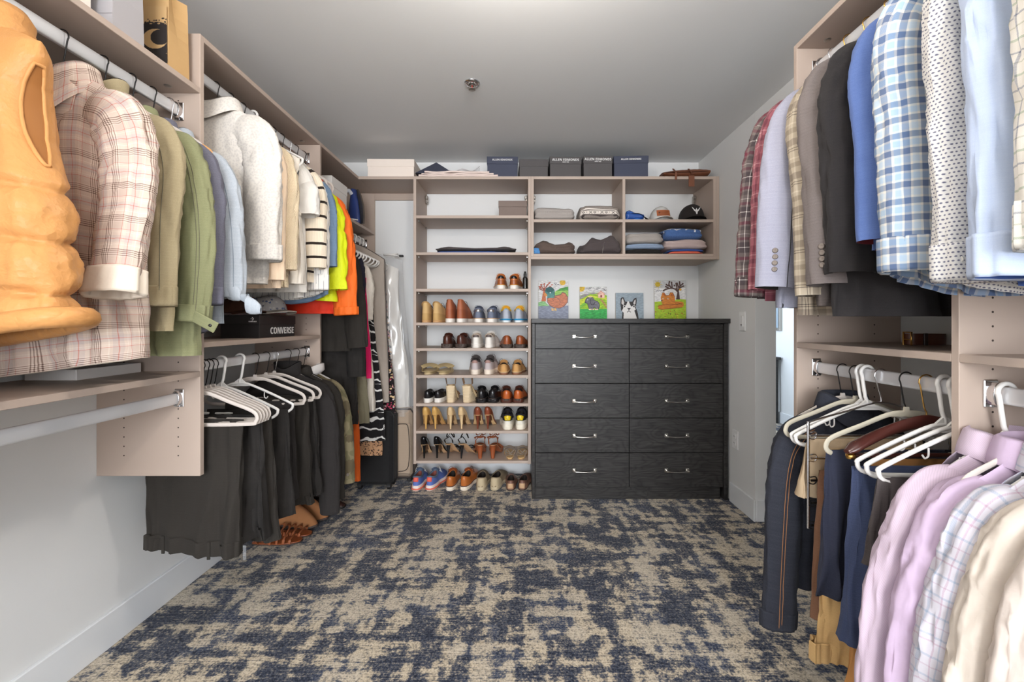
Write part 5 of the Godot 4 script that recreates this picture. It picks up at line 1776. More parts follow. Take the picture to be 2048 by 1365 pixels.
	for k in 5:
		var y := -0.17 - 0.065 * k
		var g := Geo.new()
		g.tube([V(-0.206, y, 0.004), V(0.19, y, 0.004)], 0.0035, 8)
		g.tube(curve([V(-0.21, y + 0.01, 0.006), V(-0.196, y + 0.012, 0.008), V(-0.19, y, 0.005), V(-0.2, y - 0.01, 0.006), V(-0.214, y - 0.006, 0.006)], 3), 0.0018, 6)
		part(ct, "swing_arm", g, M.chrome if k < 2 else M.black_wire)
	draped("trousers", "sand chinos bunched on the tiered hanger's upper arms", "trousers", G.call({"z": -1.322, "top": 0.8, "hem": 0.63, "w0": 0.17, "w1": 0.2, "th": 0.03, "seed": 135, "cx": 0.03, "amp": 0.014}), M.sand)
	draped("trousers", "brown wool trousers on the tiered hanger's lower arms", "trousers", G.call({"z": -1.282, "top": 0.72, "hem": 0.298, "w0": 0.16, "w1": 0.185, "th": 0.026, "seed": 137, "cx": 0.03, "amp": 0.012}), M.brown_trouser)
	hanger("olive", RODR, r2, -1.215, -1, "olive beige velvet hanger with black hook between the chrome and wooden ones")
	draped("trousers", "dark navy trousers on the olive velvet hanger", "trousers", G.call({"z": -1.215, "top": 0.797, "hem": 0.4, "w0": 0.17, "w1": 0.2, "th": 0.024, "seed": 139, "cx": 0.045}), M.navy)
	hanger("wooden", RODR, r2, -1.155, -1, "glossy mahogany suit hanger with gold hook and trouser bar")
	draped("trousers", "camel chinos hanging low from the mahogany hanger", "trousers", G.call({"z": -1.248, "top": 0.79, "hem": 0.2, "w0": 0.14, "w1": 0.19, "th": 0.02, "seed": 141, "cx": 0.04, "waist": true}), M.camel)
	draped("trousers", "blue cotton trousers with a stitched turn-up over the camel chinos", "trousers", G.call({"z": -1.125, "top": 0.782, "hem": 0.35, "w0": 0.16, "w1": 0.2, "th": 0.026, "seed": 143, "cx": 0.05, "waves": 4.0}), M.royal)
	draped("trousers", "caramel cotton trousers hanging lowest behind the blue ones", "trousers", G.call({"z": -1.157, "top": 0.79, "hem": 0.16, "w0": 0.1, "w1": 0.18, "th": 0.014, "seed": 142, "cx": 0.035}), M.caramel)
	hanger("tubular", RODR, r2, -1.105, -1, "white plastic hanger in front of the mahogany suit hanger")
	hanger("tubular", RODR, r2, -1.075, -1, "white plastic hanger second in front of the mahogany suit hanger")
	draped("trousers", "charcoal jeans folded over the frontmost empty-looking white hanger", "trousers", G.call({"z": -1.04, "top": 0.782, "hem": 0.58, "w0": 0.17, "w1": 0.2, "th": 0.026, "seed": 145, "cx": 0.05, "waves": 9.0}), M.charcoal)
	hanger("tubular", RODR, r2, -1.04, -1, "white plastic hanger with the charcoal jeans, closest to the upright panel")
	# --- lower rod nearer the camera: long-sleeved shirts
	var low := [
		["shirt", "lilac textured dress shirt next to the upright panel", "shirt", {"z": -0.965, "hem": 0.13, "cuff": 0.26, "sx": 0.287, "sz": 0.01, "seed": 151, "th": 0.036}, "lilac", "tubular"],
		["shirt", "deeper lilac shirt with an open collar behind the pale check", "shirt", {"z": -0.9, "hem": 0.13, "cuff": 0.26, "sx": 0.280, "sz": 0.01, "seed": 153, "th": 0.03}, "lilac_deep", "velvet"],
		["shirt", "white shirt with a pale blue and pink windowpane check", "shirt", {"z": -0.845, "hem": 0.13, "cuff": 0.26, "sx": 0.275, "sz": 0.01, "seed": 155, "th": 0.028}, "pale_check", "tubular"],
		["shirt", "ivory dress shirt behind the frontmost off-white shirt", "shirt", {"z": -0.785, "hem": 0.13, "cuff": 0.26, "sx": 0.280, "sz": 0.01, "seed": 157, "th": 0.032}, "ivory", "velvet"],
		["shirt", "off-white shirt at the camera end of the lower rod", "shirt", {"z": -0.715, "hem": 0.13, "cuff": 0.24, "sx": 0.275, "sz": 0.0, "seed": 159, "th": 0.032}, "off_white", "velvet"],
		["sweater", "grey knitted sweater half out of frame at the camera end", "sweater", {"z": -0.635, "hem": 0.2, "cuff": 0.2, "sx": 0.262, "sz": 0.0, "seed": 161, "th": 0.034}, "grey_knit", "velvet"]]
	var short := ["lilac textured shirt", "deeper lilac shirt", "windowpane shirt", "ivory shirt", "off-white shirt", "grey sweater"]
	for i in low.size():
		var d: Array = low[i]
		d[3].merge({"top": 0.9, "sw": 0.215, "hw": 0.235, "cr": 0.048, "sr": 0.078, "collar": "shirt", "neck": 0.075, "drop": 0.085, "band": 0.06, "flare": 1.04, "amp": 0.01, "crease": 0.13, "tail": 0.05})
		garment(d[0], d[1], d[2], G.call(d[3]), M[d[4]])
		hanger(d[5], RODR, r2, d[3].z, -1, "%s inside the %s" % ["white plastic hanger" if d[5] == "tubular" else "slim hanger with black hook", short[i]])

# ---------------------------------------------------------------- shoes
# A shoe stands with its heel at z 0 and its toe towards -z. Keys: l length, w width, rise heel height of the foot bed, st sole thickness,
# ch height of the heel counter over the foot bed, cf of the throat, dip of the sides, open share of the length that is open.
func shoe(called: String, label: String, at: Vector3, yaw: float, p: Dictionary, m: Dictionary, group := "", mirror := 1.0) -> Node3D:
	var o := thing(called, label, p.get("cat", "shoe"), at, group)
	o.rotation.y = yaw
	var L: float = p.get("l", 0.285)
	var W: float = p.get("w", 0.094)
	var rise: float = p.get("rise", 0.0)
	var st: float = p.get("st", 0.02)
	var ch: float = p.get("ch", 0.06)
	var cf: float = p.get("cf", 0.062)
	var dip: float = p.get("dip", 0.8)
	var op: float = p.get("open", 0.45)
	var cw: float = p.get("cw", 0.6)
	var N := 40
	var base := func(u: float) -> float:
		return rise * (1.0 - smoothstep(0.08, 0.74, u)) + p.get("spring", 0.008) * smoothstep(0.8, 1.0, u)
	var foot := PackedVector3Array()
	var us := []
	for k in N:
		var a := TAU * k / N
		var u := 0.5 - 0.5 * cos(a)
		var hw: float = W / 2 * (0.78 + 0.22 * smoothstep(0.3, 0.68, u)) * (1.0 - p.get("point", 0.0) * smoothstep(0.7, 1.0, u))
		hw *= 1.0 - 0.12 * smoothstep(0.25, 0.42, u) * (1.0 - smoothstep(0.42, 0.6, u))
		us.append(u)
		foot.append(V(signf(sin(a)) * pow(absf(sin(a)), 0.62) * hw + mirror * 0.012 * smoothstep(0.5, 1.0, u), base.call(u), -L * u))
	var rows := []
	var R := 12
	for r in R + 1:
		var t := r / float(R)
		var row := PackedVector3Array()
		for k in N:
			var a := TAU * k / N
			var u: float = us[k]
			var f := foot[k]
			var toe := smoothstep(0.35, 1.0, u)
			var c := V(sin(a) * W / 2 * cw, 0, -L * (0.02 + op * (0.5 - 0.5 * cos(a))))
			var uc := -c.z / L
			var hc := lerpf(ch, cf, smoothstep(0.0, 1.0, u))
			hc *= 1.0 - (1.0 - dip) * pow(absf(sin(a)), 2.0)
			var hor := 1.0 - cos(t * PI / 2)
			var ver := pow(sin(t * PI / 2), 1.0 + 0.7 * toe)
			var q := f.lerp(V(c.x, 0, c.z), hor)
			# the counter bulges over the heel
			q.z += 0.004 * sin(t * PI) * (1.0 - smoothstep(0.0, 0.15, u)) * p.get("bulge", 1.0)
			var uq := clampf(-q.z / L, 0, 1)
			q.y = st + base.call(uq) + hc * ver
			row.append(q)
		rows.append(row)
	var g := Geo.new()
	g.grid(rows, true)
	var up := part(o, "upper", g, m.upper)
	# rolled collar edge and the dark inside
	var rim: PackedVector3Array = rows[R]
	var loop := []
	for k in N + 1:
		loop.append(rim[k % N])
	part(up, "collar", Geo.new().tube(loop, p.get("pad", 0.003), 8), m.get("collar", m.upper))
	var inn := []
	var cc := V(0, 0, -L * (0.02 + op / 2))
	for q in [[1.0, 0.0], [0.93, 0.3], [0.88, 0.92]]:
		var row := PackedVector3Array()
		for k in N:
			var v := rim[k]
			var fl: float = st + base.call(clampf(-v.z / L, 0, 1)) + 0.002
			row.append(V(cc.x + (v.x - cc.x) * q[0], lerpf(v.y, fl, q[1]), cc.z + (v.z - cc.z) * q[0]))
		inn.append(row)
	var gi := Geo.new().grid(inn, true)
	gi.fan(inn[2], Vector3.UP)
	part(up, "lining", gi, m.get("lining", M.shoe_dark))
	# sole, following the foot bed
	var sr := []
	var sp: float = p.get("spread", 1.05)
	for q in [[0.9, 1.0, 0.0], [sp, 1.0, 0.0], [sp * 1.01, 0.6, 0.0], [sp, 0.1, 0.0], [sp - 0.04, 0.0, 0.0], [0.3, 0.0, 0.0]]:
		var row := PackedVector3Array()
		for k in N:
			var f := foot[k]
			var c := V(f.x * 0.0, 0, -L * 0.5)
			var d := f - c
			row.append(V(d.x * q[0], base.call(us[k]) + st * q[1], c.z + d.z * (1.0 + (q[0] - 1.0) * 0.45)))
		sr.append(row)
	part(o, "sole", Geo.new().grid(sr, true), m.sole)
	if m.has("welt"):
		var wl := []
		for k in N + 1:
			var f := foot[k % N]
			wl.append(V(f.x * sp * 1.01, base.call(us[k % N]) + st * p.get("welt_at", 0.98), -L * 0.5 + (f.z + L * 0.5) * (1.0 + (sp - 1.0) * 0.46)))
		part(o, "welt", Geo.new().tube(wl, p.get("welt_r", 0.0025), 6), m.welt)
	if m.has("tab"):
		# pull-up patch on the back of the counter: [from, to, how many columns each way]
		var tb: Array = p.get("tab", [0.45, 1.0, 5])
		var pr := []
		for r in 8:
			var tt: float = lerpf(tb[0], tb[1], r / 7.0) * R
			var i := mini(int(tt), R - 1)
			var row := PackedVector3Array()
			var wd: float = tb[2] * (1.0 - p.get("tab_taper", 0.35) * (1.0 - r / 7.0))
			for c in 9:
				var kk := (c / 4.0 - 1.0) * wd
				var i0 := int(floor(kk))
				var fr := kk - i0
				var a: Vector3 = rows[i][posmod(i0, N)].lerp(rows[i][posmod(i0 + 1, N)], fr)
				var b: Vector3 = rows[i + 1][posmod(i0, N)].lerp(rows[i + 1][posmod(i0 + 1, N)], fr)
				var q := a.lerp(b, tt - i)
				var edge := 0.0 if (c == 0 or c == 8 or r == 0 or r == 7) else 1.0
				row.append(q + V(signf(q.x) * 0.0012, 0.0, 0.0022 * edge + 0.0006))
			pr.append(row)
		part(up, "heel_tab", Geo.new().grid(pr), m.tab)
	if m.has("foxing"):
		# a band round the lower heel
		var pr := []
		for r in 4:
			var row := PackedVector3Array()
			for c in 25:
				var kk := posmod(c - 12, N)
				var q: Vector3 = rows[0][kk].lerp(rows[p.get("foxing", 4)][kk], r / 3.0)
				var out := V(q.x, 0, q.z + L * 0.4).normalized()
				row.append(q + out * (0.0022 if r < 3 else 0.0))
			pr.append(row)
		part(up, "foxing", Geo.new().grid(pr), m.foxing)
	if m.has("heel"):
		var hl := PackedVector3Array()
		var hb: float = p.get("block", 0.25)
		var hr := []
		for q in [[1.0, 1.0], [0.97, 0.5], [0.98, 0.0], [0.2, 0.0]]:
			var row := PackedVector3Array()
			for k in 24:
				var a := TAU * k / 24
				var u := hb * (0.5 - 0.5 * cos(a))
				row.append(V(signf(sin(a)) * pow(absf(sin(a)), 0.5) * W * 0.43 * q[0], (st + rise) * q[1], -L * u * 1.0 - 0.004 * (1.0 - q[0])))
			hr.append(row)
		part(o, "heel", Geo.new().grid(hr, true), m.heel)
	if m.has("stiletto"):
		var top: float = rise + st * 0.6
		var hg := Geo.new()
		var pts := []
		var rr := []
		for k in 9:
			var t := k / 8.0
			pts.append(V(0, lerpf(top + 0.012, 0.0, t), -0.034 + 0.012 * t - 0.016 * sin(t * PI * 0.5) + 0.008))
			rr.append(lerpf(0.022, p.get("tip", 0.005), pow(t, 0.4)))
		hg.tube(pts, rr, 12)
		part(o, "heel", hg, m.stiletto)
	if m.has("tongue"):
		var pr := []
		var zf := -L * (0.02 + op)
		for r in 6:
			var t := r / 5.0
			var row := PackedVector3Array()
			for c in 7:
				var u := c / 3.0 - 1.0
				row.append(V(u * W * 0.26 * (1.0 + 0.15 * t), st + cf + base.call(op) - 0.012 + 0.032 * t * p.get("tongue", 1.0) - 0.012 * u * u, zf - 0.005 + 0.02 * t - 0.02 * (1.0 - u * u) * 0.4))
			pr.append(row)
		part(up, "tongue", Geo.new().grid(pr), m.tongue)
	if m.has("laces"):
		var lg := Geo.new()
		var zf := -L * (0.02 + op)
		for k in 4:
			var z := zf - 0.012 - 0.016 * k
			var uu := -z / L
			var y: float = st + base.call(uu) + cf * (1.0 - 0.16 * k)
			lg.tube(curve([V(-W * 0.2, y - 0.008, z + 0.003), V(0, y + 0.004, z), V(W * 0.2, y - 0.008, z - 0.003)], 3), 0.002, 6)
		for s in [-1, 1]:
			var dr: float = 0.006 * s * mirror
			lg.tube(curve([V(0, st + cf + 0.003, zf - 0.012), V(s * 0.014, st + cf + 0.016 + dr, zf - 0.012), V(s * 0.03, st + cf + 0.006 + dr, zf - 0.004), V(s * 0.034, st + cf - 0.012, zf - 0.002), V(s * 0.022, st + cf - 0.004, zf - 0.01), V(0, st + cf + 0.003, zf - 0.014)], 5), 0.0014, 6)
			lg.tube(curve([V(0, st + cf + 0.003, zf - 0.012), V(s * 0.02, st + cf + 0.004, zf - 0.02), V(s * 0.042, st + cf - 0.022, zf - 0.014)], 5), 0.0014, 6)
		part(up, "laces", lg, m.laces)
	return o

func strap(o: Node3D, pts: Array, w: float, m: Material, called := "strap") -> void:
	# a flat band along a path
	var path := curve(pts, 8)
	var g := Geo.new()
	var a := []
	for i in path.size():
		var d: Vector3 = (path[mini(i + 1, path.size() - 1)] - path[maxi(i - 1, 0)]).normalized()
		var side := d.cross(V(0, 1, 0.3)).normalized()
		if absf(d.y) > 0.9:
			side = d.cross(V(1, 0, 0)).normalized()
		var nn := side.cross(d).normalized()
		var row := PackedVector3Array()
		for q in [[-1, -1], [1, -1], [1, 1], [-1, 1]]:
			row.append(path[i] + side * (q[0] * w / 2) + nn * (q[1] * 0.0015))
		a.append(row)
	g.grid(a, true)
	part(o, called, g, m)

# an open sandal: a bed, a sole and straps
func sandal(called: String, label: String, at: Vector3, yaw: float, p: Dictionary, bed: Material, sole: Material, straps: Material, group := "") -> Node3D:
	var o := thing(called, label, "sandal", at, group)
	o.rotation.y = yaw
	var L: float = p.get("l", 0.25)
	var W: float = p.get("w", 0.085)
	var rise: float = p.get("rise", 0.0)
	var st: float = p.get("st", 0.012)
	var N := 36
	var base := func(u: float) -> float:
		return rise * (1.0 - smoothstep(0.1, 0.74, u))
	for lay in [["foot_bed", bed, 0.5, 1.0, 0.98], ["sole", sole, 0.0, 0.5, 1.0]]:
		var rows := []
		for q in [[0.02, lay[3]], [0.97, lay[3]], [1.0, lerpf(lay[2], lay[3], 0.7)], [1.0, lerpf(lay[2], lay[3], 0.2)], [0.96, lay[2]], [0.02, lay[2]]]:
			var row := PackedVector3Array()
			for k in N:
				var a := TAU * k / N
				var u := 0.5 - 0.5 * cos(a)
				var hw: float = W / 2 * (0.76 + 0.24 * smoothstep(0.3, 0.68, u)) * (1.0 - p.get("point", 0.0) * smoothstep(0.75, 1.0, u))
				var uq: float = 0.5 + (u - 0.5) * q[0] * lay[4]
				row.append(V(signf(sin(a)) * pow(absf(sin(a)), 0.65) * hw * q[0] * lay[4], base.call(uq) + st * q[1], -L * uq))
			rows.append(row)
		part(o, lay[0], Geo.new().grid(rows, true), lay[1])
	var y0: float = st * 0.7
	for b in p.get("bands", []):
		# [u, height, width]
		var y: float = base.call(b[0]) + y0
		strap(o, [V(-W * 0.49, y, -L * b[0]), V(-W * 0.44, y + b[1] * 0.7, -L * b[0] - 0.004), V(0, y + b[1], -L * b[0] - 0.01), V(W * 0.44, y + b[1] * 0.7, -L * b[0] - 0.004), V(W * 0.49, y, -L * b[0])], b[2], straps)
	if p.has("ankle"):
		# the unbuckled strap slumps over to one side
		var ya: float = rise + st + p.ankle
		var lean: float = p.get("lean", 0.014)
		var lp := []
		for k in 19:
			var a := TAU * k / 18
			lp.append(V(sin(a) * W * 0.36 + lean * (0.4 + cos(a)), ya + 0.018 * sin(a * 2.0 + 0.6) + 0.01 * cos(a), -0.055 + 0.04 * cos(a)))
		strap(o, lp, 0.008, straps, "ankle_strap")
		strap(o, [V(-W * 0.34, rise + st * 0.6, -0.04), V(-W * 0.3, rise + st + p.ankle * 0.45, -0.02), V(lean, ya - 0.004, -0.014)], 0.008, straps)
		strap(o, [V(W * 0.34, rise + st * 0.6, -0.045), V(W * 0.34, rise + st + p.ankle * 0.5, -0.03), V(lean, ya - 0.002, -0.016)], 0.008, straps)
	if p.has("counter"):
		strap(o, [V(-W * 0.34, rise + st * 0.8, -0.05), V(-W * 0.36, rise + st + p.counter, -0.03), V(0, rise + st + p.counter * 1.1, 0.0), V(W * 0.36, rise + st + p.counter, -0.03), V(W * 0.34, rise + st * 0.8, -0.05)], p.get("counter_w", 0.02), straps, "heel_strap")
	if p.has("heel"):
		# [radius at the top, at the tip]
		var pts := []
		var rr := []
		for k in 7:
			var t := k / 6.0
			pts.append(V(0, lerpf(rise + st * 0.3, 0.0, t), -0.034 + 0.012 * t))
			rr.append(lerpf(p.heel[0], p.heel[1], pow(t, 0.6)))
		part(o, "heel", Geo.new().tube(pts, rr, 14), p.get("heel_mat", sole))
	if p.get("wedge", false):
		# rope-wrapped wedge: stacked turns of cord under the foot bed
		var g := Geo.new()
		var n := 11
		for i in n:
			var y0r := rise * i / n
			var y1r := rise * (i + 1) / n
			var rows := []
			for q in [[0.95, 0.0], [1.0, 0.3], [1.0, 0.7], [0.95, 1.0]]:
				var row := PackedVector3Array()
				for k in N:
					var a := TAU * k / N
					var y := lerpf(y0r, y1r, q[1])
					var lim := 0.12 + 0.62 * (1.0 - y / rise)
					var u: float = lim * (0.5 - 0.5 * cos(a))
					var hw: float = W / 2 * (0.74 + 0.2 * smoothstep(0.3, 0.68, u))
					row.append(V(signf(sin(a)) * pow(absf(sin(a)), 0.5) * hw * q[0], y, -L * u - 0.006 * (1.0 - q[0]) / 0.05 * 0.3))
				rows.append(row)
			g.grid(rows, true)
		part(o, "wedge", g, M.rope)
	return o

func build_shoes() -> void:
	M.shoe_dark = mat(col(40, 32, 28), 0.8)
	M.rope = cloth(col(226, 204, 170), null, 0.02, 0.5)
	var lea := func(r: int, g: int, b: int, rough := 0.38) -> StandardMaterial3D:
		return mat(col(r, g, b), rough, 0, 0.5)
	var brown: Material = lea.call(80, 44, 34, 0.28)
	var cognac: Material = lea.call(150, 78, 42, 0.3)
	var tanl: Material = lea.call(196, 112, 54, 0.35)
	var rustl: Material = lea.call(176, 102, 68, 0.6)
	var wheat: Material = lea.call(214, 178, 122, 0.85)
	var blk: Material = lea.call(30, 28, 30, 0.25)
	var wht: Material = lea.call(238, 232, 224, 0.5)
	var gum: Material = lea.call(206, 160, 110, 0.6)
	var slate: Material = lea.call(110, 118, 138, 0.6)
	var silver := mat(col(160, 158, 160), 0.3, 0.7)
	var dksole: Material = lea.call(70, 56, 50, 0.6)
	var sh := [1.371, 1.142, 0.968, 0.785, 0.593, 0.408, 0.205]
	# [name, label, x of each, shelf, shoe data, materials]
	var sneaker := {"st": 0.03, "ch": 0.066, "cf": 0.07, "dip": 0.72, "pad": 0.007, "spread": 1.1}
	var oxford := {"st": 0.016, "rise": 0.012, "ch": 0.058, "cf": 0.062, "dip": 0.7, "w": 0.098, "block": 0.27}
	var pump := {"cat": "high heel", "l": 0.235, "w": 0.078, "rise": 0.098, "st": 0.004, "ch": 0.056, "cf": 0.022, "dip": 0.45, "open": 0.66, "cw": 0.78, "point": 0.35, "spread": 0.98, "pad": 0.0012, "bulge": 2.0}
	var pairs := [
		["sneaker", "brown and amber leather sneaker with black heel tab", [-0.131, -0.045], 0, sneaker, {"upper": tanl, "sole": wht, "tab": blk, "laces": lea.call(206, 140, 80), "tongue": tanl, "welt": lea.call(216, 150, 40), "foxing": lea.call(156, 84, 40)}],
		["boot", "wheat-coloured lace-up boot", [-0.648, -0.578], 1, {"cat": "boot", "st": 0.016, "ch": 0.125, "cf": 0.1, "dip": 0.9, "open": 0.36, "cw": 0.62, "w": 0.088, "pad": 0.006, "l": 0.26, "foxing": 3}, {"upper": wheat, "foxing": lea.call(200, 162, 104, 0.8), "lining": blk, "sole": gum, "collar": lea.call(190, 150, 96, 0.8), "laces": blk, "tongue": wheat}],
		["boot", "rust leather high-top boot with white sole", [-0.484, -0.413], 1, {"cat": "boot", "st": 0.028, "ch": 0.13, "cf": 0.1, "dip": 1.0, "open": 0.3, "cw": 0.42, "w": 0.092, "l": 0.275, "spread": 1.06, "foxing": 4}, {"upper": rustl, "foxing": lea.call(164, 92, 60, 0.55), "sole": wht, "laces": lea.call(70, 40, 30), "tongue": rustl}],
		["sneaker", "slate grey sneaker with silver heel patch", [-0.287, -0.202], 1, sneaker, {"upper": slate, "sole": wht, "tab": silver, "laces": slate, "tongue": lea.call(70, 76, 92, 0.6), "welt": gum}],
		["sneaker", "pale blue and yellow knit sneaker with blue pull tab", [-0.095, -0.013], 1, {"st": 0.028, "ch": 0.07, "cf": 0.074, "dip": 0.75, "pad": 0.006, "spread": 1.08, "tab": [0.7, 1.0, 1.4], "tab_taper": 0.0, "welt_at": 0.75, "welt_r": 0.006}, {"upper": lea.call(176, 180, 192, 0.8), "sole": lea.call(226, 236, 240, 0.5), "tab": lea.call(44, 140, 190, 0.5), "collar": lea.call(232, 176, 52, 0.7), "laces": lea.call(230, 214, 90, 0.6), "tongue": lea.call(232, 176, 52, 0.7), "welt": lea.call(44, 140, 190, 0.5)}],
		["oxford_shoe", "dark brown polished oxford shoe with dark laces", [-0.502, -0.412], 2, oxford, {"upper": brown, "sole": dksole, "heel": dksole, "laces": blk, "tongue": brown}],
		["sneaker", "white court sneaker with taupe heel patch", [-0.302, -0.217], 2, {"st": 0.026, "ch": 0.068, "cf": 0.07, "dip": 0.75, "pad": 0.006, "spread": 1.06, "tab": [0.5, 0.95, 4.5]}, {"upper": wht, "sole": wht, "tab": lea.call(104, 92, 88, 0.45), "collar": lea.call(206, 188, 170, 0.8), "laces": wht, "tongue": wht}],
		["loafer", "cognac leather loafer with dark sole", [-0.09, -0.003], 2, {"st": 0.012, "rise": 0.014, "ch": 0.058, "cf": 0.05, "dip": 0.75, "open": 0.5, "w": 0.096, "block": 0.26}, {"upper": cognac, "sole": dksole, "heel": dksole}],
		["sneaker", "mauve and white running sneaker with rose heel patch", [-0.309, -0.222], 3, {"st": 0.034, "ch": 0.066, "cf": 0.075, "dip": 0.75, "pad": 0.006, "spread": 1.08, "tab": [0.5, 1.0, 4.0]}, {"upper": lea.call(196, 184, 184, 0.8), "sole": lea.call(236, 222, 206, 0.5), "tab": lea.call(168, 132, 124, 0.5), "collar": lea.call(84, 76, 74, 0.8), "laces": lea.call(110, 100, 96, 0.7), "tongue": lea.call(84, 76, 74, 0.8)}],
		["boat_shoe", "tan suede boat shoe with dark laces", [-0.111, -0.029], 3, {"st": 0.018, "ch": 0.052, "cf": 0.056, "dip": 0.75, "open": 0.5, "spread": 1.05}, {"upper": lea.call(208, 158, 98, 0.8), "sole": lea.call(150, 104, 76, 0.6), "laces": lea.call(62, 42, 34), "tongue": lea.call(196, 146, 88, 0.8), "welt": lea.call(232, 206, 160, 0.7)}],
		["slip_on_shoe", "black slip-on shoe with chunky white sole", [-0.635, -0.567], 4, {"st": 0.03, "ch": 0.05, "cf": 0.045, "dip": 0.8, "open": 0.5, "w": 0.088, "l": 0.25, "spread": 1.07}, {"upper": blk, "sole": wht}],
		["oxford_shoe", "black polished oxford shoe with thin laces", [-0.266, -0.191], 4, oxford, {"upper": blk, "sole": blk, "heel": blk, "laces": blk, "tongue": blk, "welt": dksole}],
		["oxford_shoe", "tan burnished oxford shoe with brown laces", [-0.092, -0.017], 4, oxford, {"upper": lea.call(190, 96, 44, 0.3), "sole": dksole, "heel": brown, "laces": brown, "tongue": brown, "collar": brown}],
		["high_heel", "caramel patent stiletto pump", [-0.648, -0.588], 5, pump, {"upper": lea.call(214, 168, 98, 0.2), "sole": lea.call(206, 158, 100, 0.5), "stiletto": lea.call(214, 168, 98, 0.2), "lining": lea.call(200, 160, 110, 0.6)}],
		["high_heel", "nude leather stiletto pump", [-0.478, -0.407], 5, pump, {"upper": lea.call(222, 190, 144, 0.3), "sole": lea.call(214, 178, 132, 0.5), "stiletto": lea.call(226, 196, 150, 0.3), "lining": lea.call(214, 184, 142, 0.6)}],
		["high_heel", "brown woven-back stiletto pump", [-0.291, -0.225], 5, pump, {"upper": lea.call(140, 72, 48, 0.3), "sole": lea.call(224, 190, 140, 0.5), "stiletto": lea.call(120, 60, 40, 0.3), "lining": lea.call(180, 130, 96, 0.6)}],
		["sneaker", "yellow and black sneaker with yellow heel badge", [-0.085, 0.0], 5, {"st": 0.036, "ch": 0.066, "cf": 0.078, "dip": 0.75, "pad": 0.008, "spread": 1.1, "tab": [0.3, 0.92, 6.0], "tab_taper": 0.7, "w": 0.1, "foxing": 3}, {"upper": lea.call(40, 38, 42, 0.6), "sole": lea.call(240, 232, 214, 0.5), "tab": lea.call(240, 206, 32, 0.45), "foxing": lea.call(236, 230, 216, 0.5), "laces": blk, "tongue": blk, "collar": lea.call(36, 34, 44, 0.8)}],
		["high_heel", "black patent stiletto pump", [-0.66, -0.576], 6, pump, {"upper": lea.call(20, 20, 22, 0.1), "sole": lea.call(208, 170, 128, 0.5), "stiletto": lea.call(20, 20, 22, 0.15), "lining": lea.call(190, 160, 130, 0.6)}],
	]
	for d in pairs:
		for k in 2:
			var y: float = sh[d[3]]
			var o := shoe(d[0], "%s, the one %s the dresser" % [d[1], "farther from" if k == 0 else "nearer"], V(d[2][k], y, -3.052 - 0.006 * k), (0.03 if k == 0 else -0.1), d[4], d[5], "", -1.0 if k == 0 else 1.0)
			if d[1].begins_with("yellow"):
				# the badge's curved tick and small letters
				var g := Geo.new()
				g.prism(PackedVector2Array([Vector2(-0.01, 0.0), Vector2(-0.005, -0.004), Vector2(0.011, 0.005), Vector2(-0.003, -0.001), Vector2(-0.008, 0.0025)]), 0.0, 0.0012)
				var tk := part(o, "badge_mark", g, M.black)
				tk.position = V(0, 0.083, 0.0038)
				for w in [["NIKE", 0.0065, 0.091, 0.0022], ["AIR", 0.0045, 0.0745, 0.005]]:
					var ti := MeshInstance3D.new()
					ti.name = "badge_lettering"
					ti.mesh = lettering(w[0], w[1], 0.001)
					ti.material_override = M.black
					ti.position = V(0, w[2], w[3])
					ti.rotation.x = -0.2
					o.add_child(ti, true)
	# sandals and slides
	var gold: Material = lea.call(222, 196, 146, 0.4)
	for k in 2:
		var w := "farther from" if k == 0 else "nearer"
		sandal("slide_sandal", "beige slide sandal with a broad raised band, the one %s the dresser" % w, V([-0.632, -0.536][k], sh[3], -3.055), [0.05, -0.06][k], {"w": 0.1, "st": 0.022, "bands": [[0.38, 0.044, 0.06]], "counter": 0.0}, lea.call(226, 204, 156, 0.6), lea.call(214, 192, 150, 0.6), lea.call(206, 184, 138, 0.5))
		sandal("wedge_sandal", "rope-wedge sandal with copper straps, the one %s the dresser" % w, V([-0.478, -0.372][k], sh[4], -3.06), [0.02, -0.25][k], {"w": 0.088, "l": 0.22, "rise": 0.115, "st": 0.01, "bands": [[0.72, 0.04, 0.03], [0.6, 0.045, 0.012]], "counter": 0.05, "counter_w": 0.026, "wedge": true}, lea.call(206, 168, 126, 0.6), lea.call(214, 190, 150, 0.7), mat(col(196, 150, 110), 0.35, 0.4))
		sandal("high_heel_sandal", "black strappy stiletto sandal, the one %s the dresser" % w, V([-0.502, -0.415][k], sh[6], -3.06), [-0.25, -0.5][k], {"w": 0.078, "l": 0.23, "rise": 0.1, "st": 0.006, "bands": [[0.76, 0.035, 0.02], [0.6, 0.045, 0.008]], "ankle": 0.05, "heel": [0.018, 0.0045], "heel_mat": blk, "point": 0.3}, lea.call(208, 172, 128, 0.6), lea.call(200, 160, 120, 0.6), blk)
		sandal("high_heel_sandal", "chestnut block-heeled sandal with buckled ankle straps, the one %s the dresser" % w, V([-0.273, -0.191][k], sh[6], -3.06), [0.1, -0.12][k], {"w": 0.088, "l": 0.235, "rise": 0.085, "st": 0.012, "bands": [[0.74, 0.04, 0.03], [0.58, 0.05, 0.014]], "ankle": 0.075, "counter": 0.05, "heel": [0.026, 0.012], "heel_mat": cognac}, lea.call(196, 142, 100, 0.6), cognac, lea.call(160, 88, 52, 0.4))
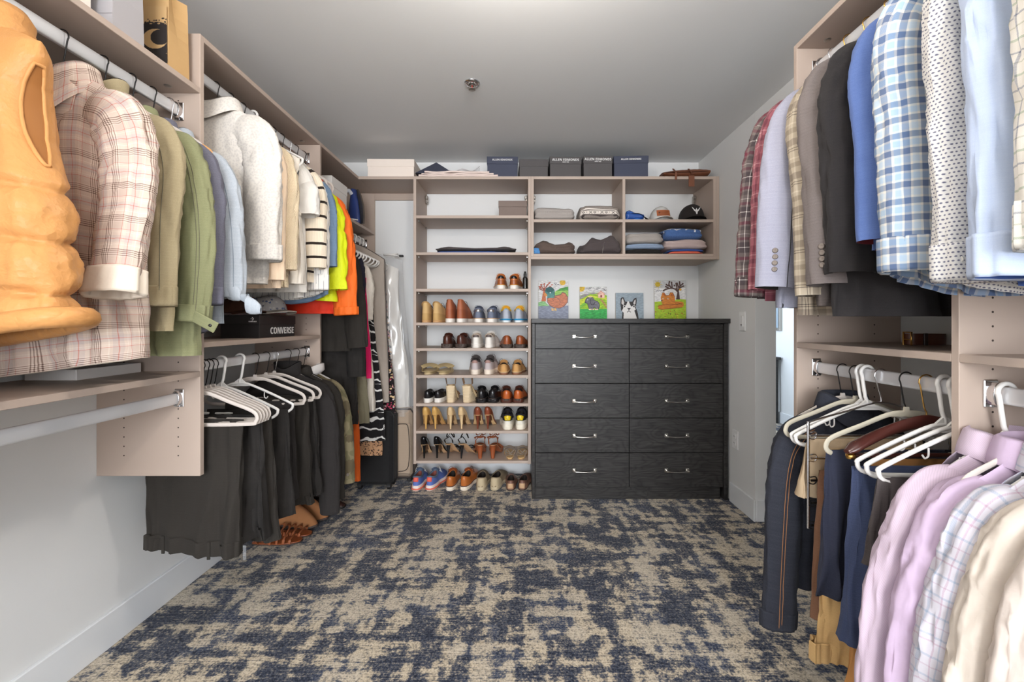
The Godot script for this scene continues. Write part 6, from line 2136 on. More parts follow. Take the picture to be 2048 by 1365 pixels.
		sandal("flat_sandal", "flat tan sandal with metallic cross straps, the one %s the dresser" % w, V([-0.068, 0.004][k], sh[6], -3.05), [0.06, -0.1][k], {"w": 0.078, "l": 0.24, "st": 0.012, "bands": [[0.72, 0.035, 0.014], [0.6, 0.045, 0.014]], "ankle": 0.025, "counter": 0.03, "counter_w": 0.008}, lea.call(226, 190, 136, 0.6), lea.call(206, 166, 118, 0.6), mat(col(206, 190, 172), 0.3, 0.6))
	# on the carpet under the shelves
	var fl := [
		["sneaker", "blue and coral running shoe with white sole", [-0.708, -0.618], {"st": 0.034, "ch": 0.06, "cf": 0.066, "dip": 0.72, "pad": 0.007, "spread": 1.12, "welt_at": 0.35, "welt_r": 0.006, "tab": [0.3, 0.8, 3.0]}, {"upper": lea.call(92, 116, 186, 0.8), "sole": lea.call(240, 222, 212, 0.5), "tab": lea.call(226, 96, 80, 0.6), "laces": wht, "tongue": lea.call(84, 96, 120, 0.8), "collar": lea.call(96, 110, 130, 0.8), "lining": lea.call(150, 84, 72, 0.8), "welt": lea.call(236, 120, 96, 0.6)}],
		["brogue_shoe", "tan leather brogue with cream wedge sole", [-0.478, -0.385], {"st": 0.03, "ch": 0.064, "cf": 0.066, "dip": 0.7, "spread": 1.08, "w": 0.1, "l": 0.3}, {"upper": lea.call(188, 108, 50, 0.35), "sole": lea.call(240, 226, 206, 0.5), "laces": brown, "tongue": cognac, "welt": brown}],
		["slip_on_shoe", "beige canvas slip-on shoe", [-0.268, -0.178], {"st": 0.024, "ch": 0.062, "cf": 0.06, "dip": 0.8, "open": 0.5, "w": 0.102, "l": 0.3, "spread": 1.05, "tab": [0.0, 0.85, 6.5], "tab_taper": -0.2}, {"upper": lea.call(148, 130, 104, 0.85), "sole": lea.call(196, 180, 150, 0.6), "tab": lea.call(198, 180, 148, 0.8)}],
		["driving_shoe", "brown driving moccasin with studded heel", [-0.065, 0.012], {"st": 0.01, "ch": 0.056, "cf": 0.052, "dip": 0.75, "open": 0.5, "w": 0.092, "l": 0.285, "foxing": 5, "tab": [0.05, 0.5, 3.0]}, {"upper": lea.call(120, 84, 70, 0.5), "sole": dksole, "foxing": lea.call(150, 108, 88, 0.5), "tab": lea.call(206, 168, 130, 0.6)}],
	]
	for d in fl:
		for k in 2:
			shoe(d[0], "%s on the carpet, %s the dresser" % [d[1], "farther from" if k == 0 else "nearer"], V(d[2][k], 0, -3.03 - 0.005 * k), (-0.03 if k == 0 else -0.16), d[3], d[4], "", -1.0 if k == 0 else 1.0)
	# half hidden under the black trousers, toes to the aisle
	var suede: Material = lea.call(158, 106, 66, 0.95)
	var bt := {"cat": "boot", "st": 0.012, "rise": 0.02, "ch": 0.12, "cf": 0.12, "dip": 1.0, "open": 0.4, "w": 0.09, "l": 0.26, "block": 0.28, "point": 0.3}
	shoe("boot", "brown suede ankle boot under the black trousers, nearer the camera", V(-1.39, 0, -2.49), -PI / 2 + 0.06, bt, {"upper": suede, "sole": dksole, "heel": dksole})
	shoe("boot", "brown suede ankle boot under the black trousers, nearer the suitcase", V(-1.37, 0, -2.61), -PI / 2 - 0.05, bt, {"upper": suede, "sole": dksole, "heel": dksole})
	shoe("loafer", "dark leather loafer behind the suede ankle boots", V(-1.36, 0, -2.76), -PI / 2, {"st": 0.012, "ch": 0.055, "cf": 0.05, "open": 0.5}, {"upper": lea.call(56, 36, 32, 0.3), "sole": blk})
	var sb := {"w": 0.09, "l": 0.25, "st": 0.012, "bands": [[0.8, 0.03, 0.012], [0.68, 0.04, 0.012], [0.55, 0.045, 0.01], [0.42, 0.045, 0.01]], "ankle": 0.03}
	sandal("gladiator_sandal", "brown leather strappy flat sandal on the carpet, nearer the camera", V(-1.385, 0, -2.31), -PI / 2 + 0.1, sb, cognac, dksole, lea.call(150, 84, 48, 0.45))
	sandal("gladiator_sandal", "brown leather strappy flat sandal on the carpet, beside the suede boots", V(-1.37, 0, -2.405), -PI / 2, sb, cognac, dksole, lea.call(150, 84, 48, 0.45))

func lettering(s: String, size: float, depth: float) -> TextMesh:
	var t := TextMesh.new()
	t.text = s
	t.font_size = 64
	var f := SystemFont.new()
	f.font_names = PackedStringArray(["Droid Sans"])
	f.font_weight = 700
	t.font = f
	t.pixel_size = size / 46.0
	t.depth = depth
	return t

# ---------------------------------------------------------------- boxes, folded clothes, hats, paintings, luggage
func letters(o: Node3D, s: String, size: float, m: Material, at: Vector3, rot := Vector3(), called := "lettering") -> void:
	var i := MeshInstance3D.new()
	i.name = called
	i.mesh = lettering(s, size, 0.0012)
	i.material_override = m
	i.position = at
	i.rotation = rot
	o.add_child(i, true)

# a card box with a lid that overlaps it; at is the middle of its base
func card_box(called: String, label: String, at: Vector3, s: Vector3, m: Material, lid_h: float, yaw := 0.0, lid_m: Material = null) -> Node3D:
	var o := thing(called, label, "box", at)
	o.rotation.y = yaw
	part(o, "body", Geo.new().box(V(0, s.y * 0.49, 0), V(s.x - 0.006, s.y * 0.98, s.z - 0.006), 0.0015), m)
	part(o, "lid", Geo.new().box(V(0, s.y - lid_h / 2, 0), V(s.x, lid_h, s.z), 0.0015), lid_m if lid_m else m)
	return o

# a soft folded bundle: size, layers seen at the front, how uneven
func bundle(s: Vector3, sd: float, layers := 2.0, amp := 0.1, hump := []) -> Geo:
	var rows := []
	var R := 26
	var N := 44
	for r in R + 1:
		var ph := lerpf(-PI / 2, PI / 2, r / float(R))
		var row := PackedVector3Array()
		for k in N:
			var a := TAU * k / N
			var cx := signf(cos(a)) * pow(absf(cos(a)), 0.28)
			var cz := signf(sin(a)) * pow(absf(sin(a)), 0.28)
			var cp := pow(maxf(cos(ph), 0.0), 0.32)
			var sy := signf(sin(ph)) * pow(absf(sin(ph)), 0.6)
			var q := V(cx * cp * s.x / 2, (sy + 1.0) * s.y / 2, cz * cp * s.z / 2)
			var n := wrinkle.get_noise_3d(q.x * 9.0 + sd, q.y * 14.0, q.z * 9.0) + 0.6 * (0.5 - absf(wrinkle.get_noise_3d(q.x * 14.0 - sd, q.y * 30.0, q.z * 14.0)) * 2.0)
			var top := clampf(sy, 0, 1)
			q.y *= 1.0 + amp * 1.6 * wrinkle.get_noise_2d(q.x * 7.0 + sd, q.z * 5.0) * (0.3 + 0.7 * (sy + 1.0) / 2.0)
			for h in hump:
				q.y += h[1] * exp(-pow((q.x - h[0]) / h[2], 2.0)) * (sy + 1.0) / 2.0
			var fold := absf(sin((sy + 1.0) / 2.0 * PI * layers))
			q.z += (0.012 * fold + amp * 0.08 * n) * absf(cz)
			q.x += (0.006 * fold + amp * 0.06 * n) * cx
			row.append(q)
		rows.append(row)
	var g := Geo.new().grid(rows, true)
	for i in g.t.size():
		g.t[i] = Vector2(g.v[i].x, -(g.v[i].y + s.z / 2 - g.v[i].z))
	return g

func build_back_shelf_things() -> void:
	var T := TOP
	M.cream_card = mat(col(238, 224, 212), 0.8)
	M.navy_card = mat(col(62, 66, 84), 0.7)
	M.grey_card = mat(col(82, 78, 78), 0.7)
	M.taupe_card = mat(col(128, 112, 104), 0.8)
	M.print_white = mat(col(226, 224, 222), 0.6)
	card_box("shoe_box", "cream lidded box on the corner shelf", V(-0.885, T, -3.18), V(0.32, 0.125, 0.26), M.cream_card, 0.052, 0.02)
	# flat bags, a pleated navy pouch and a strip of tissue
	var fb := thing("paper_bag", "flattened blush paper bags stacked on the shelf top", "paper bag", V(-0.42, T, -3.17))
	for k in 3:
		var rows := []
		for r in 9:
			var row := PackedVector3Array()
			for c in 17:
				var x := lerpf(-0.27 + 0.02 * k, 0.27 - 0.03 * k, c / 16.0)
				row.append(V(x, 0.014 + 0.012 * k + 0.006 * wrinkle.get_noise_2d(x * 6.0 + k * 9.0, r * 0.5), lerpf(0.13, -0.13, r / 8.0)))
			rows.append(row)
		var g := Geo.new().grid(rows)
		var lo := []
		for r in rows:
			var row := PackedVector3Array()
			for q in r:
				row.append(q - V(0, 0.011, 0))
			lo.append(row)
		g.grid(lo)
		g.grid([rows[0], lo[0]])
		var s0 := PackedVector3Array()
		var s1 := PackedVector3Array()
		for r in rows:
			s0.append(r[0])
			s1.append(r[16])
		for e in [s0, s1]:
			var b := PackedVector3Array()
			for q in e:
				b.append(q - V(0, 0.011, 0))
			g.grid([e, b])
		part(fb, "bag", g, mat(col(226, 206, 196), 0.7))
	var pz := Geo.new()
	pz.prism(PackedVector2Array([Vector2(-0.15, 0.0), Vector2(0.13, 0.004), Vector2(0.14, 0.014), Vector2(0.09, 0.018), Vector2(0.0, 0.075), Vector2(-0.09, 0.03)]), -0.07, 0.07)
	var pch := solo("evening_clutch", "peaked navy satin clutch on the flattened paper bags", "clutch", pz, mat(col(34, 38, 58), 0.4), V(-0.58, T + 0.045, -3.17))
	var rb := Geo.new()
	for k in 4:
		rb.tube(curve([V(-0.06, 0.004, 0.01 * k), V(-0.02, 0.016 + 0.004 * k, 0.004 * k), V(0.05, 0.008, 0.008 * k), V(0.1, 0.012 + 0.012 * k, 0.0)], 6), 0.0035, 6)
	solo("ribbon", "white and grey ribbon handles beside the navy clutch", "ribbon", rb, mat(col(216, 214, 214), 0.5), V(-0.38, T + 0.045, -3.1))
	var bx := [
		["shoe_box", "navy shoe box with pale lettering next to the paper bags", -0.123, 0.212, 0.14, "navy_card", "ALLEN EDMONDS", 0.012],
		["shoe_box", "dark grey unmarked shoe box, second along the shelf top", 0.09, 0.2, 0.122, "grey_card", "", 0.0],
		["shoe_box", "dark grey lettered shoe box over the cubby divider's left neighbour", 0.308, 0.218, 0.14, "grey_card", "ALLEN EDMONDS", 0.016],
		["shoe_box", "dark grey lettered shoe box beside the last navy one", 0.528, 0.2, 0.144, "grey_card", "ALLEN EDMONDS", 0.016],
		["shoe_box", "navy shoe box at the end of the row, near the leather case", 0.765, 0.235, 0.145, "navy_card", "ALLEN EDMONDS", 0.012]]
	bx[2][1] = "dark grey lettered shoe box right of the unmarked grey one"
	for b in bx:
		var o := card_box(b[0], b[1], V(b[2], T, -3.2), V(b[3], b[4], 0.31), M[b[5]], 0.05, 0.02 if b[2] < 0.6 else -0.05)
		if b[6]:
			letters(o, b[6], b[7], M.print_white, V(0, b[4] - 0.022, 0.1555))
			if b[7] > 0.014:
				letters(o, "SINCE 1922", 0.006, M.print_white, V(0, b[4] - 0.038, 0.1555))
	# leather case with tags
	var lc := thing("leather_case", "brown leather travel case with hanging tags on the shelf top", "case", V(1.13, T, -3.12))
	var lm := mat(col(120, 74, 52), 0.4)
	var rows := []
	for c in 25:
		var x := lerpf(-0.15, 0.17, c / 24.0)
		var t := c / 24.0
		var hh := lerpf(0.026, 0.038, t) * pow(maxf(0.02, sin(PI * clampf(t, 0.02, 0.98))), 0.25)
		var row := PackedVector3Array()
		for k in 20:
			var a := TAU * k / 20
			row.append(V(x, 0.028 + 0.014 * t + sin(a) * hh + 0.003 * wrinkle.get_noise_2d(x * 20.0, a), cos(a) * 0.075))
		rows.append(row)
	var cg := Geo.new().grid(rows, true)
	cg.fan(rows[0], V(-1, 0, 0))
	cg.fan(rows[24], V(1, 0, 0))
	part(lc, "body", cg, lm)
	strap(lc, [V(-0.135, 0.03, 0.074), V(-0.05, 0.033, 0.077), V(0.04, 0.036, 0.077), V(0.15, 0.042, 0.074)], 0.02, mat(col(84, 48, 36), 0.4), "zip_band")
	for q in [[-0.085, -0.03, 0.014, 0.05], [0.02, -0.075, 0.04, 0.075]]:
		strap(lc, [V(q[0], 0.058, 0.068), V(q[0] + 0.004, 0.03, 0.1), V(q[0] + 0.006, q[1] + q[3], 0.108)], 0.012, lm)
		part(lc, "luggage_tag", Geo.new().box(V(q[0] + 0.006, q[1] + q[3] / 2, 0.108), V(q[2], q[3], 0.004), 0.0015), lm)
	card_box("shoe_box", "taupe shoe box on the second shelf of the shoe unit", V(-0.05, 1.869, -3.2), V(0.195, 0.108, 0.28), M.taupe_card, 0.042)
	# flat folded jeans over a blue shirt on the third shelf
	solo("folded_shirt", "blue shirt folded flat beneath the dark trousers on the third shelf", "shirt", bundle(V(0.52, 0.016, 0.24), 3.0, 1.0, 0.15), M.cobalt, V(-0.33, 1.619, -3.2))
	solo("folded_trousers", "charcoal trousers folded flat on the third shelf", "trousers", bundle(V(0.55, 0.022, 0.25), 5.0, 1.0, 0.25, [[0.2, 0.006, 0.05], [-0.18, 0.004, 0.04]]), M.charcoal, V(-0.31, 1.637, -3.19))
	# small black spray bottle beside the brown sneakers
	var sb := thing("spray_bottle", "slim black pump bottle beside the brown and amber sneakers", "bottle", V(0.035, 1.371, -3.08))
	part(sb, "bottle", Geo.new().lathe([[0.0, 0.0], [0.016, 0.001], [0.017, 0.006], [0.017, 0.075], [0.013, 0.083], [0.008, 0.086]], V(0, 0, 0), 20), mat(col(26, 25, 26), 0.2))
	part(sb, "pump", Geo.new().lathe([[0.0085, 0.084], [0.011, 0.086], [0.011, 0.108], [0.008, 0.11], [0.008, 0.122], [0.0, 0.124]], V(0, 0, 0), 16), M.black)
	# cubby contents
	var yt := 1.842
	var yb := 1.609
	solo("folded_sweater", "heather grey sweater folded in the upper cubby by the shoe unit", "sweater", bundle(V(0.27, 0.088, 0.27), 11.0, 2.0, 0.1), M.heather, V(0.235, yt, -3.19))
	solo("folded_sweater", "grey Nordic-pattern sweater with a white patterned band", "sweater", bundle(V(0.27, 0.1, 0.26), 12.0, 1.5, 0.1, [[-0.02, 0.008, 0.09]]), M.nordic, V(0.545, yt, -3.185))
	solo("folded_sweater", "brown knitted sweater folded in the lower cubby", "sweater", bundle(V(0.27, 0.075, 0.26), 13.0, 2.0, 0.16, [[-0.09, 0.026, 0.05], [0.1, 0.008, 0.04]]), M.brown_knit, V(0.24, yb, -3.19))
	solo("folded_hoodie", "charcoal hooded sweatshirt bundled in the lower cubby", "hoodie", bundle(V(0.275, 0.075, 0.26), 14.0, 1.5, 0.2, [[0.07, 0.06, 0.035], [-0.03, 0.042, 0.05]]), M.hoodie_char, V(0.555, yb, -3.185))
	var zl := Geo.new()
	zl.tube(curve([V(0.56, yb + 0.006, -3.043), V(0.565, yb + 0.04, -3.036), V(0.575, yb + 0.08, -3.05)], 5), 0.0016, 5)
	part(find_child("folded_hoodie", false, false), "zip", zl_local(zl, V(0.555, yb, -3.185)), M.steel)
	solo("sock", "rolled light blue sock tucked beside the brown sweater", "sock", bundle(V(0.036, 0.04, 0.07), 15.0, 1.0, 0.2), mat(col(84, 140, 196), 0.9), V(0.114, yb, -3.08))
	# upper right cubby
	var gs := thing("goggles", "blue and black ski goggles beside the grey cap", "goggles", V(0.79, yt, -3.12))
	part(gs, "frame", bundle(V(0.12, 0.055, 0.06), 16.0, 1.0, 0.2, [[-0.03, 0.02, 0.03]]), mat(col(44, 84, 156), 0.4))
	strap(gs, [V(-0.02, 0.055, 0.03), V(0.03, 0.05, 0.045), V(0.075, 0.022, 0.04), V(0.1, 0.008, 0.02)], 0.026, M.black)
	part(gs, "lens", Geo.new().lathe([[0.0, 0.012], [0.02, 0.009], [0.028, 0.0]], V(0.02, 0.012, 0.028), 16, 1.0, 0.4), mat(col(60, 130, 210), 0.15))
	var patch := Image.create(96, 56, false, Image.FORMAT_RGB8)
	patch.fill(col(168, 94, 54))
	for q in [[10, 8, 86, 11], [28, 18, 84, 22], [30, 27, 70, 31], [12, 40, 84, 45]]:
		for x in range(q[0], q[2], 7):
			patch.fill_rect(Rect2i(x, q[1], 5, q[3] - q[1]), col(92, 48, 30))
	poly(patch, [12, 34, 12, 18, 24, 18, 24, 26, 18, 34], col(92, 48, 30))
	var pmat := mat(Color(1, 1, 1), 0.6)
	pmat.albedo_texture = ImageTexture.create_from_image(patch)
	var c1 := cap("cap", "pale grey cap with a brown leather patch", V(0.99, yt, -3.16), 0.0, 0.074, 0.105, cloth(col(206, 204, 200)), cloth(col(214, 208, 202)), 0.05)
	var pg := Geo.new()
	var pr := []
	for r in 6:
		var row := PackedVector3Array()
		for c in 9:
			var u := c / 8.0 - 0.5
			row.append(V(u * 0.09, 0.036 + 0.042 * r / 5.0, 0.0895 - 1.4 * pow(u * 0.09, 2.0) * 4.0 - 0.014 * r / 5.0))
		pr.append(row)
	pg.grid(pr)
	for i in pg.t.size():
		pg.t[i] = Vector2((i % 9) / 8.0, 1.0 - (i / 9) / 5.0)
	part(c1, "patch", pg, pmat, "brown leather patch")
	var c2 := cap("cap", "black cap with a white winged emblem", V(1.21, yt, -3.16), -0.1, 0.088, 0.118, cloth(Color(1, 1, 1), melange(col(34, 31, 30), col(56, 50, 48), 71), 0.05), cloth(col(40, 37, 36)), 0.045)
	var wing := Geo.new()
	for s in [-1, 1]:
		wing.prism(PackedVector2Array([Vector2(s * 0.003, 0.0), Vector2(s * 0.03, 0.03), Vector2(s * 0.024, 0.016), Vector2(s * 0.026, 0.018), Vector2(s * 0.018, 0.005), Vector2(s * 0.02, 0.006), Vector2(s * 0.008, -0.008)]), 0.0, 0.002)
	wing.prism(PackedVector2Array([Vector2(-0.004, 0.012), Vector2(0.001, 0.02), Vector2(0.004, 0.012), Vector2(0.006, -0.012), Vector2(0.003, -0.026), Vector2(-0.003, -0.026), Vector2(-0.006, -0.012)]), 0.0, 0.002)
	wing.xf = Transform3D()
	var wn := part(c2, "emblem", wing, M.print_white, "white winged emblem")
	wn.position = V(0.01, 0.068, 0.094)
	wn.rotation = V(-0.25, 0.06, 0)
	# lower right cubby: two stacks
	var st := [
		["folded_shirt", "black shirt with small white print at the bottom of the stack by the divider", V(0.24, 0.032, 0.25), V(0.852, yb, -3.18), "black_cloth"],
		["folded_shirt", "grey-blue shirt folded between the black shirt and the grey sweatpants", V(0.26, 0.036, 0.25), V(0.86, yb + 0.034, -3.185), "chambray"],
		["folded_sweatpants", "light grey sweatpants on top of the stack by the divider", V(0.25, 0.072, 0.26), V(0.852, yb + 0.072, -3.18), "heather"],
		["folded_shirt", "coral orange shirt at the bottom of the stack by the side wall", V(0.22, 0.014, 0.25), V(1.135, yb, -3.17), "coral_knit"],
		["folded_shirt", "bright blue shirt above the coral one in the same stack", V(0.23, 0.016, 0.25), V(1.14, yb + 0.016, -3.175), "cobalt"],
		["folded_sweater", "pinkish beige sweater under the blue sweatshirt", V(0.29, 0.064, 0.25), V(1.14, yb + 0.034, -3.18), "blush_knit"],
		["folded_sweatshirt", "blue sweatshirt with white lettering on top of the stack", V(0.255, 0.072, 0.25), V(1.115, yb + 0.1, -3.17), "blue_fleece"]]
	var k := 0
	for d in st:
		solo(d[0], d[1], d[0].split("_")[1], bundle(d[2], 30.0 + 7.0 * k, 1.5, 0.14, [[0.0, 0.006, 0.09]]), M[d[4]], d[3])
		k += 1
	solo("folded_shirt", "navy shirt tucked between the two stacks", "shirt", bundle(V(0.07, 0.05, 0.2), 77.0, 1.5, 0.2), M.navy, V(1.0, yb + 0.108, -3.19))
	paintings()

func zl_local(g: Geo, at: Vector3) -> Geo:
	for i in g.v.size():
		g.v[i] -= at
	return g

func cap(called: String, label: String, at: Vector3, yaw: float, r: float, h: float, crown: Material, brim: Material, lift: float) -> Node3D:
	var o := thing(called, label, "cap", at)
	o.rotation.y = yaw
	var rows := []
	for i in 13:
		var t := i / 12.0
		var k := pow(cos(t * PI / 2), 0.62)
		var row := PackedVector3Array()
		for c in 36:
			var a := TAU * c / 36
			var front := maxf(0.0, sin(a))
			# six panels with a slight seam between them
			var seam := 1.0 - 0.012 * pow(absf(cos(a * 3.0)), 12.0)
			row.append(V(cos(a) * r * k * seam, 0.012 + h * sin(t * PI / 2) * (0.92 + 0.08 * front), sin(a) * r * 1.16 * k * seam))
		rows.append(row)
	part(o, "crown", Geo.new().grid(rows, true), crown)
	part(o, "button", Geo.new().lathe([[0.006, -0.001], [0.006, 0.002], [0.0, 0.004]], V(0, 0.012 + h * 0.925, 0), 12), crown)
	var top := []
	for i in 7:
		var t := i / 6.0
		var row := PackedVector3Array()
		for c in 17:
			var u := c / 8.0 - 1.0
			var an := u * 1.15
			var z := cos(an) * r * 1.16 + t * 0.06 * sqrt(maxf(0.0, 1.0 - u * u * 0.96))
			var x := sin(an) * r * (1.0 + 0.08 * t)
			row.append(V(x, 0.014 - lift * u * u * 0.3 + lift * 0.28 - 0.006 * t, z))
		top.append(row)
	var bot := []
	for rw in top:
		var row := PackedVector3Array()
		for q in rw:
			row.append(q - V(0, 0.004, 0))
		bot.append(row)
	var g := Geo.new().grid(top).grid(bot)
	g.grid([top[6], bot[6]])
	part(o, "brim", g, brim)
	return o

# ---- four small canvases
func paintings() -> void:
	var y := 1.167
	canvas("wildflower", "painting of a brown duck with a green head, leaning on the wall", V(0.25, y, -3.355), 0.225, 0.292, duck())
	canvas("wildflower", "painting of a grey baby elephant on a green field", V(0.55, y, -3.355), 0.203, 0.243, elephant())
	canvas("wildflower", "painting of a black and white dog on a blue-grey ground", V(0.822, y, -3.355), 0.208, 0.197, dog())
	canvas("wildflower", "painting of an orange fox lying under a bare tree", V(1.127, y, -3.355), 0.235, 0.293, fox())

func canvas(_k: String, label: String, at: Vector3, w: float, h: float, im: Image) -> void:
	var o := thing("canvas_painting", label, "painting", at)
	o.rotation.x = -0.05
	part(o, "stretcher", Geo.new().box(V(0, h / 2, -0.001), V(w, h, 0.018), 0.002), M.white)
	var g := Geo.new()
	g.quad(V(-w / 2, 0, 0.0085), V(w / 2, 0, 0.0085), V(w / 2, h, 0.0085), V(-w / 2, h, 0.0085), V(0, 0, 1))
	g.t = PackedVector2Array([Vector2(0, 1), Vector2(1, 1), Vector2(1, 0), Vector2(0, 0)])
	var m := mat(Color(1, 1, 1), 0.6)
	m.albedo_texture = ImageTexture.create_from_image(im)
	part(o, "picture", g, m)

func sheet(w: int, h: int, c: Color) -> Image:
	var im := Image.create(w, h, false, Image.FORMAT_RGB8)
	im.fill(c)
	return im

func duck() -> Image:
	var im := sheet(174, 228, col(218, 216, 214))
	im.fill_rect(Rect2i(0, 148, 174, 80), col(140, 146, 164))
	poly(im, [88, 84, 100, 64, 130, 46, 174, 36, 174, 96, 88, 96], col(148, 196, 96))
	poly(im, [108, 62, 130, 46, 174, 36, 174, 58], col(76, 150, 66))
	poly(im, [0, 130, 30, 118, 62, 150, 0, 152], col(140, 190, 130))
	oval(im, 142, 12, 17, 17, col(220, 176, 56))
	poly(im, [18, 122, 30, 60, 26, 44, 40, 44, 44, 124], col(196, 110, 70))
	for q in [[30, 60, 10, 50], [32, 56, 14, 24], [34, 50, 36, 18], [34, 56, 58, 22], [36, 60, 76, 40], [20, 46, 4, 34], [46, 34, 70, 12]]:
		stroke(im, q, 3.0, col(150, 76, 60))
	for q in [[10, 44], [20, 24], [34, 22], [56, 24], [70, 34], [80, 26], [64, 14], [12, 36]]:
		oval(im, q[0], q[1], 5, 4, col(196, 88, 60))
	stroke(im, [96, 18, 102, 24, 106, 18], 1.5, col(50, 50, 64))
	stroke(im, [112, 26, 116, 22, 122, 26], 1.5, col(50, 50, 64))
	# body with tail, head
	var b := [52, 106, 90, 92, 130, 84, 140, 70, 158, 76, 172, 100, 170, 128, 150, 152, 124, 164, 96, 162, 68, 148, 54, 128]
	poly(im, b, col(200, 124, 92))
	b.append_array([52, 106])
	stroke(im, b, 1.8, col(112, 84, 92))
	stroke(im, [92, 96, 118, 108, 128, 124, 124, 142], 1.5, col(120, 86, 88))
	stroke(im, [84, 112, 88, 120], 1.5, col(120, 70, 70))
	oval(im, 68, 66, 28, 28, col(70, 128, 124))
	poly(im, [50, 80, 94, 78, 92, 102, 52, 104], col(84, 140, 136))
	oval(im, 66, 56, 22, 16, col(40, 92, 92))
	oval(im, 70, 72, 4, 4, col(240, 244, 244))
	stroke(im, [40, 66, 46, 46, 66, 38, 88, 48, 96, 70, 96, 88], 1.5, col(60, 70, 80))
	poly(im, [42, 72, 32, 82, 42, 96, 52, 88], col(222, 148, 72))
	for x in [76, 92]:
		poly(im, [x, 164, x + 10, 164, x + 14, 178, x + 2, 178], col(232, 186, 112))
	dabs(im, 0.2, 301)
	return im

func elephant() -> Image:
	var im := sheet(160, 190, col(206, 204, 202))
	poly(im, [0, 50, 60, 36, 110, 34, 160, 50, 160, 130, 0, 130], col(152, 196, 40))
	poly(im, [0, 52, 40, 40, 84, 34, 120, 40, 60, 44, 0, 74], col(150, 146, 144))
	poly(im, [0, 78, 60, 50, 160, 62, 160, 76, 60, 58, 0, 112], col(204, 216, 60))
	poly(im, [0, 110, 46, 82, 60, 86, 0, 128], col(120, 188, 60))
	poly(im, [120, 76, 132, 72, 160, 112, 160, 128], col(182, 150, 84))
	im.fill_rect(Rect2i(0, 130, 160, 60), col(56, 170, 80))
	oval(im, 8, 4, 22, 24, col(214, 176, 52))
	for q in [[42, 10], [54, 10], [64, 6], [104, 12], [118, 8], [146, 14], [152, 20]]:
		stroke(im, [q[0] - 5, q[1] - 2, q[0], q[1] + 2, q[0] + 6, q[1] - 3], 1.2, col(70, 70, 80))
	poly(im, [108, 44, 126, 26, 146, 42, 146, 66, 110, 64], col(236, 190, 172))
	stroke(im, [102, 46, 126, 24, 150, 44], 2.2, col(220, 150, 130))
	im.fill_rect(Rect2i(122, 48, 10, 14), col(150, 70, 60))
	var b := [34, 78, 44, 64, 60, 60, 78, 64, 88, 80, 104, 84, 114, 96, 118, 110, 112, 130, 98, 132, 92, 122, 80, 124, 76, 134, 58, 132, 52, 118, 46, 98, 32, 92]
	poly(im, b, col(112, 110, 118))
	b.append_array([34, 78])
	stroke(im, b, 1.8, col(54, 52, 60))
	oval(im, 76, 86, 14, 20, col(104, 102, 110))
	stroke(im, [68, 68, 62, 84, 68, 104, 82, 106, 90, 92], 1.8, col(48, 46, 56))
	oval(im, 48, 76, 3.4, 4, col(240, 240, 240))
	oval(im, 48, 76, 1.6, 2, col(30, 30, 30))
	oval(im, 62, 58, 14, 4, col(238, 214, 150))
	for x in [58, 66, 80, 94, 104]:
		oval(im, x, 132, 6, 3.5, col(240, 206, 176))
	dabs(im, 0.28, 302)
	return im

func dog() -> Image:
	var im := sheet(164, 156, col(152, 166, 176))
	dabs(im, 0.14, 303)
	var k := col(52, 48, 48)
	poly(im, [30, 34, 36, 26, 46, 26, 56, 50, 64, 52, 98, 52, 108, 34, 122, 28, 124, 48, 118, 84, 122, 104, 34, 104, 28, 70], k)
	poly(im, [34, 64, 36, 40, 42, 32, 50, 56, 46, 72], col(214, 208, 204))
	poly(im, [104, 60, 112, 42, 118, 38, 116, 64, 108, 70], col(214, 208, 204))
	poly(im, [40, 156, 44, 118, 34, 100, 44, 84, 58, 78, 66, 62, 70, 50, 78, 50, 82, 64, 90, 80, 106, 80, 118, 96, 110, 112, 128, 132, 132, 156], col(236, 232, 228))
	poly(im, [110, 104, 122, 96, 130, 124, 134, 156, 126, 156], k)
	poly(im, [36, 156, 40, 112, 46, 118, 44, 156], k)
	poly(im, [30, 70, 46, 84, 34, 108, 30, 96], k)
	for x in [52, 108]:
		oval(im, x, 80, 9, 8, col(236, 232, 228))
		oval(im, x, 80, 5, 5, col(32, 30, 30))
		oval(im, x + 1, 78, 1.4, 1.4, col(240, 240, 240))
	poly(im, [68, 90, 88, 90, 78, 102], col(52, 46, 48))
	stroke(im, [78, 100, 78, 106, 68, 114], 1.8, col(52, 46, 48))
	stroke(im, [78, 106, 88, 114], 1.8, col(52, 46, 48))
	stroke(im, [142, 150, 156, 148], 1.0, col(60, 66, 74))
	return im

